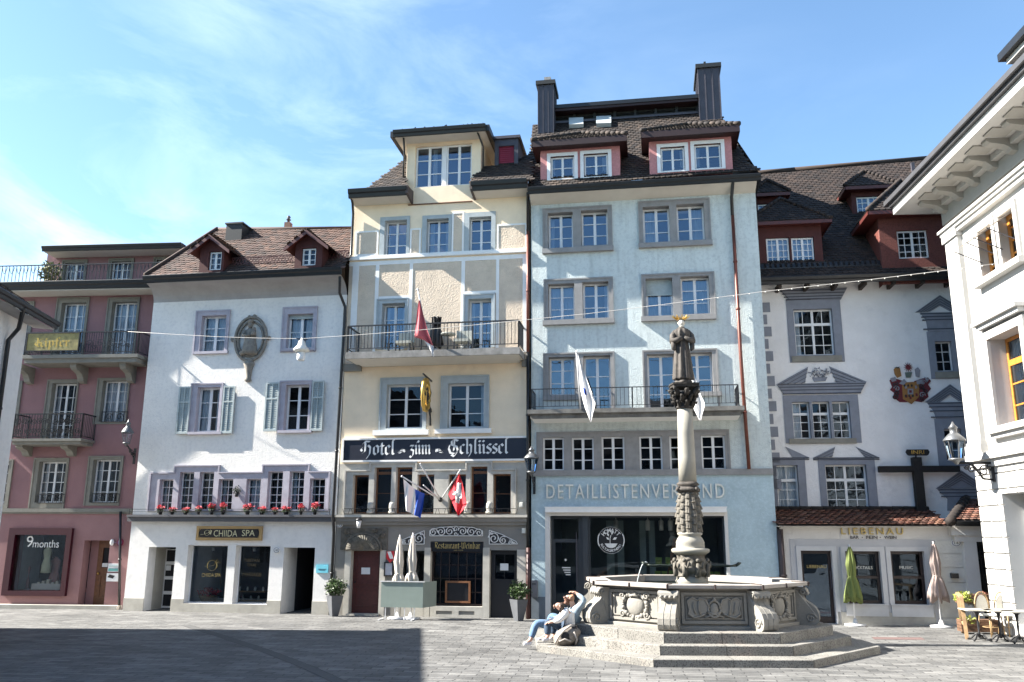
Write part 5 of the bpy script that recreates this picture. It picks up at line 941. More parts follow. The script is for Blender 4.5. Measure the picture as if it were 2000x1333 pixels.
grp((1061,689,1201,812),[(1072,698,1123,772),(1140,695,1193,812)],None); q=F.px(1061,773,1136,782,-.12); mb=MB(); mb.box(q[0],q[2],-.15,0,q[1],q[3]); mb.build('window_sill',m_sgrey,H)
grp((1256,683,1404,810),[(1265,692,1319,808),(1334,689,1392,766)],None); q=F.px(1326,766,1410,774,-.12); mb=MB(); mb.box(q[0],q[2],-.15,0,q[1],q[3]); mb.build('window_sill',m_sgrey,H)
# fill wall beneath the windows that share a surround with a balcony door
for x0,x1,y in((1062,1130,775),(1328,1402,769)):
    a=F.u_(x0,790);b=F.u_(x1,790); mb=MB(); mb.plate([(a,F.z_(x0,811),b,F.z_((x0+x1)/2,y))],[],-.075,-.03); mb.build('parapet_plaster',m_gray,H)
zb_=F.z_(1240,812); zband=F.z_(1240,926); zbt=F.z_(1240,919); ztop=F.z_(1257,389)
low=[F.px(*o) for o in((1060,855,1101.6,920),(1117,855,1160,921),(1175,853,1220,920),(1249,852,1294,920),(1308,852,1350,919),(1370,850.5,1417,918))]
m_lace2=mat('dark_window_lace',(.06,.065,.07),.9,var=.5,vs=25)
for r in low: hu.append(win(H,r,0,.08,2,1,3,fw=.055,mw=.03,glass=GLASSD))
surround(H,[F.px(1048,842,1426,923)],low,m_sgrey,0,.03,.07)
wall(H,[(U0,zbt,U1,ztop)],hu,m_gray,10,.4); room(H,U0+.05,U1-.05,zbt+.05,ztop-.1,1.3)
mb=MB(); mb.box(U0,U1,-.09,.02,zband-.05,zbt+.02); mb.build('string_course',m_sgrey,H)
# balcony
d=-1.0; z=F.z_(1240,797,d); ua=F.u_(1030,808,d); ub=F.u_(1454,800,d); B=bpy.data.objects.new('balcony',None); COL.objects.link(B); B.parent=H; B['off']=H['off']
mb=MB(); mb.box(ua,ub,d-.04,0,z-.13,z); mb.box(ua+.08,ub-.1,d+.1,0,z-.27,z-.132); mb.build('balcony_slab',mat('weathered_slab',(.20,.195,.18),.9,var=.3,vs=3,streak=.5),B); mb=MB(); mb.poly([(ua+.1,d+.12,z-.275),(ub-.12,d+.12,z-.275),(ub-.12,0,z-.3),(ua+.1,0,z-.3)]); mb.build('balcony_soffit',m_strip,B)
z1_=F.z_(1240,756,d); mb=MB(); ra=F.u_(1037,785,d); rb_=F.u_(1443,778,d); railing(mb,[(ra,0),(ra,d+.03),(rb_,d+.03),(rb_,0)],z,z1_,.125,.013,.032,low=.1)
for x in(1235,): u=F.u_(x,780,d); mb.bar((u,d,z-.1),(u,d,z1_),.035)
mb.build('railing',m_iron,B)
# shop front
so_=F.px(1075,1008,1419,1200); so_=(so_[0],-.01,so_[2],so_[3]); zpl=F.z_(1050,1166)
wall(H,[(U0,0,U1,zband)],[so_],m_blue,10,.3)
mb=MB(); q=F.u_(1065,1100); mb.plate([(q,0,so_[0],so_[3]),(q,so_[3],so_[2]+.1,so_[3]+.16),(so_[2],0,so_[2]+.1,so_[3])],[],-.03,.3); mb.build('shop_surround',m_bar,H)
mb=MB(); mb.plate([(U0,0,q,zpl)],[],-.03,0); build_split(mb,'plinth',mat('slate_blue_plinth',(.13,.16,.19),.85,var=.15),H)
q=F.px(1065,992,1419,1001,-.15); mb=MB(); mb.box(q[0],q[2],-.2,0,q[1],q[3]); mb.box(q[0]-.02,q[2]+.02,-.22,0,q[3]+.001,q[3]+.03); mb.build('awning_box',m_strip,H)
q=F.px(1067,945.5,1415,974,-.05); t=thing('shop_sign','cream capital letters DETAILLISTENVERBAND across the light blue shop front','sign',F,(q[0],0,q[1])); text_mb('DETAILLISTENVERBAND',q[0],q[2],q[1],q[3],-.06,th=.05,spacing=1.25).build('lettering',m_ivory,t)
a,b,c,e=so_; m_fr=mat('anthracite_frame',(.035,.042,.05),.45); dx=F.u_(1138,1100); wx=F.u_(1149,1100); zsl=F.z_(1280,1176)
D=bpy.data.objects.new('shop_door',None); COL.objects.link(D); D.parent=H; D['off']=H['off']; dr=(a,0,dx,e); gl=F.px(1085,1060,1125,1178,.25); gt=F.px(1081,1014,1130,1053,.25)
mb=MB(); mb.plate([dr],[gl,gt],.25,.34); mb.plate([(dx+.001,0,wx,e)],[],.12,.3); mb.build('door_frame',m_fr,D); mb=MB(); mb.poly([(a,.3,.1),(dx,.3,.1),(dx,.3,e),(a,.3,e)]); mb.build('pane',SHOPG,D); mb=MB(); u=gl[2]+.03; mb.bar((u,.2,1.0),(u,.2,2.6),.03); mb.build('handle',m_zinc,D); mb=MB(); u=(gl[0]+gl[2])/2; mb.ball((u,.245,1.75),.035,sy=.05)
for k in range(4): mb.box(u-.12+.04*k,u+.15,.244,.247,1.5-.07*k,1.53-.07*k)
mb.build('opening_hours',m_wlet,D)
mb=MB(); mb.plate([(wx+.001,zsl-.12,c,e)],[(wx+.06,zsl,c-.05,e-.05)],.2,.3); o=mb.build('shop_window',m_fr,H); mb=MB(); mb.poly([(wx,.26,zsl-.1),(c,.26,zsl-.1),(c,.26,e),(wx,.26,e)]); mb.build('pane',SHOPG,o); mb=MB(); mb.plate([(wx+.001,0,c,zsl-.121)],[],.15,.3); mb.build('window_base',m_fr,H)
mb=MB(); mb.poly([(a,.35,.01),(c,.35,.01),(c,3.5,.01),(a,3.5,.01)]); mb.poly([(a,3.5,0),(c,3.5,0),(c,3.5,e),(a,3.5,e)]); mb.poly([(a,.35,e),(c,.35,e),(c,3.5,e),(a,3.5,e)]); mb.poly([(a,.35,0),(a,3.5,0),(a,3.5,e),(a,.35,e)]); mb.poly([(c,.35,0),(c,3.5,0),(c,3.5,e),(c,.35,e)]); mb.build('shop_interior',mat('shop_interior_wall',(.12,.15,.15),.9),H)
mb=MB()
for x0,x1 in((1185,1200),(1206,1219),(1250,1262),(1268,1280)): a_=F.u_(x0,1080,2.6);b_=F.u_(x1,1080,2.6); mb.poly([(a_,2.6,.3),(b_,2.6,.3),(b_,2.6,e-.1),(a_,2.6,e-.1)])
build_split(mb,'hanging_panel',mat('pale_teal_panel',(.30,.38,.37),.8),H)
# goods inside
t=thing('display_crate','row of pale wooden crates behind the plant shop window','crate',F,(F.u_(1220,1160,1.0),1.0,zsl)); mb=MB(); u=F.u_(1190,1160,1); u2=F.u_(1260,1160,1); mb.box(u,u2,.9,1.3,.3,zsl+.25); mb.build('crate_body',m_brown,t)
m_grn=mat('green_packet',(.28,.42,.10),.6,var=.3,vs=5)
for x0,x1,y0,y1 in((1280,1293,1089,1104),(1300,1309,1089,1104),(1279,1290,1116,1133),(1293,1303,1116,1133),(1307,1318,1115,1133),(1385,1394,1117,1135),(1396,1407,1117,1135)):
    r=F.px(x0,y0,x1,y1,.9); t=thing('seed_packet','pale green packet behind the plant shop window','packet',F,(r[0],.9,r[1]),'green packets in the shop window'); mb=MB(); mb.box(r[0],r[2],.9,.96,r[1],r[3]); mb.box(r[0]+.03,r[2]-.03,.893,.9,r[1]+.05,r[3]-.08,1); mb.build('box',[m_grn,m_leafy],t)
t=thing('step_ladder','wooden A-frame ladder standing behind the plant shop window','ladder',F,(F.u_(1300,1150,1.3),1.3,0)); a_=F.u_(1290,1150,1.3); b_=F.u_(1318,1060,1.3); zt_=F.z_(1312,1052,1.3); mb=MB(); mb.bar((a_,1.2,0),(b_,1.5,zt_),.09); mb.bar((b_+.5,1.8,0),(b_,1.5,zt_),.09); build_split(mb,'ladder_rail',m_frbr,t)
for x in(1203,1265,1291,1309): 
    u=F.u_(x,1022,1.2); t=thing('pendant_lamp','white cylindrical ceiling lamp inside the plant shop, at %s'%({1203:'the logo',1265:'mid window, left of three',1291:'mid window, centre of three',1309:'mid window, right of three'}[x]),'lamp',F,(u,1.2,e-.5)); mb=MB(); mb.lathe([(.07,-.3),(.08,.0),(.02,.05)],(u,1.2,F.z_(x,1018,1.2)),10); mb.bar((u,1.2,F.z_(x,1018,1.2)),(u,1.2,e),.015); mb.build('shade',m_ivory,t)
# window logo
u=F.u_(1193.4,1055.5,.24); z=F.z_(1193.4,1055.5,.24); rr_=F.u_(1219,1055,.24)-u; t=thing('window_logo','round white plant logo on the dark glass of the light blue shop','sign',F,(u,.24,z)); mb=MB()
ci=lambda q,n=40:[(u+rr_*q*math.cos(k*2*PI/n),z+rr_*q*math.sin(k*2*PI/n)) for k in range(n+1)]
mb.prism(ci(.97)[:-1],.236,.25,0); mb.build('logo_disc',m_black,t); mb=MB(); ribbon(mb,ci(1),.232,.03,.006)
mb.prism([(u-.2,z-.1),(u+.2,z-.1),(u+.13,z-.2),(u+.05,z-.235),(u-.05,z-.235),(u-.13,z-.2)],.230,.234); ribbon(mb,[(u-.03,z-.1),(u-.03,z+.05),(u+.0,z+.15)],.231,.02,.004)
for x,zz_,a,l_ in((-.1,.05,2.4,.13),(-.09,.17,2.0,.13),(.04,.22,1.3,.13),(.12,.05,.5,.16)):
    dx_,dz_=math.cos(a),math.sin(a); p=(u+x,z+zz_); mb.prism([(p[0]-dx_*l_*.5,p[1]-dz_*l_*.5),(p[0]-dz_*l_*.25,p[1]+dx_*l_*.25),(p[0]+dx_*l_*.5,p[1]+dz_*l_*.5),(p[0]+dz_*l_*.25,p[1]-dx_*l_*.25)],.230,.234)
def arc_text(s,R,a0,a1,h,mb,flip=False):
    n=len(s)
    for i,ch in enumerate(s):
        if ch==' ': continue
        a=a0+(a1-a0)*(i+.5)/n; vs,fs=text_mesh(ch,bold=.015); x0=min(v.x for v in vs);x1=max(v.x for v in vs); q=h/.7; w_=(x0+x1)/2; up=Vector((math.cos(a),math.sin(a))); 
        if flip: up=-up
        rt=Vector((up.y,-up.x)); c=Vector((u,z))+Vector((math.cos(a),math.sin(a)))*R
        mb.faces([(c.x+rt.x*(v.x-w_)*q*.9+up.x*(v.y-.35)*q,.231,c.y+rt.y*(v.x-w_)*q*.9+up.y*(v.y-.35)*q) for v in vs],fs)
arc_text('HOMATT',rr_*.74,R_(150),R_(30),.12,mb); arc_text('KULTURGÄRTNEREI',rr_*.78,R_(202),R_(338),.07,mb,True)
mb.build('lettering',m_wlet,t)
r=F.px(1038,1134,1050,1167,-.12); t=thing('letter_box','grey metal letter box on the left pier of the light blue shop','letter box',F,(r[0],-.05,r[1])); mb=MB(); mb.box(r[0],r[2],-.16,0,r[1],r[3]); mb.box(r[0]+.02,r[2]-.05,-.165,-.161,r[3]-.12,r[3]-.09,1); mb.build('box',[mat('grey_box_metal',(.16,.16,.17),.5),m_black],t)
# gutter, cove, roof
de=-.62; ze=(F.z_(1034,371,de)+F.z_(1484,340,de))/2; ul=F.u_(1031,371,de); ur=F.u_(1485,338,de)
mb=MB(); mb.poly([(U0,-.0,ztop-.01),(U1,-.0,ztop-.01),(ur-.12,de,ze-.18),(ul+.05,de,ze-.18)]); mb.poly([(U1,0,ztop-.01),(U1,.4,ztop-.01),(ur-.12,.4,ze-.18),(ur-.12,de,ze-.18)]); mb.build('cove',m_soff,H)
gutter(H,(ul,de,ze),(ur,de,ze),.12,.15); mb=MB(); mb.box(ul,ur,de+.01,9,ze-.17,ze-.1); mb.build('eave_board',m_metal,H)
ref=(de,ze+.03,50); _,RP=roof(F,H,[(1031,368),(1487,333),(1464,323),(1405,222),(1380,216),(1040,245)],*ref,m_tile_d,.18,.15,.035)
mb=MB(); a=RP[0];b=RP[1]; c=slope_pt(F,1361,221,*ref); mb.poly([(a.x,9,ze),(a.x,a.y,ze),(a.x+.2,RP[5].y,RP[5].z),(a.x+.2,9,RP[5].z)]); mb.poly([(b.x,b.y,ze),(b.x,9,ze),(RP[3].x,9,c.z),(RP[3].x,RP[3].y,RP[3].z)]); mb.build('roof_side',m_under,H)
dk=dict(tm=m_tile_d,wm=m_wpnk,fasc=m_fred,wst=.13,rows=2,len_=3.6)
dormer(F,H,(1055.5,290,1211,349),ref,'hip',.4,.75,wins=[(1076,306,1121,349),(1141,301,1187,345)],sov=.25,eave=.2,**dk)
dormer(F,H,(1268,272,1430,338),ref,'hip',.4,.75,wins=[(1291,288,1337,334),(1357,282,1408,329)],sov=.25,eave=.2,**dk)
# louvred attic, chimneys, skylights
P=slope_pt(F,1250,229,*ref); d=P.y; a=F.u_(1083,230,d); b=F.u_(1362,215,d); z0=P.z-.3; z1=F.z_(1222,207,d); mb=MB(); mb.box(a,b,d+.05,d+4,z0,z1-.05); mb.build('louvre_house',m_louv,H); mb=MB(); z=z0+.45
while z<z1-.35:
    mb.poly([(a,d+.0,z),(b,d+.0,z),(b,d+.05,z+.09),(a,d+.05,z+.09)]); z+=.13
for k in range(8): u=a+(b-a)*k/7; mb.box(u-.05,u+.05,d-.03,d+.06,z0,z1)
mb.build('louvre_slats',m_louv,H); a_=F.P(1085,207,d-.4); b_=F.P(1358,187,d-.4); zr=(a_.z+b_.z)/2; mb=MB(); mb.box(a-.05,b+.1,d-.4,d+4,zr-.1,zr+.05); mb.build('louvre_roof',m_metal,H); mb=MB(); mb.box(a,b,d-.36,d+1,zr-.2,zr-.101); mb.build('fascia',m_fred,H)
mb=MB(); P2=slope_pt(F,1250,231,*ref); mb.box(a,b,P2.y-.1,P2.y,P2.z-.02,P2.z+.06); mb.build('flashing',m_zinc,H)
def chim(x0,x1,ytop,yb,dep,label_):
    P=slope_pt(F,(x0+x1)/2,yb,*ref); d=P.y; a=F.u_(x0,(ytop+yb)/2,d);b=F.u_(x1,(ytop+yb)/2,d); zt=F.z_((x0+x1)/2,ytop,d); mb=MB(); mb.box(a,b,d,d+dep,P.z-1,zt)
    n=max(3,int((b-a)/.2))
    for k in range(n+1): u=a+(b-a)*k/n; mb.box(u-.012,u+.012,d-.03,d,P.z-1,zt)
    for k in range(1,6): 
        for u in(a,b): mb.box(u-.03,u+.03,d+dep*k/6-.012,d+dep*k/6+.012,P.z-1,zt-.01)
    o=mb.build('chimney',m_zinc,H); mb=MB(); mb.box(a-.08,b+.08,d-.08,d+dep+.08,zt,zt+.16); mb.build('chimney_cap',m_louv,o); return a,b,d,zt,o
a,b,d,zt,o=chim(1051,1081,166,262,1.1,''); mb=MB(); mb.box(a+.2,a+.45,d+.3,d+.6,zt+.16,zt+.5); mb.build('flue_pot',m_sgrey,o)
a,b,d,zt,o=chim(1365,1407,133,236,1.6,''); mb=MB(); mb.box(a+.25,a+.33,d+.3,d+.4,zt+.16,zt+.45); mb.build('flue_pot',m_louv,o)
for q in((1112,238,1140,252),(1165,235,1194,250)):
    A=[slope_pt(F,x,y,*ref) for x,y in((q[0],q[3]),(q[2],q[3]-1),(q[2],q[1]),(q[0],q[1]+1))]; nrm=Vector((0,-math.sin(R_(50)),math.cos(R_(50)))); mb=MB(); mb.faces([p for p in A]+[p+nrm*.18 for p in A],[(4,5,6,7),(0,1,5,4),(1,2,6,5),(2,3,7,6),(3,0,4,7)]); mb.build('skylight',mat('skylight_pane',(.45,.5,.52),.15),H)
pipe(H,[(F.u_(1432,346,de-.05),de-.05,ze-.1),(F.u_(1428,385),-.12,F.z_(1428,388)),(F.u_(1430,424),-.12,F.z_(1430,424))],.055); pipe(H,[(F.u_(1431,424,-.12),-.12,F.z_(1430,424)),(F.u_(1447,700,-.12),-.12,F.z_(1447,700)),(F.u_(1463,917,-.12),-.12,F.z_(1463,917))],.055,m_copper)
# =============== FLAGS ===============
def flag(F,name,label,pole,d0,d1,cloths,rp=.022,hang=True,mp=None,dz=None):
    """pole: (xbase,ybase,xtip,ytip) from wall d0 out to d1; cloths: list of (pixel polygon, material); each cloth is given folds"""
    A=F.P(pole[0],pole[1],d0); B=F.P(pole[2],pole[3],d1); t=thing(name,label,'flag',F,tuple(A)); mb=MB(); mb.tube([A,B],rp,8); mb.ball(B,rp*1.6); mb.build('pole',mp or m_pole,t)
    for nm_,grid,m in cloths:
        mb=MB(); rows=[[F.P(x,y,dd) for x,y,dd in row] for row in grid]; nr,nc=len(rows),len(rows[0]); N_=10; Mv=14
        def smp(s,t_):
            y=s*(nr-1); i=min(int(y),nr-2); fy=y-i; x=t_*(nc-1); j=min(int(x),nc-2); fx=x-j
            return rows[i][j].lerp(rows[i][j+1],fx).lerp(rows[i+1][j].lerp(rows[i+1][j+1],fx),fy)
        V=[]
        for i in range(Mv+1):
            for j in range(N_+1):
                s,t_=i/Mv,j/N_; p=smp(s,t_); p=p+Vector((0,.07*math.sin(t_*9+s*3)*min(1,s*3+t_),0)); V.append(p)
        mb.faces(V,[(i*(N_+1)+j,(i+1)*(N_+1)+j,(i+1)*(N_+1)+j+1,i*(N_+1)+j+1) for i in range(Mv) for j in range(N_)],0,True); mb.build(nm_,m,t)
    return t
m_fw=mat('white_flag_cloth',(.74,.73,.72),.9,var=.04); m_fb=mat('blue_flag_cloth',(.02,.08,.42),.85,var=.1); m_fr2=mat('red_flag_cloth',(.58,.035,.05),.85,var=.1); m_frf=mat('faded_red_flag_cloth',(.52,.12,.14),.85,var=.12)
flag(F,'flag','white flag with a small blue mark hanging from the grey house balcony, left','xx' and (1134,800,1126,688),-1.05,-1.5,[('cloth',[[(1128,692,-1.5),(1130,694,-1.5)],[(1130,725,-1.45),(1143,733,-1.5)],[(1133,760,-1.4),(1156,768,-1.55)],[(1140,790,-1.3),(1164,786,-1.5)],[(1153,824,-1.3),(1155,826,-1.35)]],m_fw),('blue_mark',[[(1138,757,-1.62),(1144,760,-1.62)],[(1141,770,-1.62),(1147,773,-1.62)]],m_fb)])
flag(F,'flag','plain white flag hanging from the grey house balcony behind the fountain statue',(1349,800,1342,692),-1.05,-1.5,[('cloth',[[(1344,697,-1.5),(1346,698,-1.5)],[(1347,730,-1.45),(1358,740,-1.5)],[(1350,762,-1.4),(1368,772,-1.55)],[(1354,796,-1.3),(1377,790,-1.5)],[(1366,821,-1.3),(1369,822,-1.35)]],m_fw)])
flag(F,'flag','faded red and white flag hanging over the hotel balcony rail',(835,662,816,566),-1.15,-1.9,[('red_field',[[(818,586,-1.8),(820,588,-1.8)],[(813,620,-1.75),(829,622,-1.8)],[(808,658,-1.6),(836,648,-1.7)],[(828,664,-1.5),(844,668,-1.6)],[(838,672,-1.5),(847,676,-1.55)]],m_frf),('white_tip',[[(828,666,-1.5),(847,676,-1.55)],[(840,684,-1.5),(848,684,-1.5)],[(846,697,-1.5),(847,697,-1.5)]],m_fw)])
flag(F,'flag','blue and white flag on an angled pole in front of the hotel windows',(857,975,785,931),-.1,-1.5,[('white_half',[[(788,936,-1.47),(811,956,-1.05)],[(789,970,-1.43),(810,985,-1.05)],[(793,998,-1.35),(809,1006,-1.05)]],m_fw),('blue_half',[[(811,956,-1.05),(829,965,-.7)],[(810,985,-1.05),(827,992,-.75)],[(809,1006,-1.05),(822,1013,-.8)]],m_fb)])
flag(F,'flag','red flag with a white cross on an angled pole in front of the hotel',(864,972,899,919),-.1,-1.5,[('red_field',[[(897,926,-1.45),(898,927,-1.45)],[(874,965,-.6),(908,960,-1.3)],[(884,985,-.7),(913,986,-1.1)],[(894,1007,-.8),(897,1008,-.8)]],m_fr2),('white_cross',[[(893,943,-1.35),(900,944,-1.4)],[(889,967,-1.3),(902,968,-1.4)],[(890,982,-1.2),(897,984,-1.2)]],m_fw),('white_cross',[[(885,958,-1.35),(903,966,-1.42)],[(884,966,-1.35),(902,975,-1.42)]],m_fw)])
for pl,l in(((860,975,820.6,906),'bare flagpole, longest of the fan on the hotel pier'),((860,977,827,948),'short bare flagpole left in the fan on the hotel pier')):
    A=F.P(pl[0],pl[1],-.1);B=F.P(pl[2],pl[3],-1.6 if 'long' in l else -1.2); t=thing('flagpole',l,'flagpole',F,tuple(A)); mb=MB(); mb.tube([A,B],.02,8); mb.build('pole',m_pole,t); mb=MB(); mb.ball(A,.07); mb.build('bracket',m_iron,t)
# =============== WALL LAMPS ===============
m_lg=glassmat('lamp_glass',1.5,(.9,.92,.92)); m_lmet=mat('lamp_grey_metal',(.16,.165,.17),.4,.5)
def lantern(F,x,ytop,ymid,ybot,d,armto,label,metal=None,wall_d=0.,low=False):
    u=F.u_(x,ymid,d); zt=F.z_(x,ytop,d); zm=F.z_(x,ymid,d); zb=F.z_(x,ybot,d); h=zm-zb; t=thing('wall_lantern',label,'street lamp',F,(u,d,zb)); m=metal or m_lmet
    mb=MB(); mb.lathe([(h*.62,zm),(h*.6,zm+.03),(h*.35,zm+(zt-zm)*.35),(h*.22,zm+(zt-zm)*.42),(h*.2,zm+(zt-zm)*.62),(h*.28,zm+(zt-zm)*.66),(h*.1,zm+(zt-zm)*.82),(.015,zt)],(u,d,0),12); mb.build('cap',m,t)
    mb=MB(); mb.lathe([(h*.33,zb),(h*.53,zm)],(u,d,0),6,sm=False); mb.build('glass',m_lg,t)
    mb=MB()
    for k in range(6): a=k*PI/3; mb.bar((u+h*.34*math.cos(a),d+h*.34*math.sin(a),zb),(u+h*.55*math.cos(a),d+h*.55*math.sin(a),zm),.018)
    mb.lathe([(.02,zb-.14),(h*.2,zb-.06),(h*.37,zb-.03),(h*.36,zb)],(u,d,0),12); mb.build('cage',m,t)
    mb=MB(); mb.tube([(u,d,zb-.1)]+armto,.026,6)
    ax,ad,az=armto[-1]; mb.box(ax-.04,ax+.04,ad-.03,ad,az-.35,az+.2) if not low else None
    for k in range(3): 
        p=Vector(armto[0]).lerp(Vector(armto[-1]),.3+.25*k); e=(Vector(armto[-1])-Vector(armto[0])).normalized(); mb.tube([p+e*a+Vector((0,0,b-.08)) for a,b in spiral(0,0,.12,1.2,k,9)],.016,5)
    mb.build('bracket',m_iron,t); return t
lantern(FP,249,819,846,865,-1.0,[(FP.u_(250,872,-1.),-1.0,FP.z_(250,872,-1.)),(FP.u_(256,884,-.8),-.8,FP.z_(256,884,-.8)),(FP.u_(266,890),-.1,FP.z_(266,888))],'grey street lantern on a curved bracket at the pink house corner')
F=FR; lantern(F,1038,872,896,921,-.95,[(F.u_(1039,930,-.9),-.9,F.z_(1039,928,-.9)),(F.u_(1041,942,-.5),-.5,F.z_(1041,942,-.5)),(F.u_(1044,948),-.05,F.z_(1044,944))],'grey street lantern between the hotel and the pale blue house')

for x,y,l in((1018,986,'small white box on the hotel wall right of the stepped windows'),(1023,1037,'small white box high on the grey right pier of the hotel')):
    r=F.px(x-3.5,y-5,x+3.5,y+5,-.1); t=thing('wall_box',l,'box',F,(r[0],-.05,r[1])); mb=MB(); mb.box(r[0],r[2],-.14,0,r[1],r[3]); mb.box(r[0]+.02,r[2]-.02,-.15,-.141,r[1]+.03,r[3]-.03); mb.build('case',m_ivory,t)
# =============== LARGE WHITE HOUSE AT THE RIGHT (painted grey window trim) ===============
F=FL; SB=1.6; H=house(F,'big white house with brown tiled roof, painted grey pediments and coat of arms',4); D0=SB; hu=[]
O=bpy.data.objects
def pr(*p): return F.px(*p,D0)
def UU(x,y): return F.u_(x,y,D0)
def ZZ(x,y): return F.z_(x,y,D0)
ul=UU(1486,700)-.5; ur=UU(1900,700)+3.2; zt=ZZ(1680,548); 
def W(o,**k): r=pr(*o); h=win(H,r,D0,.14,**k); hu.append(h); return r
_G=GLASS; GLASS=GLASSD
def trim(px,holes,proud=.03):
    mb=MB(); mb.plate([pr(*px)],holes,D0-proud,D0+.13); mb.build('window_surround',m_trim,H)
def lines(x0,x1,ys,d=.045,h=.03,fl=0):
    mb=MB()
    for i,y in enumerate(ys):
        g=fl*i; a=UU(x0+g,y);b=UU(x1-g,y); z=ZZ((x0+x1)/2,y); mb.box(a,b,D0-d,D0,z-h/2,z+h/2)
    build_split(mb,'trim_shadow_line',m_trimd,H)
def poly(P,d=.028,m=None,nm='painted_pediment'):
    mb=MB(); mb.prism([(UU(*p),ZZ(*p)) for p in P],D0-d,D0); mb.build(nm,m or m_trim,H)
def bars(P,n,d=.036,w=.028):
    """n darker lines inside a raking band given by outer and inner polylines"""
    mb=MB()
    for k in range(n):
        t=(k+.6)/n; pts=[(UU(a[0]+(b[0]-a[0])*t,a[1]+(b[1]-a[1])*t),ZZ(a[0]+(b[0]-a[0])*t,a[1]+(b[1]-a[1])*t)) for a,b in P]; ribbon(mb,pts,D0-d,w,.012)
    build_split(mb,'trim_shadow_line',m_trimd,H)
# upper left window
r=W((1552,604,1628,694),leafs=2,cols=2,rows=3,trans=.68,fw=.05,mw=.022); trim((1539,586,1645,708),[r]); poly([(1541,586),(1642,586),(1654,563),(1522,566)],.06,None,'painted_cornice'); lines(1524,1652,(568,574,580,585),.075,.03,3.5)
q=pr(1546,696,1644,707); mb=MB(); mb.box(q[0],q[2],D0-.07,D0,q[1],q[3]); mb.build('window_sill',m_sgrn,H)
# middle triple window
a=pr(1546,785,1664,857); w3=(a[2]-a[0])/3
for k in range(3):
    r=(a[0]+w3*k+.04,a[1],a[0]+w3*(k+1)-.04,a[3]); hu.append(win(H,r,D0,.14,1,2,3,trans=.68,fw=.045,mw=.022,curt=[(0,.5)] if k==0 else None))
rs=[(a[0]+w3*k+.04,a[1],a[0]+w3*(k+1)-.04,a[3]) for k in range(3)]; mb=MB(); mb.plate([pr(1532,772,1679,866)],rs,D0-.03,D0+.13); mb.build('window_surround',m_trim,H)
q=pr(1541,857,1672,867); mb=MB(); mb.box(q[0],q[2],D0-.07,D0,q[1],q[3]); mb.build('window_sill',m_sgrn,H)
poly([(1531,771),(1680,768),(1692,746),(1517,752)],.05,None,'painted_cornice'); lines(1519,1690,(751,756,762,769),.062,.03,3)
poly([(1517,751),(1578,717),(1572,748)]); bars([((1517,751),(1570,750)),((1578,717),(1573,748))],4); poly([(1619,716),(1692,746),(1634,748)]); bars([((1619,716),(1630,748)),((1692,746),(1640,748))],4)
poly([(1586,738),(1616,737),(1612,745),(1590,746)],.03); mb=MB(); leafy(mb,(UU(1601,729),D0-.03,ZZ(1601,729)),.38,.16,150,.09,ry=.02); mb.build('painted_flower_basket',m_trim,H)
# right column of windows
r=W((1828,667,1861,725),leafs=1,cols=2,rows=3,fw=.04,mw=.022); trim((1814,648,1884,740),[r]); q=pr(1826,727,1884,739); mb=MB(); mb.box(q[0],q[2],D0-.07,D0,q[1],q[3]); mb.build('window_sill',m_sgrn,H)
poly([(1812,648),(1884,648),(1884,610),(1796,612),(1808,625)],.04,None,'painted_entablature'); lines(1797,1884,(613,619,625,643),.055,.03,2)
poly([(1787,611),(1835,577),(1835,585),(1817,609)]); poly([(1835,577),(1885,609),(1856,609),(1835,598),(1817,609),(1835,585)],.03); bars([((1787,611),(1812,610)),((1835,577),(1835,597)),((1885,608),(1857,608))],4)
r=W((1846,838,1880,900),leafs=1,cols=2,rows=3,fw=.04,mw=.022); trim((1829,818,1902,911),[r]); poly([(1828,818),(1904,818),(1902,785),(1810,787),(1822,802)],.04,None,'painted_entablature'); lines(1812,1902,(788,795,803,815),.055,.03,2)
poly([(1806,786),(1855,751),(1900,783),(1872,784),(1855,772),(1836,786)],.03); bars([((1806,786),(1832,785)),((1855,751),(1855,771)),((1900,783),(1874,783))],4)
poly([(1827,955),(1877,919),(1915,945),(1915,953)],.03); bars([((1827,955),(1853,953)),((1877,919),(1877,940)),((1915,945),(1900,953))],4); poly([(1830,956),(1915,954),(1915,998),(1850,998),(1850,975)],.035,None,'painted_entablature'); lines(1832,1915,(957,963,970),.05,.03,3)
# lower windows
r=W((1518,909,1560,995),leafs=1,cols=2,rows=3,trans=.66,fw=.05,mw=.022,curt=[(0,1)]); trim((1500,896,1575,1000),[r]); poly([(1534,873),(1580,894),(1548,894)],.03); lines(1500,1580,(895,898),.045,.03)
r=W((1614,908,1695,995),leafs=2,cols=2,rows=3,trans=.66,fw=.05,mw=.022); trim((1601,896,1712,1000),[r]); poly([(1589,894),(1631,873),(1625,893)],.03); bars([((1589,894),(1624,893)),((1631,873),(1626,893))],3); poly([(1671,873),(1717,894),(1690,894)],.03); bars([((1671,873),(1688,893)),((1717,894),(1690,893))],3); lines(1588,1717,(895,898),.045,.03)
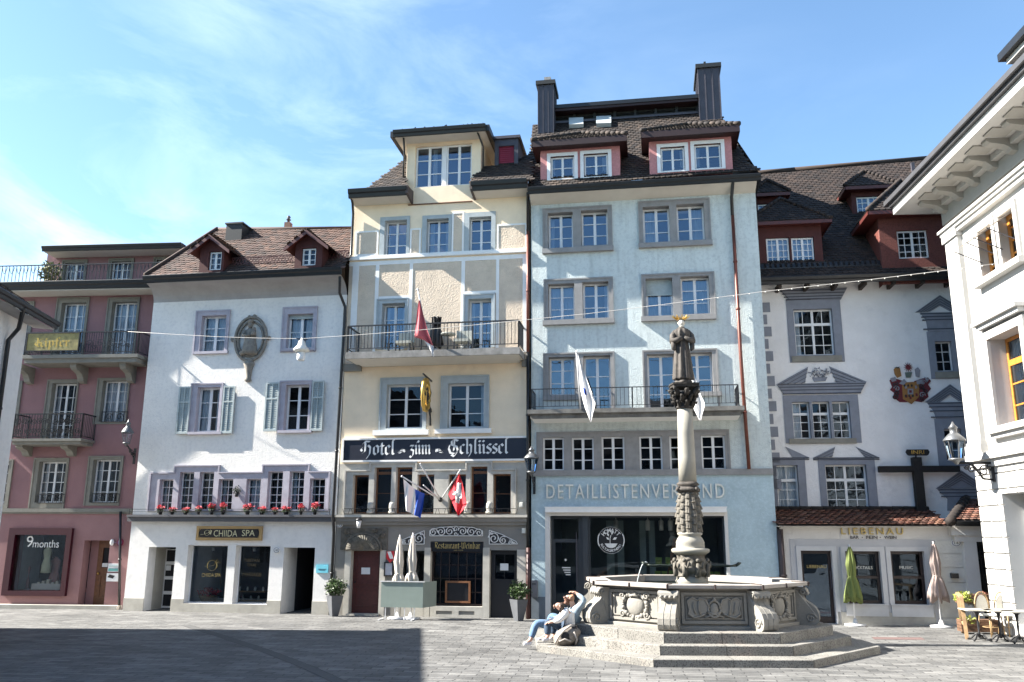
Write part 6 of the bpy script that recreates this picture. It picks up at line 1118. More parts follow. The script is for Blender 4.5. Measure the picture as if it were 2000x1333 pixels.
# quoins
GLASS=_G
mb=MB(); zq=ZZ(1500,590); k=0
while zq>4.0:
    w_=.42 if k%2 else .62; mb.box(ul+.3,UU(1487,700)+w_*.62,D0-.03,D0,zq-.36,zq-.03); zq-=.42; k+=1
build_split(mb,'painted_quoins',m_trim,H)
wall(H,[(ul,0,ur,zt)],hu,m_lieb,D0+9,.35,d0=D0); room(H,ul+.1,ur-.1,3,zt,D0+1.2)
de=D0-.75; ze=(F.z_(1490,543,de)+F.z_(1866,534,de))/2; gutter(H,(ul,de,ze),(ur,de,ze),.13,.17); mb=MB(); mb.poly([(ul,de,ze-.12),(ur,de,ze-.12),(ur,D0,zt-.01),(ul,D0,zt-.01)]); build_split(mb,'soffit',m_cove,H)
mb=MB()
for k in range(int((ur-ul)/.9)): u=ul+.2+k*.9; mb.box(u,u+.1,de+.05,D0,ze-.3,ze-.13)
build_split(mb,'rafter_ends',m_under,H)
mb=MB()
for k in range(int((ur-ul)/.17)): u=ul+.17*k; mb.bar((u,de+.35,ze+.42),(u,de+.42,ze+.62),.09,.03)
mb.bar((ul,de+.36,ze+.45),(ur,de+.36,ze+.45),.04); mb.build('snow_guard',m_iron,H)
ref=(de,ze+.03,47); _,RP=roof(F,H,[(1470,544),(1960,533),(1960,296),(1820,311),(1552,334),(1470,341)],*ref,m_tile_l,.2,.17,.03)
mb=MB()
for a,b in((2,3),(3,4),(4,5)): mb.tube([RP[a]+Vector((0,0,.05)),RP[b]+Vector((0,0,.05))],.1,6)
mb.build('ridge_tiles',m_under,H)
mb=MB(); a=RP[2];b=RP[5]; mb.poly([b,a,(a.x,a.y+5,ze),(b.x,b.y+5,ze)]); mb.build('roof_back',m_under,H)
dk=dict(tm=m_tile_l,wm=m_wred,cm=m_wora,fasc=m_redwood,rows=4,len_=4)
dormer(F,H,(1472,443,1606,514),ref,'hip',.35,1.2,wins=[(1498,465,1542,513),(1547,464,1590,512)],sov=.3,eave=.1,leafs=2,cols=2,**{**dk,'curt':[(0,1)]})
dormer(F,H,(1470,387,1537,424),ref,'hip',.3,.7,wins=[(1481,398,1523,423)],sov=.1,eave=.1,**{**dk,'rows':2,'cols':2})
dormer(F,H,(1664,374,1736,418),ref,'hip',.35,.85,wins=[(1674,384,1721,417)],sov=.3,eave=.1,**{**dk,'rows':3,'cols':2})
dormer(F,H,(1719,424,1857,524),ref,'hip',.5,1.5,wins=[(1754,450,1813,504)],sov=.45,eave=.1,**{**dk,'rows':4,'cols':2,'wm':mat('dark_red_shingle',(.15,.045,.035),.85,var=.25,vs=25,bump=.012,bs=40)})
P=slope_pt(F,1785,338,*ref); mb=MB(); mb.box(P.x-.06,P.x+.06,P.y,P.y+.12,P.z-.1,P.z+.45); mb.box(P.x-.08,P.x+.25,P.y-.1,P.y+.1,P.z-.1,P.z+.08); mb.build('vent_pipe',m_zinc,H)
# coat of arms
u=UU(1777,755); z=ZZ(1777,755); t=thing('coat_of_arms','painted red and gold coat of arms with crests on the big white house','emblem',F,(u,D0,z)); 
m_cr=mat('arms_red',(.12,.013,.02),.8); m_cg=mat('arms_ochre',(.27,.13,.035),.8); m_cw=mat('arms_grey',(.22,.22,.25),.8); m_cn=mat('arms_green',(.09,.12,.10),.8)
def ap(P,m,nm,d=.03): mb=MB(); mb.prism([(UU(*p),ZZ(*p)) for p in P],D0-d,D0-d+.025); mb.build(nm,m,t)
ap([(1737,744),(1742,738),(1752,741),(1768,746),(1772,786),(1757,786),(1744,776),(1746,768),(1738,762),(1742,756)],m_cr,'mantling'); ap([(1785,745),(1800,740),(1812,738),(1818,745),(1812,752),(1818,760),(1811,768),(1813,776),(1800,786),(1786,784)],m_cr,'mantling')
ap([(1761,748),(1795,746),(1794,776),(1780,790),(1763,780)],m_cg,'shield',.036); ap([(1772,760),(1783,760),(1783,771),(1772,771)],m_cw,'shield_centre',.04); ap([(1775,763),(1780,763),(1780,768),(1775,768)],m_cr,'shield_centre',.043)
for P_ in([(1755,750),(1765,741),(1770,747),(1764,753)],[(1789,744),(1800,742),(1802,750),(1790,752)],[(1738,740),(1748,737),(1750,744),(1742,747)],[(1804,737),(1814,741),(1810,747)]): ap(P_,m_cw,'helmet',.05)
ap([(1745,722),(1750,717),(1757,720),(1760,735),(1752,739),(1747,732)],m_cg,'crest_figure',.04); ap([(1746,719),(1757,717),(1754,721)],m_black,'crest_hat',.05); ap([(1767,728),(1781,728),(1778,738),(1769,738)],m_cn,'crest_cap',.04); ap([(1786,722),(1792,718),(1797,724),(1795,738),(1788,736)],m_cw,'crest_figure',.04)
u0=UU(1773,718);z0=ZZ(1773,718); mb=MB(); mb.prism([(u0+(.15 if k%2==0 else .06)*math.cos(k*PI/12),z0+(.17 if k%2==0 else .06)*math.sin(k*PI/12)) for k in range(24)],D0-.05,D0-.03); mb.build('crest_star',m_cr,t)
for x,y in((1768,757),(1788,757),(1769,775),(1789,772),(1777,778)): ap([(x-2,y-3),(x+2,y-3),(x+3,y+2),(x-1,y+3)],m_cr if x%2 else m_cw,'charge',.042)
for k in range(9):
    s_=-1 if k%2 else 1; x=1776+s_*(26+3*math.sin(k*2)); y=748+k*4; q=MB(); q.tube([(UU(x,y)+a,D0-.045,ZZ(x,y)+b) for a,b in spiral(0,0,.10,1.3,k,10,s_)],.018,5); q.build('mantling_curl',m_cw if k%3==0 else m_black,t)
for k in range(6): x,y=1766+7*(k%3)+2*(k//3),754+(k//3)*20; ap([(x-1.5,y-2),(x+1,y-3),(x+2,y+1),(x,y+3),(x-2,y+1)],m_black,'charge',.046)
# cross
zc=ZZ(1790,918); t=thing('wooden_cross','large dark wooden cross with an INRI panel on the white house wall','cross',F,(UU(1792,995),D0,2.5)); m_cross=mat('black_old_timber',(.007,.006,.006),.8,var=.3,vs=6,bump=.01,bs=12); a=UU(1712,918);b=UU(1868,918); u=UU(1789,940); mb=MB(); mb.box(a,b,D0-.32,D0-.12,zc-.09,zc+.1); mb.box(u-.13,u+.13,D0-.34,D0-.1,3.2,ZZ(1788,895)); mb.build('beams',m_cross,t)
r=pr(1766,880,1807,890); mb=MB(); mb.prism([(r[0],r[1]),(r[0]+.05,r[1]-.03),(r[2]-.05,r[1]-.03),(r[2],r[1]),(r[2]+.04,(r[1]+r[3])/2),(r[2],r[3]),(r[0],r[3]),(r[0]-.04,(r[1]+r[3])/2)],D0-.3,D0-.25); mb.bar((u,D0-.2,ZZ(1788,896)),(u,D0-.27,r[1]+.05),.04); mb.build('panel',m_cross,t); text_mb('INRI',r[0]+.13,r[2]-.13,r[1]+.02,r[3]-.03,D0-.305).build('lettering',m_gold,t)
# =============== LOW WINE BAR FRONT ===============
H=house(F,'low white bar annex with orange tiled lean-to roof and three dark openings',1); 
def Wp(*p): return F.px(*p)
U0=F.u_(1528,1130); U1=F.u_(1886,1130); zt=F.z_(1690,1027)
dr=Wp(1568,1076,1629,1216); w1=Wp(1654,1077,1722,1180); w2=Wp(1742.5,1077,1809,1181); ops=[(dr[0],.02,dr[2],dr[3]),w1,w2]
wall(H,[(U0,0,U1,zt)],[grow(x) for x in ops],m_bar,SB,.3,back=False)
z54=F.z_(1690,1054); mb=MB(); mb.plate([(F.u_(1545,1100),.02,F.u_(1826,1100),z54)],ops,-.02,.25); mb.build('grey_front_band',m_barg,H)
mb=MB()
for r in ops:   # stepped stone frames
    mb.plate([(r[0]-.13,r[1] if r is not ops[0] else .02,r[2]+.13,r[3]+.13)],[r],-.05,-.019)
for r in(w1,w2): mb.box(r[0]-.1,r[2]+.1,-.065,-.02,r[1]-.34,r[1]-.03); mb.box(r[0]-.13,r[2]+.13,-.1,-.02,r[1]-.029,r[1]+.0); 
mb.build('window_surround',mat('pale_grey_frame',(.5,.5,.5),.85,var=.06),H)
mb=MB(); zpl=F.z_(1700,1196)
for a,b in((F.u_(1636,1200),F.u_(1826,1200)),): mb.box(a,b,-.05,0,0,zpl)
build_split(mb,'plinth',m_plinth,H)
mb=MB(); zq=[F.z_(1860,y) for y in(1082,1109,1138,1170,1207)]; 
for a,b in zip(zq+[0],[z54-.02]+zq): mb.box(F.u_(1832,1130),F.u_(1886,1130),-.035,0,a+.012,b-.012)
build_split(mb,'corner_blocks',mat('quoin_plaster',(.60,.585,.54),.85,var=.08,bump=.02,bs=9),H)
m_ddark=mat('dark_bar_frame',(.022,.012,.012),.4)
for i,r in enumerate(ops):
    mb=MB(); f_=.09; mid=r[1]+(r[3]-r[1])*.5; bars_=[] if i==0 else [(r[0]+f_,mid-.04,r[2]-f_,mid+.04)]; mb.plate([(r[0],r[1],r[0]+f_,r[3]),(r[2]-f_,r[1],r[2],r[3]),(r[0],r[1],r[2],r[1]+f_*(2 if i==0 else 1)),(r[0],r[3]-f_,r[2],r[3])]+bars_,[],.15,.22); o=mb.build('bar_door' if i==0 else 'bar_window',m_ddark,H); mb=MB(); mb.poly([(r[0],.19,r[1]),(r[2],.19,r[1]),(r[2],.19,r[3]),(r[0],.19,r[3])]); mb.build('pane',SHOPG if i else GLASS,o)
    if i==0: mb=MB(); mb.bar((r[2]-.05,.1,1.0),(r[2]-.05,.1,1.5),.03); mb.build('handle',m_zinc,o); q=F.px(1576,1104,1614,1110,.14)
    elif i==1: q=F.px(1662,1106,1704,1112,.14)
    else: q=F.px(1757,1106,1783,1112,.14)
    text_mb(('LIEBENAU','COCKTAILS','MUSIC')[i],q[0],q[2],q[1],q[3],.14).build('lettering',m_ivory if i else m_goldf,o)
room(H,U0+.1,U1-.1,.02,zt-.1,1.4)
q=F.px(1643,1031.5,1764,1044.5,-.04); t=thing('shop_sign','gold capital letters LIEBENAU on the white wall under the orange tiles','sign',F,(q[0],0,q[1])); text_mb('LIEBENAU',q[0],q[2],q[1],q[3],-.05,th=.04,spacing=1.4,bold=.01).build('lettering',m_goldf,t)
q=F.px(1660,1047,1750,1052.8,-.03); t=thing('shop_sign','small black letters BAR FEIN WEIN below the gold sign','sign',F,(q[0],0,q[1])); mb=MB()
for s,a,b in(('BAR',1660,1677),('•',1682,1685),('FEIN',1691,1713),('•',1717,1720),('WEIN',1726,1750)): text_mb(s,F.u_(a,1048),F.u_(b,1048),q[1]+(.03 if s=='•' else 0),q[3]-(.03 if s=='•' else 0),-.035,mb,bold=.02)
mb.build('lettering',m_navy,t)
plateno(F,1867,1061,'14','oval enamel house number 14 beside the pinkish closed umbrella',.14,.1,-.04)
u=F.u_(1864,1125,-.1); z=F.z_(1864,1125,-.1); t=thing('wall_light','black box wall light right of the pinkish closed umbrella','lamp',F,(u,-.05,z)); mb=MB(); mb.box(u-.09,u+.09,-.2,-.03,z-.07,z+.07); mb.build('shade',m_iron,t); mb=MB(); mb.box(u-.07,u+.07,-.18,-.05,z+.071,z+.085); mb.build('lens',m_ivory,t)
# lean-to roof
de=-.45; ze=F.z_(1690,1026,de); zr=F.z_(1700,996,SB-.02); pit=math.degrees(math.atan2(zr-ze,SB-de)); ref=(de,ze,pit); mb=MB(); a=F.u_(1519,1026,de); b=F.u_(1858,1024,de)
mb.tiles([(a,de,ze),(b,de,ze),(b+.12,SB-.02,zr),(a,SB-.02,zr)],0,.21,.20,.05,tip=.5); mb.build('lean_to_roof',[m_tile_o,m_under],H,tcol=True)
mb=MB(); n=int((b-a)/.35)
for k in range(n+1): u=a+k*.35; mb.tube([(u,SB-.08,zr+.03),(u+.38,SB-.08,zr+.035)],[.085,.07],7)
mb.build('ridge_tiles',m_tile_d,H)
mb=MB(); p0=Vector((F.u_(1856,1019,de-.15),de-.15,F.z_(1856,1019,de-.15))); p1=Vector((F.u_(1887,975,SB-.1),SB-.1,F.z_(1887,975,SB-.1)))
for k in range(8): mb.tube([p0.lerp(p1,k/8),p0.lerp(p1,(k+1.2)/8)],[.15,.12],8)
mb.build('hip_tiles',m_tile_d,H); e2=Vector((F.u_(1990,1017,de),de,F.z_(1915,1017,de))); pA=Vector((p0.x+.15,de-.1,e2.z)); zr2=p1.z-.03; mb=MB(); mb.tiles([pA,(e2.x,de-.1,e2.z),(e2.x,SB-.1,zr2),(p1.x+.05,SB-.1,zr2)],0,.21,.20,.05,tip=.5); mb.build('lean_to_roof',[m_tile_o,m_under],H,tcol=True)
gutter(H,(pA.x,de-.1,e2.z-.03),(e2.x,de-.1,e2.z-.03),.1,.1)
mb=MB(); uu_=U1; mb.box(uu_-.35,e2.x,-.3,SB,e2.z-.42,e2.z-.13); mb.box(uu_-.25,e2.x,-.22,SB,e2.z-.6,e2.z-.421); zg2=e2.z-.601; mb.box(uu_-.02,uu_+.33,-.2,.3,0,zg2); mb.box(uu_+1.8,e2.x,-.2,.3,0,zg2); mb.box(a,b,de+.1,0,ze-.05,ze-.03); mb.build('gateway',m_bar,H)
mb=MB(); ga=uu_+.33; gb=uu_+1.8
for k in range(12): u=ga+(gb-ga)*(k+.5)/12; mb.bar((u,.1,0),(u,.1,zg2),.035)
for z in(.4,1.4,2.3): mb.bar((ga,.1,z),(gb,.1,z),.06)
for k in range(4): ribbon(mb,spiral(ga+.2+k*.36,1.95,.15,1.3,k),.08,.03,.02)
mb.plate([(ga,0,gb,1.4)],[],.12,.14); mb.build('iron_gate',m_iron,H); mb=MB(); mb.poly([(ga,1.2,0),(gb,1.2,0),(gb,1.2,zg2),(ga,1.2,zg2)]); mb.build('dark_passage',m_dark,H)
pipe(H,[(F.u_(1523,1034,-.1),-.1,F.z_(1523,1034,-.1)),(F.u_(1532,1150,-.1),-.1,0.02)],.09,mat('old_dark_downpipe',(.05,.035,.035),.6))
# bar umbrellas
m_pk=mat('dusty_pink_umbrella_cloth',(.30,.235,.21),.9,var=.1,vs=5); m_gr=mat('lime_umbrella_cloth',(.15,.185,.05),.85,var=.12,vs=5)
umbrella(F,1671,1066,1127,1172,1221,-.35,m_gr,'closed_umbrella','closed lime green umbrella in front of the bar',.085,.125,.22); umbrella(F,1839,1060,1125,1171,1224,-.4,m_pk,'closed_umbrella','closed dusty pink umbrella by the bar corner',.09,.13,.24)
# =============== WHITE PALAZZO AT THE RIGHT EDGE ===============
F=FA; H=house(F,'bright white palazzo with bracketed cornice and orange wooden windows at right edge',5); E_=16.; hp=[]
zs1=F.z_(1952,893); ztop=F.z_(1846,444); 
def WA(px,name='window'):
    return F.px(*px)
us=F.u_(1946,700); 
# lower big window (its left jamb seen), upper pair
def zat(u,x,y): return F.z_(x,y)
wl_=F.u_(1942,740); wz0=F.z_(1952,836); wz1=F.z_(1938,662); W0=1.7
lw=[(wl_+k*4.2,wz0,wl_+k*4.2+W0,wz1) for k in range(4)]
ua_=F.u_(1921,520); uz0=F.z_(1925,548); uz1=F.z_(1921,448); upw=[]
for k in range(4): upw+= [(ua_+k*4.2,uz0,ua_+k*4.2+.75,uz1),(ua_+k*4.2+1.15,uz0,ua_+k*4.2+1.9,uz1)]
ug=F.u_(1972,1060); gw=[(ug+k*4.2,.35,ug+k*4.2+1.5,F.z_(1968,965)) for k in range(4)]
for r in lw: hp.append(win(H,r,0,.4,2,1,3,fm=m_oak,fw=.09,mw=.04,trans=.72,curt=[(0,.3),(.7,1)]))
for r in upw: hp.append(win(H,r,0,.16,1,2,4,fm=m_oak,fw=.13,mw=.05))
for r in gw: hp.append(win(H,r,0,.5,2,1,2,fm=m_white,fw=.1,name='ground_window'))
wall(H,[(0,zs1,E_,ztop)],[h for h in hp if h[1]>zs1],m_pal,10,.55); 
# rusticated ground floor: real joints
hg=[h for h in hp if h[1]<zs1]; mb=MB(); nz_=11; hz=zs1/nz_; 
for j in range(nz_):
    x=0.; k=0
    while x<E_:
        w_=.55 if (k==0 and j%2) else 1.1; x1=min(x+w_,E_); bl=(x+.02,j*hz+.02,x1-.02,(j+1)*hz-.02)
        mb.plate([bl],hg,-.05,.0); x=x1; k+=1
mb.build('rusticated_blocks',m_pal,H); wall(H,[(0,0,E_,zs1)],hg,m_pal,10,.55,name='ground_wall'); room(H,.2,E_-.1,.2,ztop,1.8)
mb=MB()
# string course, pilaster, base, hoods, sills
zc1=F.z_(1900,903); mb.box(-.12,E_,-.22,0,zc1-.02,zc1+.16); mb.box(-.06,E_,-.12,0,zc1-.22,zc1-.021); mb.build('string_course',m_pal,H)
pz1=F.z_(1865,470); pu=F.u_(1895,600); mb=MB(); mb.box(-.03,pu,-.14,0,zc1+.5,pz1); mb.box(-.1,pu+.08,-.2,0,zc1+.161,zc1+.42); mb.box(-.07,pu+.05,-.17,0,zc1+.421,zc1+.5); mb.box(-.1,pu+.06,-.2,0,pz1+.001,pz1+.25); mb.build('pilaster',m_pal,H)
mb=MB()
for r in lw: t_=.22; mb.plate([(r[0]-t_,r[1],r[2]+t_,r[3]+t_)],[r],-.09,.0); mb.box(r[0]-.35,r[2]+.35,-.3,0,r[3]+.42,r[3]+.52); mb.box(r[0]-.28,r[2]+.28,-.2,0,r[3]+.3,r[3]+.419); mb.box(r[0]-.3,r[2]+.3,-.26,0,r[1]-.16,r[1]-.002); mb.box(r[0]-.25,r[2]+.25,-.16,0,r[1]-.28,r[1]-.161)
for r in upw: mb.plate([(r[0]-.16,r[1],r[2]+.16,r[3]+.16)],[r],-.07,0)
for r in upw[::2]: mb.box(r[0]-.3,r[0]+2.2,-.22,0,r[1]-.16,r[1]-.002)
build_split(mb,'window_mouldings',m_pal,H)
for r in upw[:4]:   # projecting blinds
    q=MB(); q.poly([(r[0],-.02,r[3]-.1),(r[2],-.02,r[3]-.1),(r[2],-.75,r[3]-.55),(r[0],-.75,r[3]-.55)]); q.build('awning_blind',mat('pale_blind_cloth',(.66,.6,.52),.9),H); q=MB()
    for u in(r[0],r[2]): q.bar((u,-.02,r[1]+.5),(u,-.75,r[3]-.55),.02)
    build_split(q,'blind_arm',m_zinc,H)
zf=ztop; mb=MB(); mb.box(-.08,E_,-.16,0,zf-.5,zf-.38); mb.box(-.12,E_,-.22,0,zf-.379,zf-.28); mb.box(-.16,E_,-.28,0,zf-.279,zf-.2); mb.build('architrave',m_pal,H)
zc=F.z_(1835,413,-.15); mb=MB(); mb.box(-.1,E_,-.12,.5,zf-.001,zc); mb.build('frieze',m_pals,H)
mb=MB(); dE=-1.25; zf1=F.z_(1755,410,dE); zf2=F.z_(1752,397,dE); mb.box(-.8,E_,dE,9,zf1,zf2); mb.box(-.25,E_,-.3,.5,zc,zf1-.001); mb.build('cornice',m_pal,H)
mb=MB(); mb.box(-.86,E_,dE-.1,9,zf2+.001,zf2+.10); mb.box(-.98,E_,dE-.2,9,zf2+.101,zf2+.24); mb.build('roof_gutter',mat('palazzo_dark_gutter',(.06,.06,.065),.5),H)
zR=zf2+.24; rf=MB(); rf.tiles([(-.9,dE-.15,zR),(E_,dE-.15,zR),(E_,4,zR+2.6),(1.5,4,zR+2.6)],0,.24,.2); rf.build('roof',[m_tile_d,m_under],H,tcol=True)
mb=MB(); k=0
u=.25
while u<E_: 
    corbel(mb,u,.28,zf1-.002,.86,.36); u+=1.02
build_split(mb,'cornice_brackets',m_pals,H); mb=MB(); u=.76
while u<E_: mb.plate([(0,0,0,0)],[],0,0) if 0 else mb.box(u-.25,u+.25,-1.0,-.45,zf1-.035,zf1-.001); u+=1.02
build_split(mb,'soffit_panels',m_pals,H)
# raised centre pediment block further along the roof edge
pu=F.u_(1975,140,dE-.2); mb=MB(); mb.box(pu,E_,dE-.1,6,zR,zR+.12); mb.box(pu-.1,E_,dE-.22,6,zR+.121,zR+.24); mb.build('attic_block',m_pal,H); mb=MB(); mb.box(pu-.2,E_,dE-.35,6,zR+.241,zR+.42); mb.build('attic_gutter',m_metal,H)
# palazzo lantern
u=F.u_(1945,920); t0=F.w(u,0,0); 
bx=F.P(1943,915,-.02); L0=F.hit(1866,880,(bx.x,0,0),(1,0,0))
lf=Fr(F.O,95); 
def lantern_h():
    d=L0.y; u=bx.x; zt=F.hit(1862,824,(u,0,0),(1,0,0)).z; zm=F.hit(1865,862,(u,0,0),(1,0,0)).z; zb=F.hit(1867,896,(u,0,0),(1,0,0)).z; h=zm-zb; t=thing('wall_lantern','large grey street lantern on a scrolled iron bracket at the palazzo corner','street lamp',F,(u,d,zb))
    mb=MB(); mb.lathe([(h*.60,zm),(h*.6,zm+.04),(h*.33,zm+(zt-zm)*.33),(h*.2,zm+(zt-zm)*.42),(h*.2,zm+(zt-zm)*.64),(h*.26,zm+(zt-zm)*.68),(h*.1,zm+(zt-zm)*.85),(.012,zt)],(u,d,0),16); mb.build('cap',m_lmet,t); mb=MB(); mb.lathe([(h*.34,zb),(h*.52,zm)],(u,d,0),6,sm=False); mb.build('glass',m_lg,t); mb=MB()
    for k in range(6): a=k*PI/3; mb.bar((u+h*.35*math.cos(a),d+h*.35*math.sin(a),zb),(u+h*.54*math.cos(a),d+h*.54*math.sin(a),zm),.02)
    mb.lathe([(.03,zb-.16),(h*.2,zb-.08),(h*.42,zb-.04),(h*.42,zb)],(u,d,0),14); mb.build('cage',m_lmet,t); mb=MB(); zz_=zb-.12; mb.tube([(u,d,zz_),(u,0,zz_)],.035,8); mb.box(u-.04,u+.04,-.1,0,zz_-.5,zz_+.1)
    mb.tube([(u,-.06,zz_-.45),(u,-.35,zz_-.42),(u,d*.55,zz_-.1),(u,d*.7,zz_)],.03,6)
    for k,(y_,r_) in enumerate(((-.3,.17),(-.62,.12),(-.15,.08),(d*.75,.07))): mb.tube([(u,y_+a,zz_-.04-r_+b) for a,b in spiral(0,0,r_,1.4,k,14)],.018,5)
    mb.build('bracket',m_iron,t)
lantern_h()
# =============== WHITE BUILDING AT THE LEFT EDGE ===============
F=FW; H=house(F,'white building cropped by the left edge, with dark eaves and downpipe',-3,name='corner_building')
de=-.6; ze=F.z_(60,603,de); zw=ze-.15; E_=-27.; hw=[]
for k in range(6):
    for z in(1.2,3.9,6.3): hw.append(win(H,(-4.0-k*3.6,z,-2.9-k*3.6,z+1.5),0,.15,2,1,3))
wall(H,[(E_,0,0,zw)],hw,m_spag,9,.4); room(H,E_+.1,-.1,.1,zw,1.2); mb=MB(); mb.poly([(.0,.4,zw),(.0,9,zw),(.0,4.5,zw+3.2)]); mb.poly([(E_,.4,zw),(E_,9,zw),(E_,4.5,zw+3.2)]); mb.build('gable',m_spag,H)
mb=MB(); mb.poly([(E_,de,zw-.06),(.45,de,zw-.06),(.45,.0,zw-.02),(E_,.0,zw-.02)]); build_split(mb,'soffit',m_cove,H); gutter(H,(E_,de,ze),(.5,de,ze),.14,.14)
mb=MB(); mb.tiles([(E_,de,ze),(.5,de,ze),(.5,4.5,ze+3.4),(E_,4.5,ze+3.4)],0,.4,.3,.04); mb.poly([(E_,9.6,ze),(.5,9.6,ze),(.5,4.5,ze+3.4),(E_,4.5,ze+3.4)],1); mb.build('roof',[m_tile_d,m_under],H,tcol=True)
a=F.P(43,600,de); pipe(H,[(a.x,de-.05,ze-.1),(F.u_(22,640,-.1),-.3,ze-.55),(F.u_(20,640,-.1),-.1,ze-.9),(F.u_(2,790,-.1),-.1,.1)],.06)
# =============== HOUSES ACROSS THE SQUARE, BEHIND THE CAMERA (seen only in the window glass) ===============
m_opp=mat('beige_plaster_across',(.14,.13,.115),.9); m_opp2=mat('grey_plaster_across',(.12,.12,.125),.9)
for i,(x0,x1,h,m,l) in enumerate(((-70,-5,9.5,m_opp,'beige town house across the square, left of the three, seen in window reflections'),(-4.9,7,11,m_opp2,'grey town house across the square, middle of the three, seen in window reflections'),(7.1,70,10,m_opp,'beige town house across the square, right of the three, seen in window reflections'))):
    FO=Fr((x1,-16,0),180); H=house(FO,l,0,name='town_house'); hh=[]; n=4; w_=x1-x0
    for f in range(3):
        for k in range(n): u=w_*(k+.3)/n; hh.append(win(H,(u,1.2+f*3,u+1.1,2.8+f*3),0,.15,2,1,2))
    wall(H,[(0,0,w_,h)],hh,m,8,.35); room(H,.1,w_-.1,.1,h-.1,1.0); mb=MB(); mb.prism([(0,0)],0,0) if 0 else mb.poly([(0,-.4,h),(w_,-.4,h),(w_,4,h+3),(0,4,h+3)]); mb.poly([(0,8,h),(w_,8,h),(w_,4,h+3),(0,4,h+3)]); mb.poly([(0,-.4,h),(0,4,h+3),(0,8,h)]); mb.poly([(w_,-.4,h),(w_,4,h+3),(w_,8,h)]); mb.build('roof',m_under,H)
# =============== CABLE WITH HANGING LAMP ===============
A=at(250,648,29.3-.2); Bp=FA.w(FA.u_(1999,508),0,FA.z_(1999,508)); pts=[]
for x,y in((250,648),(330,653),(420,658),(510,661),(590,662),(680,656),(800,647),(930,635),(1030,625),(1150,613),(1290,596),(1500,569),(1680,549),(1860,527),(1999,508)):
    f_=(x-250)/1749; # distance blends evenly between the two anchor points
    iv=(1-f_)/A.y+f_/Bp.y; pts.append(at(x,y,1/iv))
t=thing('overhead_cable','thin light cable strung across the square from pink house to palazzo','cable',None,(0,0,0)); mb=MB(); mb.tube(pts,.008,5); mb.build('cable',mat('pale_cable',(.45,.43,.4),.6),t); mb=MB()
for k in range(26): 
    s=k/25*3.6+10.4; i=min(int(s),13); p=pts[i].lerp(pts[i+1],s-i); mb.ball(p-Vector((0,0,.015)),.016,6,4)
mb.build('bulbs',m_ivory,t)
p=pts[4]; t=thing('hanging_lamp','white street lamp hanging from the cable before the white house','street lamp',None,tuple(p)); mb=MB(); mb.lathe([(.11,-.45),(.25,-.40),(.26,-.36),(.13,-.22),(.1,-.08),(.05,-.05),(.03,.02)],(0,0,0),16); mb.build('lamp_shade',m_ivory,t); mb=MB(); mb.lathe([(.1,-.72),(.13,-.68),(.13,-.45)],(0,0,0),14); mb.build('glass',m_wlet,t); mb=MB(); mb.bar((-.18,0,0),(.18,0,-.03),.03); mb.bar((-.1,0,-.0),(-.1,0,-.12),.02); mb.bar((.12,0,-.0),(.12,0,-.12),.02); mb.build('hanger',m_zinc,t)
# manhole covers
c_=ground(1757,1247,.004); mb=MB(); mb.poly([c_+Vector((a,b,0)) for a,b in((-.75,-.25),(.5,-.3),(.65,.2),(-.6,.25))]); mb.build('manhole_cover',mat('rusty_cover',(.14,.09,.085),.7),kind='structure')
c_=ground(400,1214,.004); mb=MB(); mb.poly([c_+Vector((.4*math.cos(k*PI/12),.4*math.sin(k*PI/12),0)) for k in range(24)]); mb.build('manhole_cover',mat('iron_cover',(.16,.16,.155),.7),kind='structure')
# =============== FOUNTAIN ===============
C0=Vector((4.36,21.4,0)); F=Fr(C0,0.2); T=thing('column_fountain','octagonal carved stone fountain with granite steps and a tall central column','fountain',F,(0,0,0))
def oct_(R,k0=0,off=-112.5): return [(R*math.cos(R_(off+45*k)),R*math.sin(R_(off+45*k))) for k in range(8)]
def octring(mb,R,z0,z1,Ri=0,joint=.0,mi=0,ch=.012):
    P=oct_(R); Q=oct_(R-ch)
    for k in range(8):
        a,b=P[k],P[(k+1)%8]; c,d=Q[k],Q[(k+1)%8]; L_=math.hypot(b[0]-a[0],b[1]-a[1]); n=max(1,round(L_/1.45)) if joint else 1
        for j in range(n):
            f=lambda p,q,t:(p[0]+(q[0]-p[0])*t,p[1]+(q[1]-p[1])*t)
            e=joint/L_/2; t0=j/n+(e if j or joint else 0); t1=(j+1)/n-e
            A,B,Cc,D_=f(a,b,t0),f(a,b,t1),f(c,d,t1),f(c,d,t0)
            mb.poly([(*A,z0),(*B,z0),(*B,z1-ch),(*A,z1-ch)],mi); mb.poly([(*A,z1-ch),(*B,z1-ch),(*Cc,z1),(*D_,z1)],mi)
            if Ri:
                I=oct_(Ri); i0,i1=f(I[k],I[(k+1)%8],t0),f(I[k],I[(k+1)%8],t1); mb.poly([(*D_,z1),(*Cc,z1),(*i1,z1),(*i0,z1)],mi)
        if joint: # dark joint back
            a2,b2=oct_(R-.02)[k],oct_(R-.02)[(k+1)%8]; mb.poly([(*a2,z0),(*b2,z0),(*b2,z1-.02),(*a2,z1-.02)],1)
            if Ri: I=oct_(Ri); mb.poly([(*a2,z1-.015),(*b2,z1-.015),(*I[(k+1)%8],z1-.015),(*I[k],z1-.015)],1)
m_joint=mat('dark_mortar_joint',(.08,.075,.065),.9)
for R,z0,z1,Ri in((4.08,0,.15,3.3),(3.50,.13,.34,2.9),(3.13,.32,.55,2.0)):
    mb=MB(); octring(mb,R,z0,z1,Ri,.012); mb.build('granite_step',[m_step,m_joint],T)
zb=.55; zt=1.435; RB=2.42; mb=MB(); octring(mb,RB,zb,zt-.02,2.2); octring(mb,RB+.10,zb,zb+.07,RB-.1); octring(mb,2.2,zt-.4,zt-.02,0)
I=oct_(2.2); mb.poly([(x,y,zb+.05) for x,y in I]); 
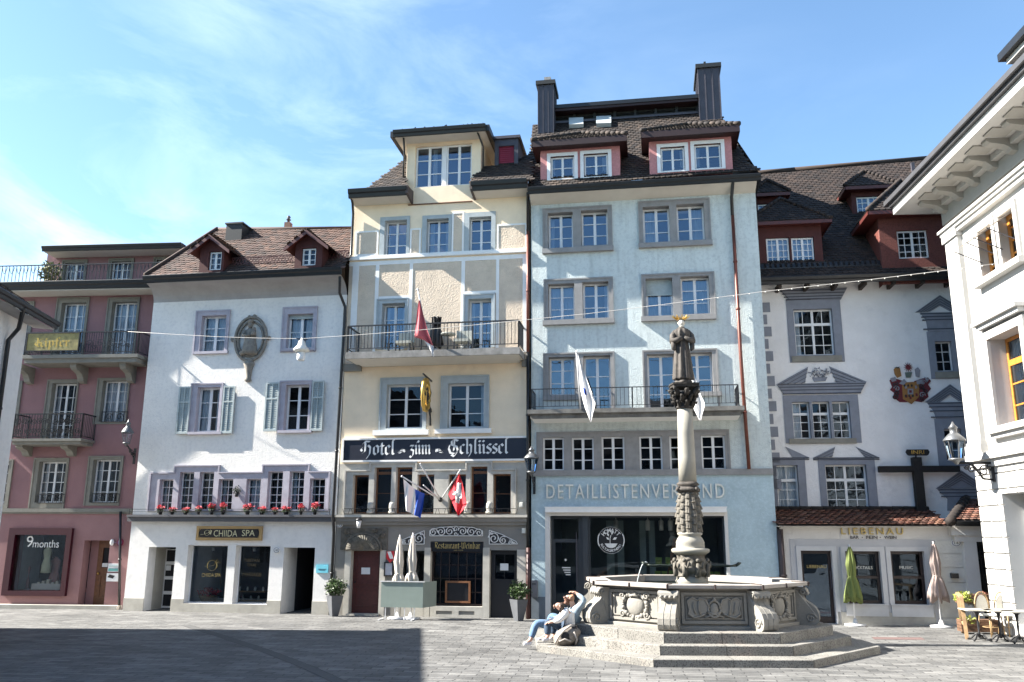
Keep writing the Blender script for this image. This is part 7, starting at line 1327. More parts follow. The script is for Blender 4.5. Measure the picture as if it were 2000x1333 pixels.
for k in range(8): a,b=I[k],I[(k+1)%8]; mb.poly([(*b,zb),(*a,zb),(*a,zt-.02),(*b,zt-.02)])
mb.build('basin',m_gran,T)
mb=MB(); octring(mb,2.66,zt-.03,zt+.045,2.18,.018); 
I=oct_(2.18)
for k in range(8): a,b=I[k],I[(k+1)%8]; mb.poly([(*b,zt-.1),(*a,zt-.1),(*a,zt+.045),(*b,zt+.045)])
P=oct_(2.64); mb.poly([(x,y,zt-.03) for x,y in P][::-1]) if 0 else None
for k in range(8):
    a,b=P[k],P[(k+1)%8]; c,d=oct_(RB)[k],oct_(RB)[(k+1)%8]; mb.poly([(*a,zt-.03),(*b,zt-.03),(*d,zt-.06),(*c,zt-.06)])
mb.build('basin_rim',[m_rim,m_joint],T)
mb=MB()
for k in range(8):   # iron clamps over rim joints
    a,b=oct_(2.6)[k],oct_(2.3)[k]; mb.bar((*a,zt+.05),(*b,zt+.05),.05,.02); mb.bar((*oct_(2.67)[k],zt+.05),(*oct_(2.67)[k],zt-.05),.04)
    c=[(oct_(2.66)[k][i]+oct_(2.66)[(k+1)%8][i])/2 for i in(0,1)]; mb.bar((c[0],c[1],zt+.05),(c[0]*1.005,c[1]*1.005,zt-.05),.035)
build_split(mb,'iron_clamp',mat('rusty_clamp_iron',(.06,.04,.035),.7),T)
mb=MB(); mb.poly([(x,y,zt-.12) for x,y in oct_(2.2)]); mb.build('water',mat('basin_water',(.02,.035,.03),.03,ior=1.33),T)
# carved panels and volute consoles
def panel_local(kind):
    """relief in local panel coordinates x (along), y (outwards negative), z"""
    mb=MB(); w=.70; h0,h1=zb+.12,zt-.12; hm=(h0+h1)/2
    mb.plate([(-w,h0,w,h1)],[(-w+.06,h0+.06,w-.06,h1-.06)],-.055,0); mb.plate([(-w+.09,h0+.09,w-.09,h1-.09)],[(-w+.12,h0+.12,w-.12,h1-.12)],-.03,0)
    if kind==0:
        mb.ball((0,-.0,hm),.24,18,10,sx=1,sy=.35,sz=.95)
        N_=26
        for k in range(N_):
            a=2*PI*k/N_; mb.ball((.33*math.cos(a),-.03,hm+.255*math.sin(a)),.045+.014*math.sin(k*2.4),7,5,jit=.2)
        for s_ in(-1,1):
            for q in(-1,1): mb.tube([(s_*.33+a,-.05,hm+q*.2+b) for a,b in spiral(0,0,.09,1.3,0,10,s_*q)],.025,5)
        mb.tube([(-.12,-.06,h1-.13),(0,-.09,h1-.1),(.12,-.06,h1-.13)],.03,6)
    else:
        for s_ in(-1,1):
            pts=[(s_*x,z) for x,z in((.10,hm+.0),(.18,hm+.17),(.30,hm+.21),(.36,hm+.16),(.47,hm+.22),(.58,hm+.15),(.53,hm-.02),(.56,hm-.12),(.44,hm-.2),(.32,hm-.17),(.2,hm-.12))]
            mb.prism(pts,-.05,0); mb.tube([(x,-.055,z) for x,z in pts],.022,5); mb.tube([(s_*.33,-.06,hm+.15),(s_*.34,-.07,hm),(s_*.3,-.06,hm-.15)],.02,5); mb.tube([(s_*.45,-.06,hm+.12),(s_*.44,-.07,hm-.02),(s_*.40,-.06,hm-.12)],.016,5)
        mb.ball((0,-.03,hm-.02),.1,12,8,sz=1.35,sy=.5); mb.tube([(.13*math.cos(a*PI/10),-.05,hm-.02+.17*math.sin(a*PI/10)) for a in range(21)],.025,6)
        mb.ball((0,-.06,hm+.18),.045,8,6); mb.tube([(-.2,-.05,h0+.13),(.15,-.06,h0+.25)],.02,5); mb.tube([(.2,-.05,h0+.13),(-.15,-.06,h0+.25)],.02,5)
    return mb
def console_local():
    mb=MB(); w=.19; H_=zt-.08-zb
    pr=[(0,0),(.42,0),(.48,.04),(.515,.13),(.51,.25),(.46,.36),(.36,.45),(.25,.52),(.20,.585),(.205,.63),(.27,.66),(.30,.71),(.285,.76),(.24,H_),(0,H_)]
    rw=[w*1.0,w*1.0,w*1.0,w*1.0,w*1.0,w*1.0,w*.97,w*.93,w*.9,w*.9,w*1.0,w*1.06,w*1.1,w*1.1,w*1.1]
    n=len(pr); vs=[(-a,-r,zb+z) for (r,z),a in zip(pr,rw)]+[(a,-r,zb+z) for (r,z),a in zip(pr,rw)]
    mb.faces(vs,[tuple(range(n)),tuple(range(2*n-1,n-1,-1))]+[(i,i+n,(i+1)%n+n,(i+1)%n) for i in range(n)])
    for s_ in(-1,1):
        mb.tube([(s_*w*1.05,-.34-a,zb+.15+b) for a,b in spiral(0,0,.12,1.5,0,16)],.018,5); mb.tube([(s_*w*1.1,-.2-a,zb+.72+b) for a,b in spiral(0,0,.08,1.4,0,12)],.018,5)
    for x in(-.07,.07): mb.tube([(x,-r-.0,zb+z) for r,z in pr[2:10]],.009,5)
    for x in(-.15,-.05,.05,.15): mb.ball((x,-.28,zb+.68),.04,7,5)
    return mb
def place_mb(mbs,ang,R,name):
    ca,sa=math.cos(ang),math.sin(ang); out=MB()
    # local x along tangent, -y outward ; outward direction (ca,sa)
    out.v=[( (-(y)+R)*ca + x*(-sa), (-(y)+R)*sa + x*ca, z) for x,y,z in mbs.v]; out.f=mbs.f; out.m=mbs.m; out.t=mbs.t; out.sm=mbs.sm
    return out.build(name,m_gran,T)
for k in range(8):
    a=R_(-90+45*k); place_mb(panel_local((k)%2 ^ 1 if k not in(0,) else 1),a,RB*math.cos(PI/8),'carved_panel')
    place_mb(console_local(),R_(-112.5+45*k),RB*.985-.03,'volute_console')
# column (profile from the basin floor up)
rp=lambda n,d,p=0:(lambda a,z:1+d*math.sin(n*a+p))
mb=MB(); mb.lathe([(.36,.6),(.36,zt-.05),(.39,zt),(.36,zt+.05),(.345,zt+.12)],(0,0,0),28); mb.build('column_base',m_shaft,T)
mb=MB()
def lump(r,z0,z1,n,m,amp,c=None,seed=1,rtop=None):
    vs=[];M_=m
    for i in range(M_+1):
        t=i/M_; z=z0+(z1-z0)*t
        for j in range(n):
            a=2*PI*j/n; rr2=(r(t) if callable(r) else r); v=noise.noise(Vector((math.cos(a)*3.2,math.sin(a)*3.2,z*7+seed)))*amp+abs(math.sin(a*4+math.sin(z*18)*.8))*amp*.7*math.cos(z*24+a*2)
            vs.append(((rr2+v)*math.cos(a),(rr2+v)*math.sin(a),z))
    mb.faces(vs,[(i*n+j,i*n+(j+1)%n,(i+1)*n+(j+1)%n,(i+1)*n+j) for i in range(M_) for j in range(n)],0,True)
lump(lambda t:.36+.05*math.sin(PI*min(1,t*1.1))-.03*t,zt+.12,2.06,72,22,.05,seed=3)
for k in range(8):   # small carved figures round the drum
    a=k*PI/4+.2; x,y=.41*math.cos(a),.41*math.sin(a); mb.tube([(x*.95,y*.95,1.55),(x,y,1.72),(x*1.03,y*1.03,1.86)],[.07,.06,.045],7); mb.ball((x*1.03,y*1.03,1.93),.05,8,6); mb.tube([(x*1.05,y*1.05,1.84),(x*1.1-y*.2,y*1.1+x*.2,1.75),(x*1.08-y*.32,y*1.08+x*.32,1.9)],.025,5)
mb.build('carved_drum',m_carv,T)
mb=MB(); mb.lathe([(.36,2.06),(.43,2.10),(.455,2.13),(.455,2.18),(.42,2.20),(.34,2.215),(.345,2.26),(.335,2.31),(.345,2.34),(.32,2.40),(.30,2.44),(.27,2.48),(.255,2.50),(.30,2.53),(.30,2.57),(.24,2.60)],(0,0,0),32); mb.build('column_mouldings',m_shaft,T)
mb=MB(); prof=lambda t:.24+.075*math.sin(PI*min(1,.15+t*.85))*(1 if t<.5 else 1)-.02*t
nA,nZ=96,84; vs=[]
for i in range(nZ+1):
    z=2.58+.97*i/nZ; t=i/nZ
    for j in range(nA):
        a=2*PI*j/nA; col=a*12/(2*PI); ci=int(col); cf=col-ci; sz_=z*5.6+(.5 if ci%2 else 0); f_=1-(sz_%1); lip=math.sin(PI*cf)**.6
        r_=prof(t)+.042*(f_**1.5)*lip-.018*(1-lip)+.008*math.cos(2*PI*cf*3)*f_+.008*noise.noise(Vector((a*5,0,z*22)))
        vs.append((r_*math.cos(a),r_*math.sin(a),z))
mb.faces(vs,[(i*nA+j,i*nA+(j+1)%nA,(i+1)*nA+(j+1)%nA,(i+1)*nA+j) for i in range(nZ) for j in range(nA)],0,False)
mb.build('carved_shaft',m_carv,T)
mb=MB(); mb.lathe([(.22,3.54),(.29,3.57),(.31,3.62),(.27,3.66),(.24,3.70),(.29,3.73),(.26,3.77),(.225,3.80)],(0,0,0),28,fr=rp(4,.06)); 
for k in range(4): a=k*PI/2+.5; mb.tube([(.27*math.cos(a)+.0,.27*math.sin(a),3.66),(.33*math.cos(a),.33*math.sin(a),3.62),(.31*math.cos(a),.31*math.sin(a),3.57)],.045,6)
mb.build('shaft_collar',m_stat,T)
mb=MB(); n=12; mb.lathe([(.22,3.79),(.212,4.4),(.2,5.0),(.187,5.62)],(0,0,0),32,fr=rp(12,.006)); mb.build('smooth_shaft',m_shaft,T)
mb=MB(); mb.lathe([(.19,5.61),(.225,5.63),(.225,5.67),(.19,5.69),(.2,5.76),(.23,5.9),(.27,6.03)],(0,0,0),24)
for ring,(z,r0,n_,sz) in enumerate(((5.72,.2,8,.05),(5.86,.22,8,.07),(6.0,.27,8,.08))):
    for k in range(n_): a=(k+.5*(ring%2))*2*PI/n_; ca,sa=math.cos(a),math.sin(a); mb.tube([(r0*ca,r0*sa,z-.05),((r0+.06)*ca,(r0+.06)*sa,z+.07),((r0+.11)*ca,(r0+.11)*sa,z+.07),((r0+.10)*ca,(r0+.10)*sa,z+.02)],[sz,sz*.8,sz*.6,sz*.3],6)
ab=[]
for k in range(16):
    a=k*PI/8; r_=.44 if k%4==2 else (.35 if k%2==0 and k%4==0 else .36); ab.append((r_*math.cos(a+0.0),r_*math.sin(a+0.0)))
nn=len(ab)
for z0,z1,s_ in((6.14,6.2,1.0),(6.2,6.24,1.06)):
    mb.faces([(x*s_,y*s_,z0) for x,y in ab]+[(x*s_,y*s_,z1) for x,y in ab],[tuple(range(nn))[::-1],tuple(range(nn,2*nn))]+[(i,(i+1)%nn,(i+1)%nn+nn,i+nn) for i in range(nn)])
for k in range(4): a=PI/4+k*PI/2; mb.tube([(.28*math.cos(a),.28*math.sin(a),6.0),(.36*math.cos(a),.36*math.sin(a),6.1),(.42*math.cos(a),.42*math.sin(a),6.12),(.40*math.cos(a),.40*math.sin(a),6.05)],[.05,.05,.05,.03],6)
mb.build('capital',m_cap,T)
m_bronz=mat('dark_bronze_spout',(.05,.06,.05),.4,.6)
def wline(x0,y0,x1,y1): pass
for s_,n_ in((-1,1),(1,1)):
    z=1.80; pts=[(s_*(.36+.1*k),-.05,z+.008*math.sin(k*2)) for k in range(8)]; mb=MB(); mb.tube(pts,[.022+.012*(k%2) for k in range(8)],8); mb.tube([(s_*1.06,-.05,z),(s_*1.14,-.05,z+.05),(s_*1.2,-.05,z+.07)],[.035,.04,.015],8); mb.build('spout',m_bronz,T)
mb=MB(); mb.tube([(-1.06-.42*t,-.05,1.86+.32*t*1.2-1.55*t*t*1.15) for t in [k/10 for k in range(9)]],[.012]*9,6); mb.build('water_jet',mat('falling_water',(.6,.65,.65),.1,ior=1.33),T)
# statue on the column
S=thing('saint_statue','dark weathered robed statue with golden rays standing on the fountain column','statue',F,(0,0,6.24)); mb=MB(); fr=lambda a,z:1+.11*math.sin(9*a+.4)+.05*math.sin(17*a+z*3)
mb.lathe([(.2,6.24),(.23,6.30),(.16,6.36),(.12,6.38)],(0,0,0),24,fr=lambda a,z:1+.12*math.sin(6*a)); mb.lathe([(.245,6.36),(.25,6.40),(.225,6.7),(.195,7.0),(.165,7.25),(.155,7.35),(.19,7.5),(.20,7.6),(.15,7.68),(.06,7.72)],(0,0,0),48,fr=fr,sy=.85)
for s_ in(-1,1):
    mb.tube([(s_*.15,0,7.62),(s_*.235,-.02,7.5),(s_*.25,-.05,7.36),(s_*.17,-.16,7.36),(s_*.03,-.2,7.42)],[.07,.085,.09,.075,.05],10)   # sleeves folded to the chest
    mb.tube([(s_*.24,-.05,7.38),(s_*.235,-.09,7.15),(s_*.2,-.1,7.1)],[.07,.06,.02],9)
mb.lathe([(.12,7.62),(.13,7.68),(.08,7.74)],(0,.02,0),14); mb.build('robed_body',m_stat,S)
mb=MB(); mb.ball((0,-.02,7.84),.088,16,12,sz=1.25,sx=.9); mb.ball((0,-.105,7.83),.018,6,5,sz=1.4); mb.tube([(0,0,7.68),(0,-.01,7.78)],.05,8); mb.ball((0,-.055,7.765),.04,8,6,sz=1.2); 
for s_ in(-1,1): mb.ball((s_*.08,0,7.84),.02,6,5,sz=1.5); mb.ball((s_*.03,-.09,7.855),.014,6,4)
mb.build('head',mat('pale_statue_face',(.55,.52,.45),.8,stain=((.1,.09,.08),.4,9)),S)
mb=MB(); mb.lathe([(.085,7.87),(.098,7.91),(.075,7.96),(.02,7.975)],(0,.01,0),14); mb.build('hair',m_cap,S)
mb=MB()
for k in range(20):
    a=k*2*PI/20; r_=.23 if k%2 else .17; mb.bar((.08*math.cos(a),.03+.08*math.sin(a),7.93),(r_*math.cos(a),.03+r_*.8*math.sin(a),8.0+.03*(k%2)),.02)
mb.lathe([(.095,7.925),(.105,7.935),(.095,7.945)],(0,.02,0),20); mb.build('ray_crown',m_gold,S)
# =============== PEOPLE ===============
def skin(name,J,E,parent,m,sub=2,smooth=True):
    """J: {key:(pos,radius)} ; E: list of key pairs ; first key is the root"""
    ks=list(J); off=parent.location; inv=parent.rotation_euler; me=bpy.data.meshes.new(name)
    me.from_pydata([tuple(Vector(J[k][0])-off) for k in ks],[(ks.index(a),ks.index(b)) for a,b in E],[]); o=bpy.data.objects.new(name,me); COL.objects.link(o)
    md=o.modifiers.new('Skin','SKIN'); md.use_smooth_shade=True; 
    sv=me.skin_vertices[0].data if me.skin_vertices else None
    if sv is None:
        bpy.context.view_layer.objects.active=o; sv=me.skin_vertices[0].data
    for i,k in enumerate(ks):
        r=J[k][1]; r=r*1.16 if not isinstance(r,tuple) else (r[0]*1.16,r[1]*1.16); sv[i].radius=(r,r) if not isinstance(r,tuple) else r; sv[i].use_root=(i==0)
    s2=o.modifiers.new('Sub','SUBSURF'); s2.levels=sub; s2.render_levels=sub
    bpy.context.view_layer.update(); ev=o.evaluated_get(bpy.context.evaluated_depsgraph_get()); nm=bpy.data.meshes.new_from_object(ev); bpy.data.objects.remove(o); nm.name=name; nm.materials.clear(); nm.materials.append(m)
    for p in nm.polygons: p.use_smooth=True
    q=bpy.data.objects.new(name,nm); COL.objects.link(q); q.parent=parent; return q
m_skin=mat('fair_skin',(.56,.33,.24),.6,var=.06); m_jean=mat('light_blue_jeans',(.13,.22,.34),.9,var=.2,vs=14,bump=.01,bs=14); m_jean2=mat('dark_blue_jeans',(.045,.075,.12),.9,var=.2,vs=14,bump=.01,bs=14)  # skin is one plain base colour with slight random variation
m_shirt=mat('white_shirt_cloth',(.74,.73,.71),.9,var=.05,vs=10,bump=.02,bs=9); m_den=mat('pale_denim_cloth',(.28,.36,.42),.9,var=.15,vs=10,bump=.012,bs=12); m_hair=mat('reddish_brown_hair',(.15,.055,.025),.6,var=.3,vs=25,bump=.01,bs=60); m_hair2=mat('sandy_red_hair',(.42,.22,.13),.6,var=.2,vs=25); m_shoe=mat('white_trainer',(.68,.66,.66),.6)
def mid(a,b,t=.5): return Vector(a).lerp(Vector(b),t)
def fingers(J,E,key,pos,fw,side,up,L_=.085):
    """five short bent chains rooted in the palm"""
    fw=Vector(fw).normalized(); side=Vector(side).normalized(); up=Vector(up).normalized()
    for i,(s_,l) in enumerate(((-.032,.8),(-.011,1.0),(.011,.95),(.030,.75))):
        a=pos+side*s_+fw*.035; b=a+fw*L_*l*.5-up*.008; c=b+fw*L_*l*.4-up*.03
        for n_,p,r in(('a',a,.011),('b',b,.009),('c',c,.007)): J[key+str(i)+n_]=(p,r)
        E+= [(key,key+str(i)+'a'),(key+str(i)+'a',key+str(i)+'b'),(key+str(i)+'b',key+str(i)+'c')]
    a=pos-side*.04+fw*.005-up*.01; b=a-side*.018+fw*.03-up*.01; J[key+'ta']=(a,.013); J[key+'tb']=(b,.010); E+=[(key,key+'ta'),(key+'ta',key+'tb')]
def person(label,P,face,mtop,mleg,mhair,hairlen,sunglasses=False,beard=False):
    """P: world joint positions"""
    hip=P['hip']; t=thing('person',label,'person',None,(hip.x,hip.y,0)); t['off']=(0,0,0)
    J={};E=[]
    J['hip']=(hip,.15); chest=P['chest']; J['waist']=(mid(hip,chest,.5),.125); J['chest']=(chest,.15); J['neck0']=(P['neck'],.06); hd=P['head']; J['neck1']=(mid(P['neck'],hd,.45),.052); J['head']=(hd,(.085,.095)); f=Vector(face).normalized(); J['headtop']=(hd+Vector((0,0,.075))-f*.01,(.075,.08)); J['jaw']=(hd+f*.035-Vector((0,0,.075)),(.05,.055))
    E=[('hip','waist'),('waist','chest'),('chest','neck0'),('neck0','neck1'),('neck1','head'),('head','headtop'),('head','jaw')]
    for s_ in 'LR':
        for a,b,r in(('hip','kne',.085),('kne','ank',.06)): pass
        J['thi'+s_]=(mid(hip,P['kne'+s_],.25),.095); J['kne'+s_]=(P['kne'+s_],.062); J['cal'+s_]=(mid(P['kne'+s_],P['ank'+s_],.35),.058); J['ank'+s_]=(P['ank'+s_],.04); J['foo'+s_]=(P['toe'+s_],.035)
        E+=[('hip','thi'+s_),('thi'+s_,'kne'+s_),('kne'+s_,'cal'+s_),('cal'+s_,'ank'+s_),('ank'+s_,'foo'+s_)]
        J['sho'+s_]=(P['sho'+s_],.068); J['elb'+s_]=(P['elb'+s_],.045); J['wri'+s_]=(P['wri'+s_],.028); J['pal'+s_]=(P['wri'+s_]+P['hd'+s_]*.05,(.036,.022))
        E+=[('chest','sho'+s_),('sho'+s_,'elb'+s_),('elb'+s_,'wri'+s_),('wri'+s_,'pal'+s_)]
        up=Vector((0,0,1)) if abs(P['hd'+s_].z)<.8 else Vector((1,0,0)); side=P['hd'+s_].cross(up)
        fingers(J,E,'pal'+s_,J['pal'+s_][0],P['hd'+s_],side,up)
    o=skin('body',J,E,t,m_skin,2)
    # face
    side=f.cross(Vector((0,0,1))); mb=MB(); 
    nb=hd+f*.112+Vector((0,0,-.012)); mb.tube([nb+Vector((0,0,.035))-f*.012,nb,nb-f*.01-Vector((0,0,.01))],[.008,.016,.012],7)
    for s_ in(-1,1): mb.ball(hd+side*s_*.1,.02,7,5,sz=1.5)
    mb.tube([hd+f*.1+side*.022-Vector((0,0,.048)),hd+f*.107-Vector((0,0,.05)),hd+f*.1-side*.022-Vector((0,0,.048))],.006,5)
    mb.v=[tuple(Vector(v)-t.location) for v in mb.v]; mb.build('face_features',m_skin,t)
    mb=MB()
    for s_ in(-1,1): mb.ball(hd+f*.098+side*s_*.034+Vector((0,0,.012)),.02 if sunglasses else .009,8,6,sy=1,sz=.8)
    if sunglasses: mb.tube([hd+side*.09+Vector((0,0,.012)),hd+f*.105+side*.05+Vector((0,0,.014)),hd+f*.112+Vector((0,0,.014)),hd+f*.105-side*.05+Vector((0,0,.014)),hd-side*.09+Vector((0,0,.012))],.006,5)
    mb.v=[tuple(Vector(v)-t.location) for v in mb.v]; mb.build('sunglasses' if sunglasses else 'eyes',m_black,t)
    # hair
    HJ={'a':(hd-f*.025+Vector((0,0,.065)),(.10,.095)),'b':(hd-f*.06-Vector((0,0,.0)),(.088,.07)),'c':(hd-f*.075-Vector((0,0,.08)),(.065,.05))}; HE=[('a','b'),('b','c')]
    if hairlen: HJ['d']=(hd-f*.09-Vector((0,0,.2)),(.05,.035)); HE.append(('c','d'))
    skin('hair',HJ,HE,t,mhair,2)
    if beard: skin('beard',{'a':(hd+f*.045-Vector((0,0,.095)),(.058,.052)),'b':(hd+f*.035-Vector((0,0,.06)),(.07,.06)),'c':(hd+f*.06-Vector((0,0,.13)),(.035,.03))},[('a','b'),('a','c')],t,m_hair,2)
    # clothes follow the same joints with a slightly larger radius
    g=lambda k,e=.014:(J[k][0],(J[k][1] if not isinstance(J[k][1],tuple) else J[k][1][0])+e)
    TJ={'waist':g('waist',.03),'hem':(mid(hip,chest,.12),.165),'chest':g('chest',.022),'nk':(mid(chest,P['neck'],.7),.085)}; TE=[('waist','hem'),('waist','chest'),('chest','nk')]
    for s_ in 'LR':
        TJ['s'+s_]=g('sho'+s_,.02); TJ['m'+s_]=(mid(P['sho'+s_],P['elb'+s_]),.07); TJ['e'+s_]=g('elb'+s_,.02); TJ['w'+s_]=(mid(P['elb'+s_],P['wri'+s_],.85),.043); TE+=[('chest','s'+s_),('s'+s_,'m'+s_),('m'+s_,'e'+s_),('e'+s_,'w'+s_)]
    skin('shirt',TJ,TE,t,mtop,2)
    LJ={'hip':(hip,.165)}; LE=[]
    for s_ in 'LR': LJ['t'+s_]=g('thi'+s_,.02); LJ['k'+s_]=g('kne'+s_,.022); LJ['c'+s_]=g('cal'+s_,.02); LJ['a'+s_]=(mid(P['kne'+s_],P['ank'+s_],.9),.062); LE+=[('hip','t'+s_),('t'+s_,'k'+s_),('k'+s_,'c'+s_),('c'+s_,'a'+s_)]
    skin('jeans',LJ,LE,t,mleg,2)
    for s_ in 'LR':
        a=P['ank'+s_]; b=P['toe'+s_]; d=(b-a); d.z=0; d.normalize(); zf=b.z-.03
        SJ={'h':(Vector((a.x,a.y,zf+.05))-d*.03,.045),'m':(Vector((a.x,a.y,zf+.045))+d*.08,.046),'t':(Vector((b.x,b.y,zf+.035))+d*.03,.036)}
        skin('shoe',SJ,[('h','m'),('m','t')],t,m_shoe,2)
    return t
V3=Vector
def pj(x,y,Y): return at(x,y,Y)
Yw=20.0
hipW=pj(1109,1226,Yw+.1)
person('person in white shirt and dark jeans leaning back on the fountain steps',dict(hip=hipW,chest=pj(1108,1202,Yw+.15),neck=pj(1100,1192,Yw+.05),head=pj(1091,1184,Yw-.05),
 kneL=pj(1069,1214,Yw-.05),ankL=pj(1070,1245,Yw-.1),toeL=pj(1061,1251,Yw-.15),kneR=pj(1078,1210,Yw+.28),ankR=pj(1082,1243,Yw+.25),toeR=pj(1072,1250,Yw+.2),
 shoL=pj(1107,1195,Yw-.08),elbL=pj(1094,1211,Yw-.22),wriL=pj(1078,1215,Yw-.15),hdL=V3((-1,0,-.15)).normalized(),shoR=pj(1104,1195,Yw+.34),elbR=pj(1092,1209,Yw+.42),wriR=pj(1077,1210,Yw+.35),hdR=V3((-1,0,-.2)).normalized()),(-1,-.25,.05),m_shirt,m_jean2,mat('dark_brown_hair',(.05,.025,.015),.6,var=.3,vs=25),True)
Ym=20.55
person('bearded person in pale denim shirt with sunglasses and a hand on the head',dict(hip=pj(1110,1226,Ym),chest=pj(1124,1203,Ym+.05),neck=pj(1120,1184,Ym+.05),head=pj(1111,1168,Ym),
 kneL=pj(1047,1217,Ym-.2),ankL=pj(1036,1251,Ym-.3),toeL=pj(1024,1259,Ym-.35),kneR=pj(1077,1201,Ym+.25),ankR=pj(1066,1243,Ym+.2),toeR=pj(1052,1250,Ym+.15),
 shoL=pj(1128,1190,Ym-.12),elbL=pj(1143,1173,Ym-.25),wriL=pj(1124,1158,Ym-.12),hdL=V3((-1,.1,.25)).normalized(),shoR=pj(1116,1194,Ym+.3),elbR=pj(1100,1208,Ym+.4),wriR=pj(1086,1212,Ym+.35),hdR=V3((-1,0,-.1)).normalized()),(-1,-.2,.12),m_den,m_jean,m_hair2,False,True,True)
# rucksack
p=pj(1102,1262,19.75); zf=.15; t=thing('rucksack','open beige and black rucksack on the bottom step beside the seated people','bag',None,(p.x,p.y,zf)); mb=MB()
vs=[];n=20
for i in range(9):
    s=i/8; r=[.17,.21,.235,.24,.235,.215,.18,.12,.03][i]
    for j in range(n):
        a=2*PI*j/n; q=r*(1+.10*noise.noise(V3((math.cos(a)*2,math.sin(a)*2,s*4)))*2); vs.append((q*1.15*math.cos(a)+.16*s,q*.7*math.sin(a),.02+.42*s))
mb.faces(vs,[(i*n+j,i*n+(j+1)%n,(i+1)*n+(j+1)%n,(i+1)*n+j) for i in range(8) for j in range(n)]+[tuple(range(n))[::-1]],0,True); mb.build('bag_body',mat('taupe_canvas',(.23,.20,.17),.9,var=.2,vs=9,bump=.015,bs=12),t)
mb=MB(); mb.tube([(-.2,-.13,.06),(-.13,-.17,.2),(0,-.17,.34),(.16,-.1,.43)],.022,6); mb.tube([(.24,-.1,.03),(.27,-.14,.14),(.2,-.15,.3)],.022,6); mb.tube([(-.12,-.165,.1),(0,-.19,.15),(.14,-.17,.1)],.02,6); mb.build('strap',mat('pale_webbing',(.42,.38,.34),.9),t)
mb=MB(); mb.ball((.03,-.1,.2),.13,12,8,sy=.7,sz=.9); mb.ball((.2,-.02,.35),.09,10,6); mb.build('dark_opening',mat('black_canvas',(.025,.024,.026),.9),t)
# =============== CAFE FURNITURE AT THE RIGHT ===============
m_mar=mat('pale_table_top',(.52,.49,.42),.4,var=.1,vs=6); m_ratt=mat('rattan_frame',(.38,.25,.12),.6,var=.2,vs=20); m_wea=mat('cream_woven_plastic',(.66,.63,.55),.8,var=.15,vs=60); m_plank=mat('weathered_plank_wood',(.42,.27,.14),.7,var=.3,vs=5); m_plank2=mat('dark_planter_wood',(.17,.09,.05),.7,var=.3,vs=6)
def gp(x,y): p=ground(x,y); return p
def chair(p,rz,label):
    t=thing('bistro_chair',label,'chair',None,(p.x,p.y,0),'rattan bistro chairs'); t.rotation_euler=(0,0,rz); t.scale=(1.14,1.14,1.14)
    mb=MB(); mb.lathe([(.2,.445),(.215,.45),(.215,.475),(.2,.48)],(0,0,0),18,sx=1,sy=1); mb.build('seat',m_wea,t)
    mb=MB(); arch=[(.205*math.cos(a),.2+.02*math.sin(a),.48+(.47 if 1 else 0)*math.sin(a)**.7) for a in [PI*k/14 for k in range(15)]]; mb.tube(arch,.016,7); mb.build('back_frame',m_ratt,t)
    mb=MB(); pts=[(.165*math.cos(a),.2,.53+.36*max(0,math.sin(a))**.7) for a in [PI*k/14 for k in range(15)]]; mb.faces([(x,.2,z) for x,_,z in pts],[tuple(range(15))]); mb.faces([(x,.21,z) for x,_,z in pts],[tuple(range(14,-1,-1))]); mb.build('backrest',m_wea,t)
    for sx_,sy_ in((-1,-1),(1,-1),(-1,1),(1,1)): mb=MB(); mb.tube([(sx_*.16,sy_*.15,.45),(sx_*.19,sy_*.19,0)],.014,6); mb.build('leg',m_ratt,t)
    mb=MB(); mb.tube([(.17*math.cos(a*PI/8),.17*math.sin(a*PI/8),.2) for a in range(17)],.009,5); mb.build('stretcher',m_ratt,t)
    return t
def table(p,rz,label,w=.62):
    t=thing('bistro_table',label,'table',None,(p.x,p.y,0),'pale bistro tables on black iron feet'); t.rotation_euler=(0,0,rz)
    mb=MB(); mb.box(-w/2,w/2,-w/2,w/2,.725,.75); mb.build('table_top',m_mar,t); mb=MB(); mb.lathe([(.03,.08),(.05,.15),(.022,.22),(.03,.4),(.02,.5),(.045,.66),(.12,.722)],(0,0,0),12); mb.build('column',m_iron,t)
    mb=MB()
    for k in range(4):
        a=k*PI/2+PI/4; ca,sa=math.cos(a),math.sin(a); mb.tube([(0,0,.16),(.1*ca,.1*sa,.15),(.2*ca,.2*sa,.05),(.29*ca,.29*sa,.025)],[.03,.025,.02,.025],6)
    mb.build('foot',m_iron,t); return t
a0=R_(-8)
tb=[gp(1914,1252),gp(1956,1254),gp(1992,1257)]
table(tb[0],a0,'pale square bistro table at the end of the row, nearest the wooden frame',.66); table(tb[1],a0,'pale square bistro table in the middle of the row by the palazzo',.66); table(tb[2],a0,'pale square bistro table of the row, cut by the right edge',.66)
ch=[(1938,1243,0.25,'bistro chair with arched cream back behind the first table, nearest the planter'),(1977,1243,.1,'bistro chair with arched cream back behind the middle table'),(2010,1244,-.1,'bistro chair half cut by the right edge behind the last table')]
for x,y,r,l in ch: chair(gp(x,y),r,l)
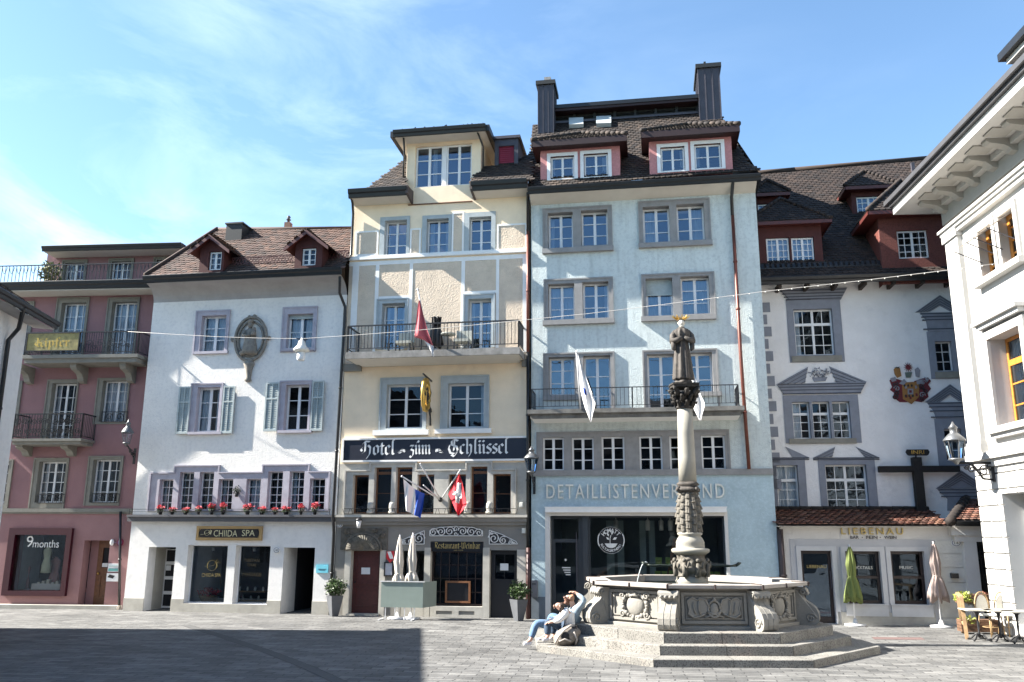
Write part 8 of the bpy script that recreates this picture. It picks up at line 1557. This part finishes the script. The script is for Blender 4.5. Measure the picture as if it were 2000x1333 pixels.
# timber frame with planters
A=gp(1889,1249); B_=gp(1874,1226); d=(B_-A); L_=d.length
t=thing('timber_stand','upright weathered timber planter frame at the left end of the bistro tables','planter',None,(A.x,A.y,0)); t.rotation_euler=(0,0,math.atan2(d.y,d.x)-PI/2); mb=MB(); hgt=.98
for y,x in((0,0),(L_*.5,0)): mb.bar((x,y,0),(x-.03,y,hgt),.08,.1)
mb.bar((-.03,-.05,hgt+.03),(-.03,L_*.55,hgt+.03),.09,.06); mb.bar((0,0,.3),(0,L_*.5,.3),.05); mb.build('timber_posts',m_plank,t)
def planter(p,sx_,sy_,h,rz,label,z0=0): 
    t=thing('wooden_planter',label,'planter',None,(p.x,p.y,0)); t.rotation_euler=(0,0,rz); mb=MB(); k=4
    for i in range(k): mb.box(-sx_/2,sx_/2,-sy_/2+.01*(i%2),sy_/2-.01*(i%2),z0+h*i/k+.005,z0+h*(i+1)/k-.005)
    mb.build('box_boards',m_plank2,t); return t
pA=gp(1912,1238); planter(pA,.95,.35,.32,a0,'low dark wooden planter between the timber frame and the first table',.05); planter(gp(1921,1232),1.2,.35,.24,a0,'raised dark wooden planter behind the first bistro chair',.72)
m_redl=mat('rusty_red_leaf',(.24,.08,.04),.6,var=.3,vs=12); m_grl=mat('grey_green_leaf',(.16,.16,.13),.7,var=.3,vs=12)
def plant(x,y,Y,rx,rz,n,s,m,label):
    c=at(x,y,Y); t=thing('planter_plant',label,'plant',None,tuple(c)); mb=MB(); leafy(mb,(0,0,0),rx,rz,n,s,up_=.4); mb.build('foliage',m,t); mb=MB(); [mb.tube([(.03*k,0,-rz*1.1),(.08*k,0,rz*.3)],.006,4) for k in(-1,0,1)]; mb.build('stem',m,t)
Yp=gp(1912,1232).y
plant(1881,1168,Yp,.24,.15,420,.10,m_leafy,'bright yellow-green bushy plant on the raised planter'); plant(1901,1176,Yp,.22,.10,260,.08,m_grl,'low grey-green plant beside the yellow-green one'); plant(1925,1171,Yp,.2,.16,200,.10,m_redl,'rusty red plant on the raised planter behind the first chair'); plant(1951,1176,Yp,.18,.12,160,.09,m_redl,'rusty red plant behind the middle chair'); plant(1891,1213,gp(1905,1238).y,.2,.10,220,.08,m_leafy,'small green plant in the low planter')
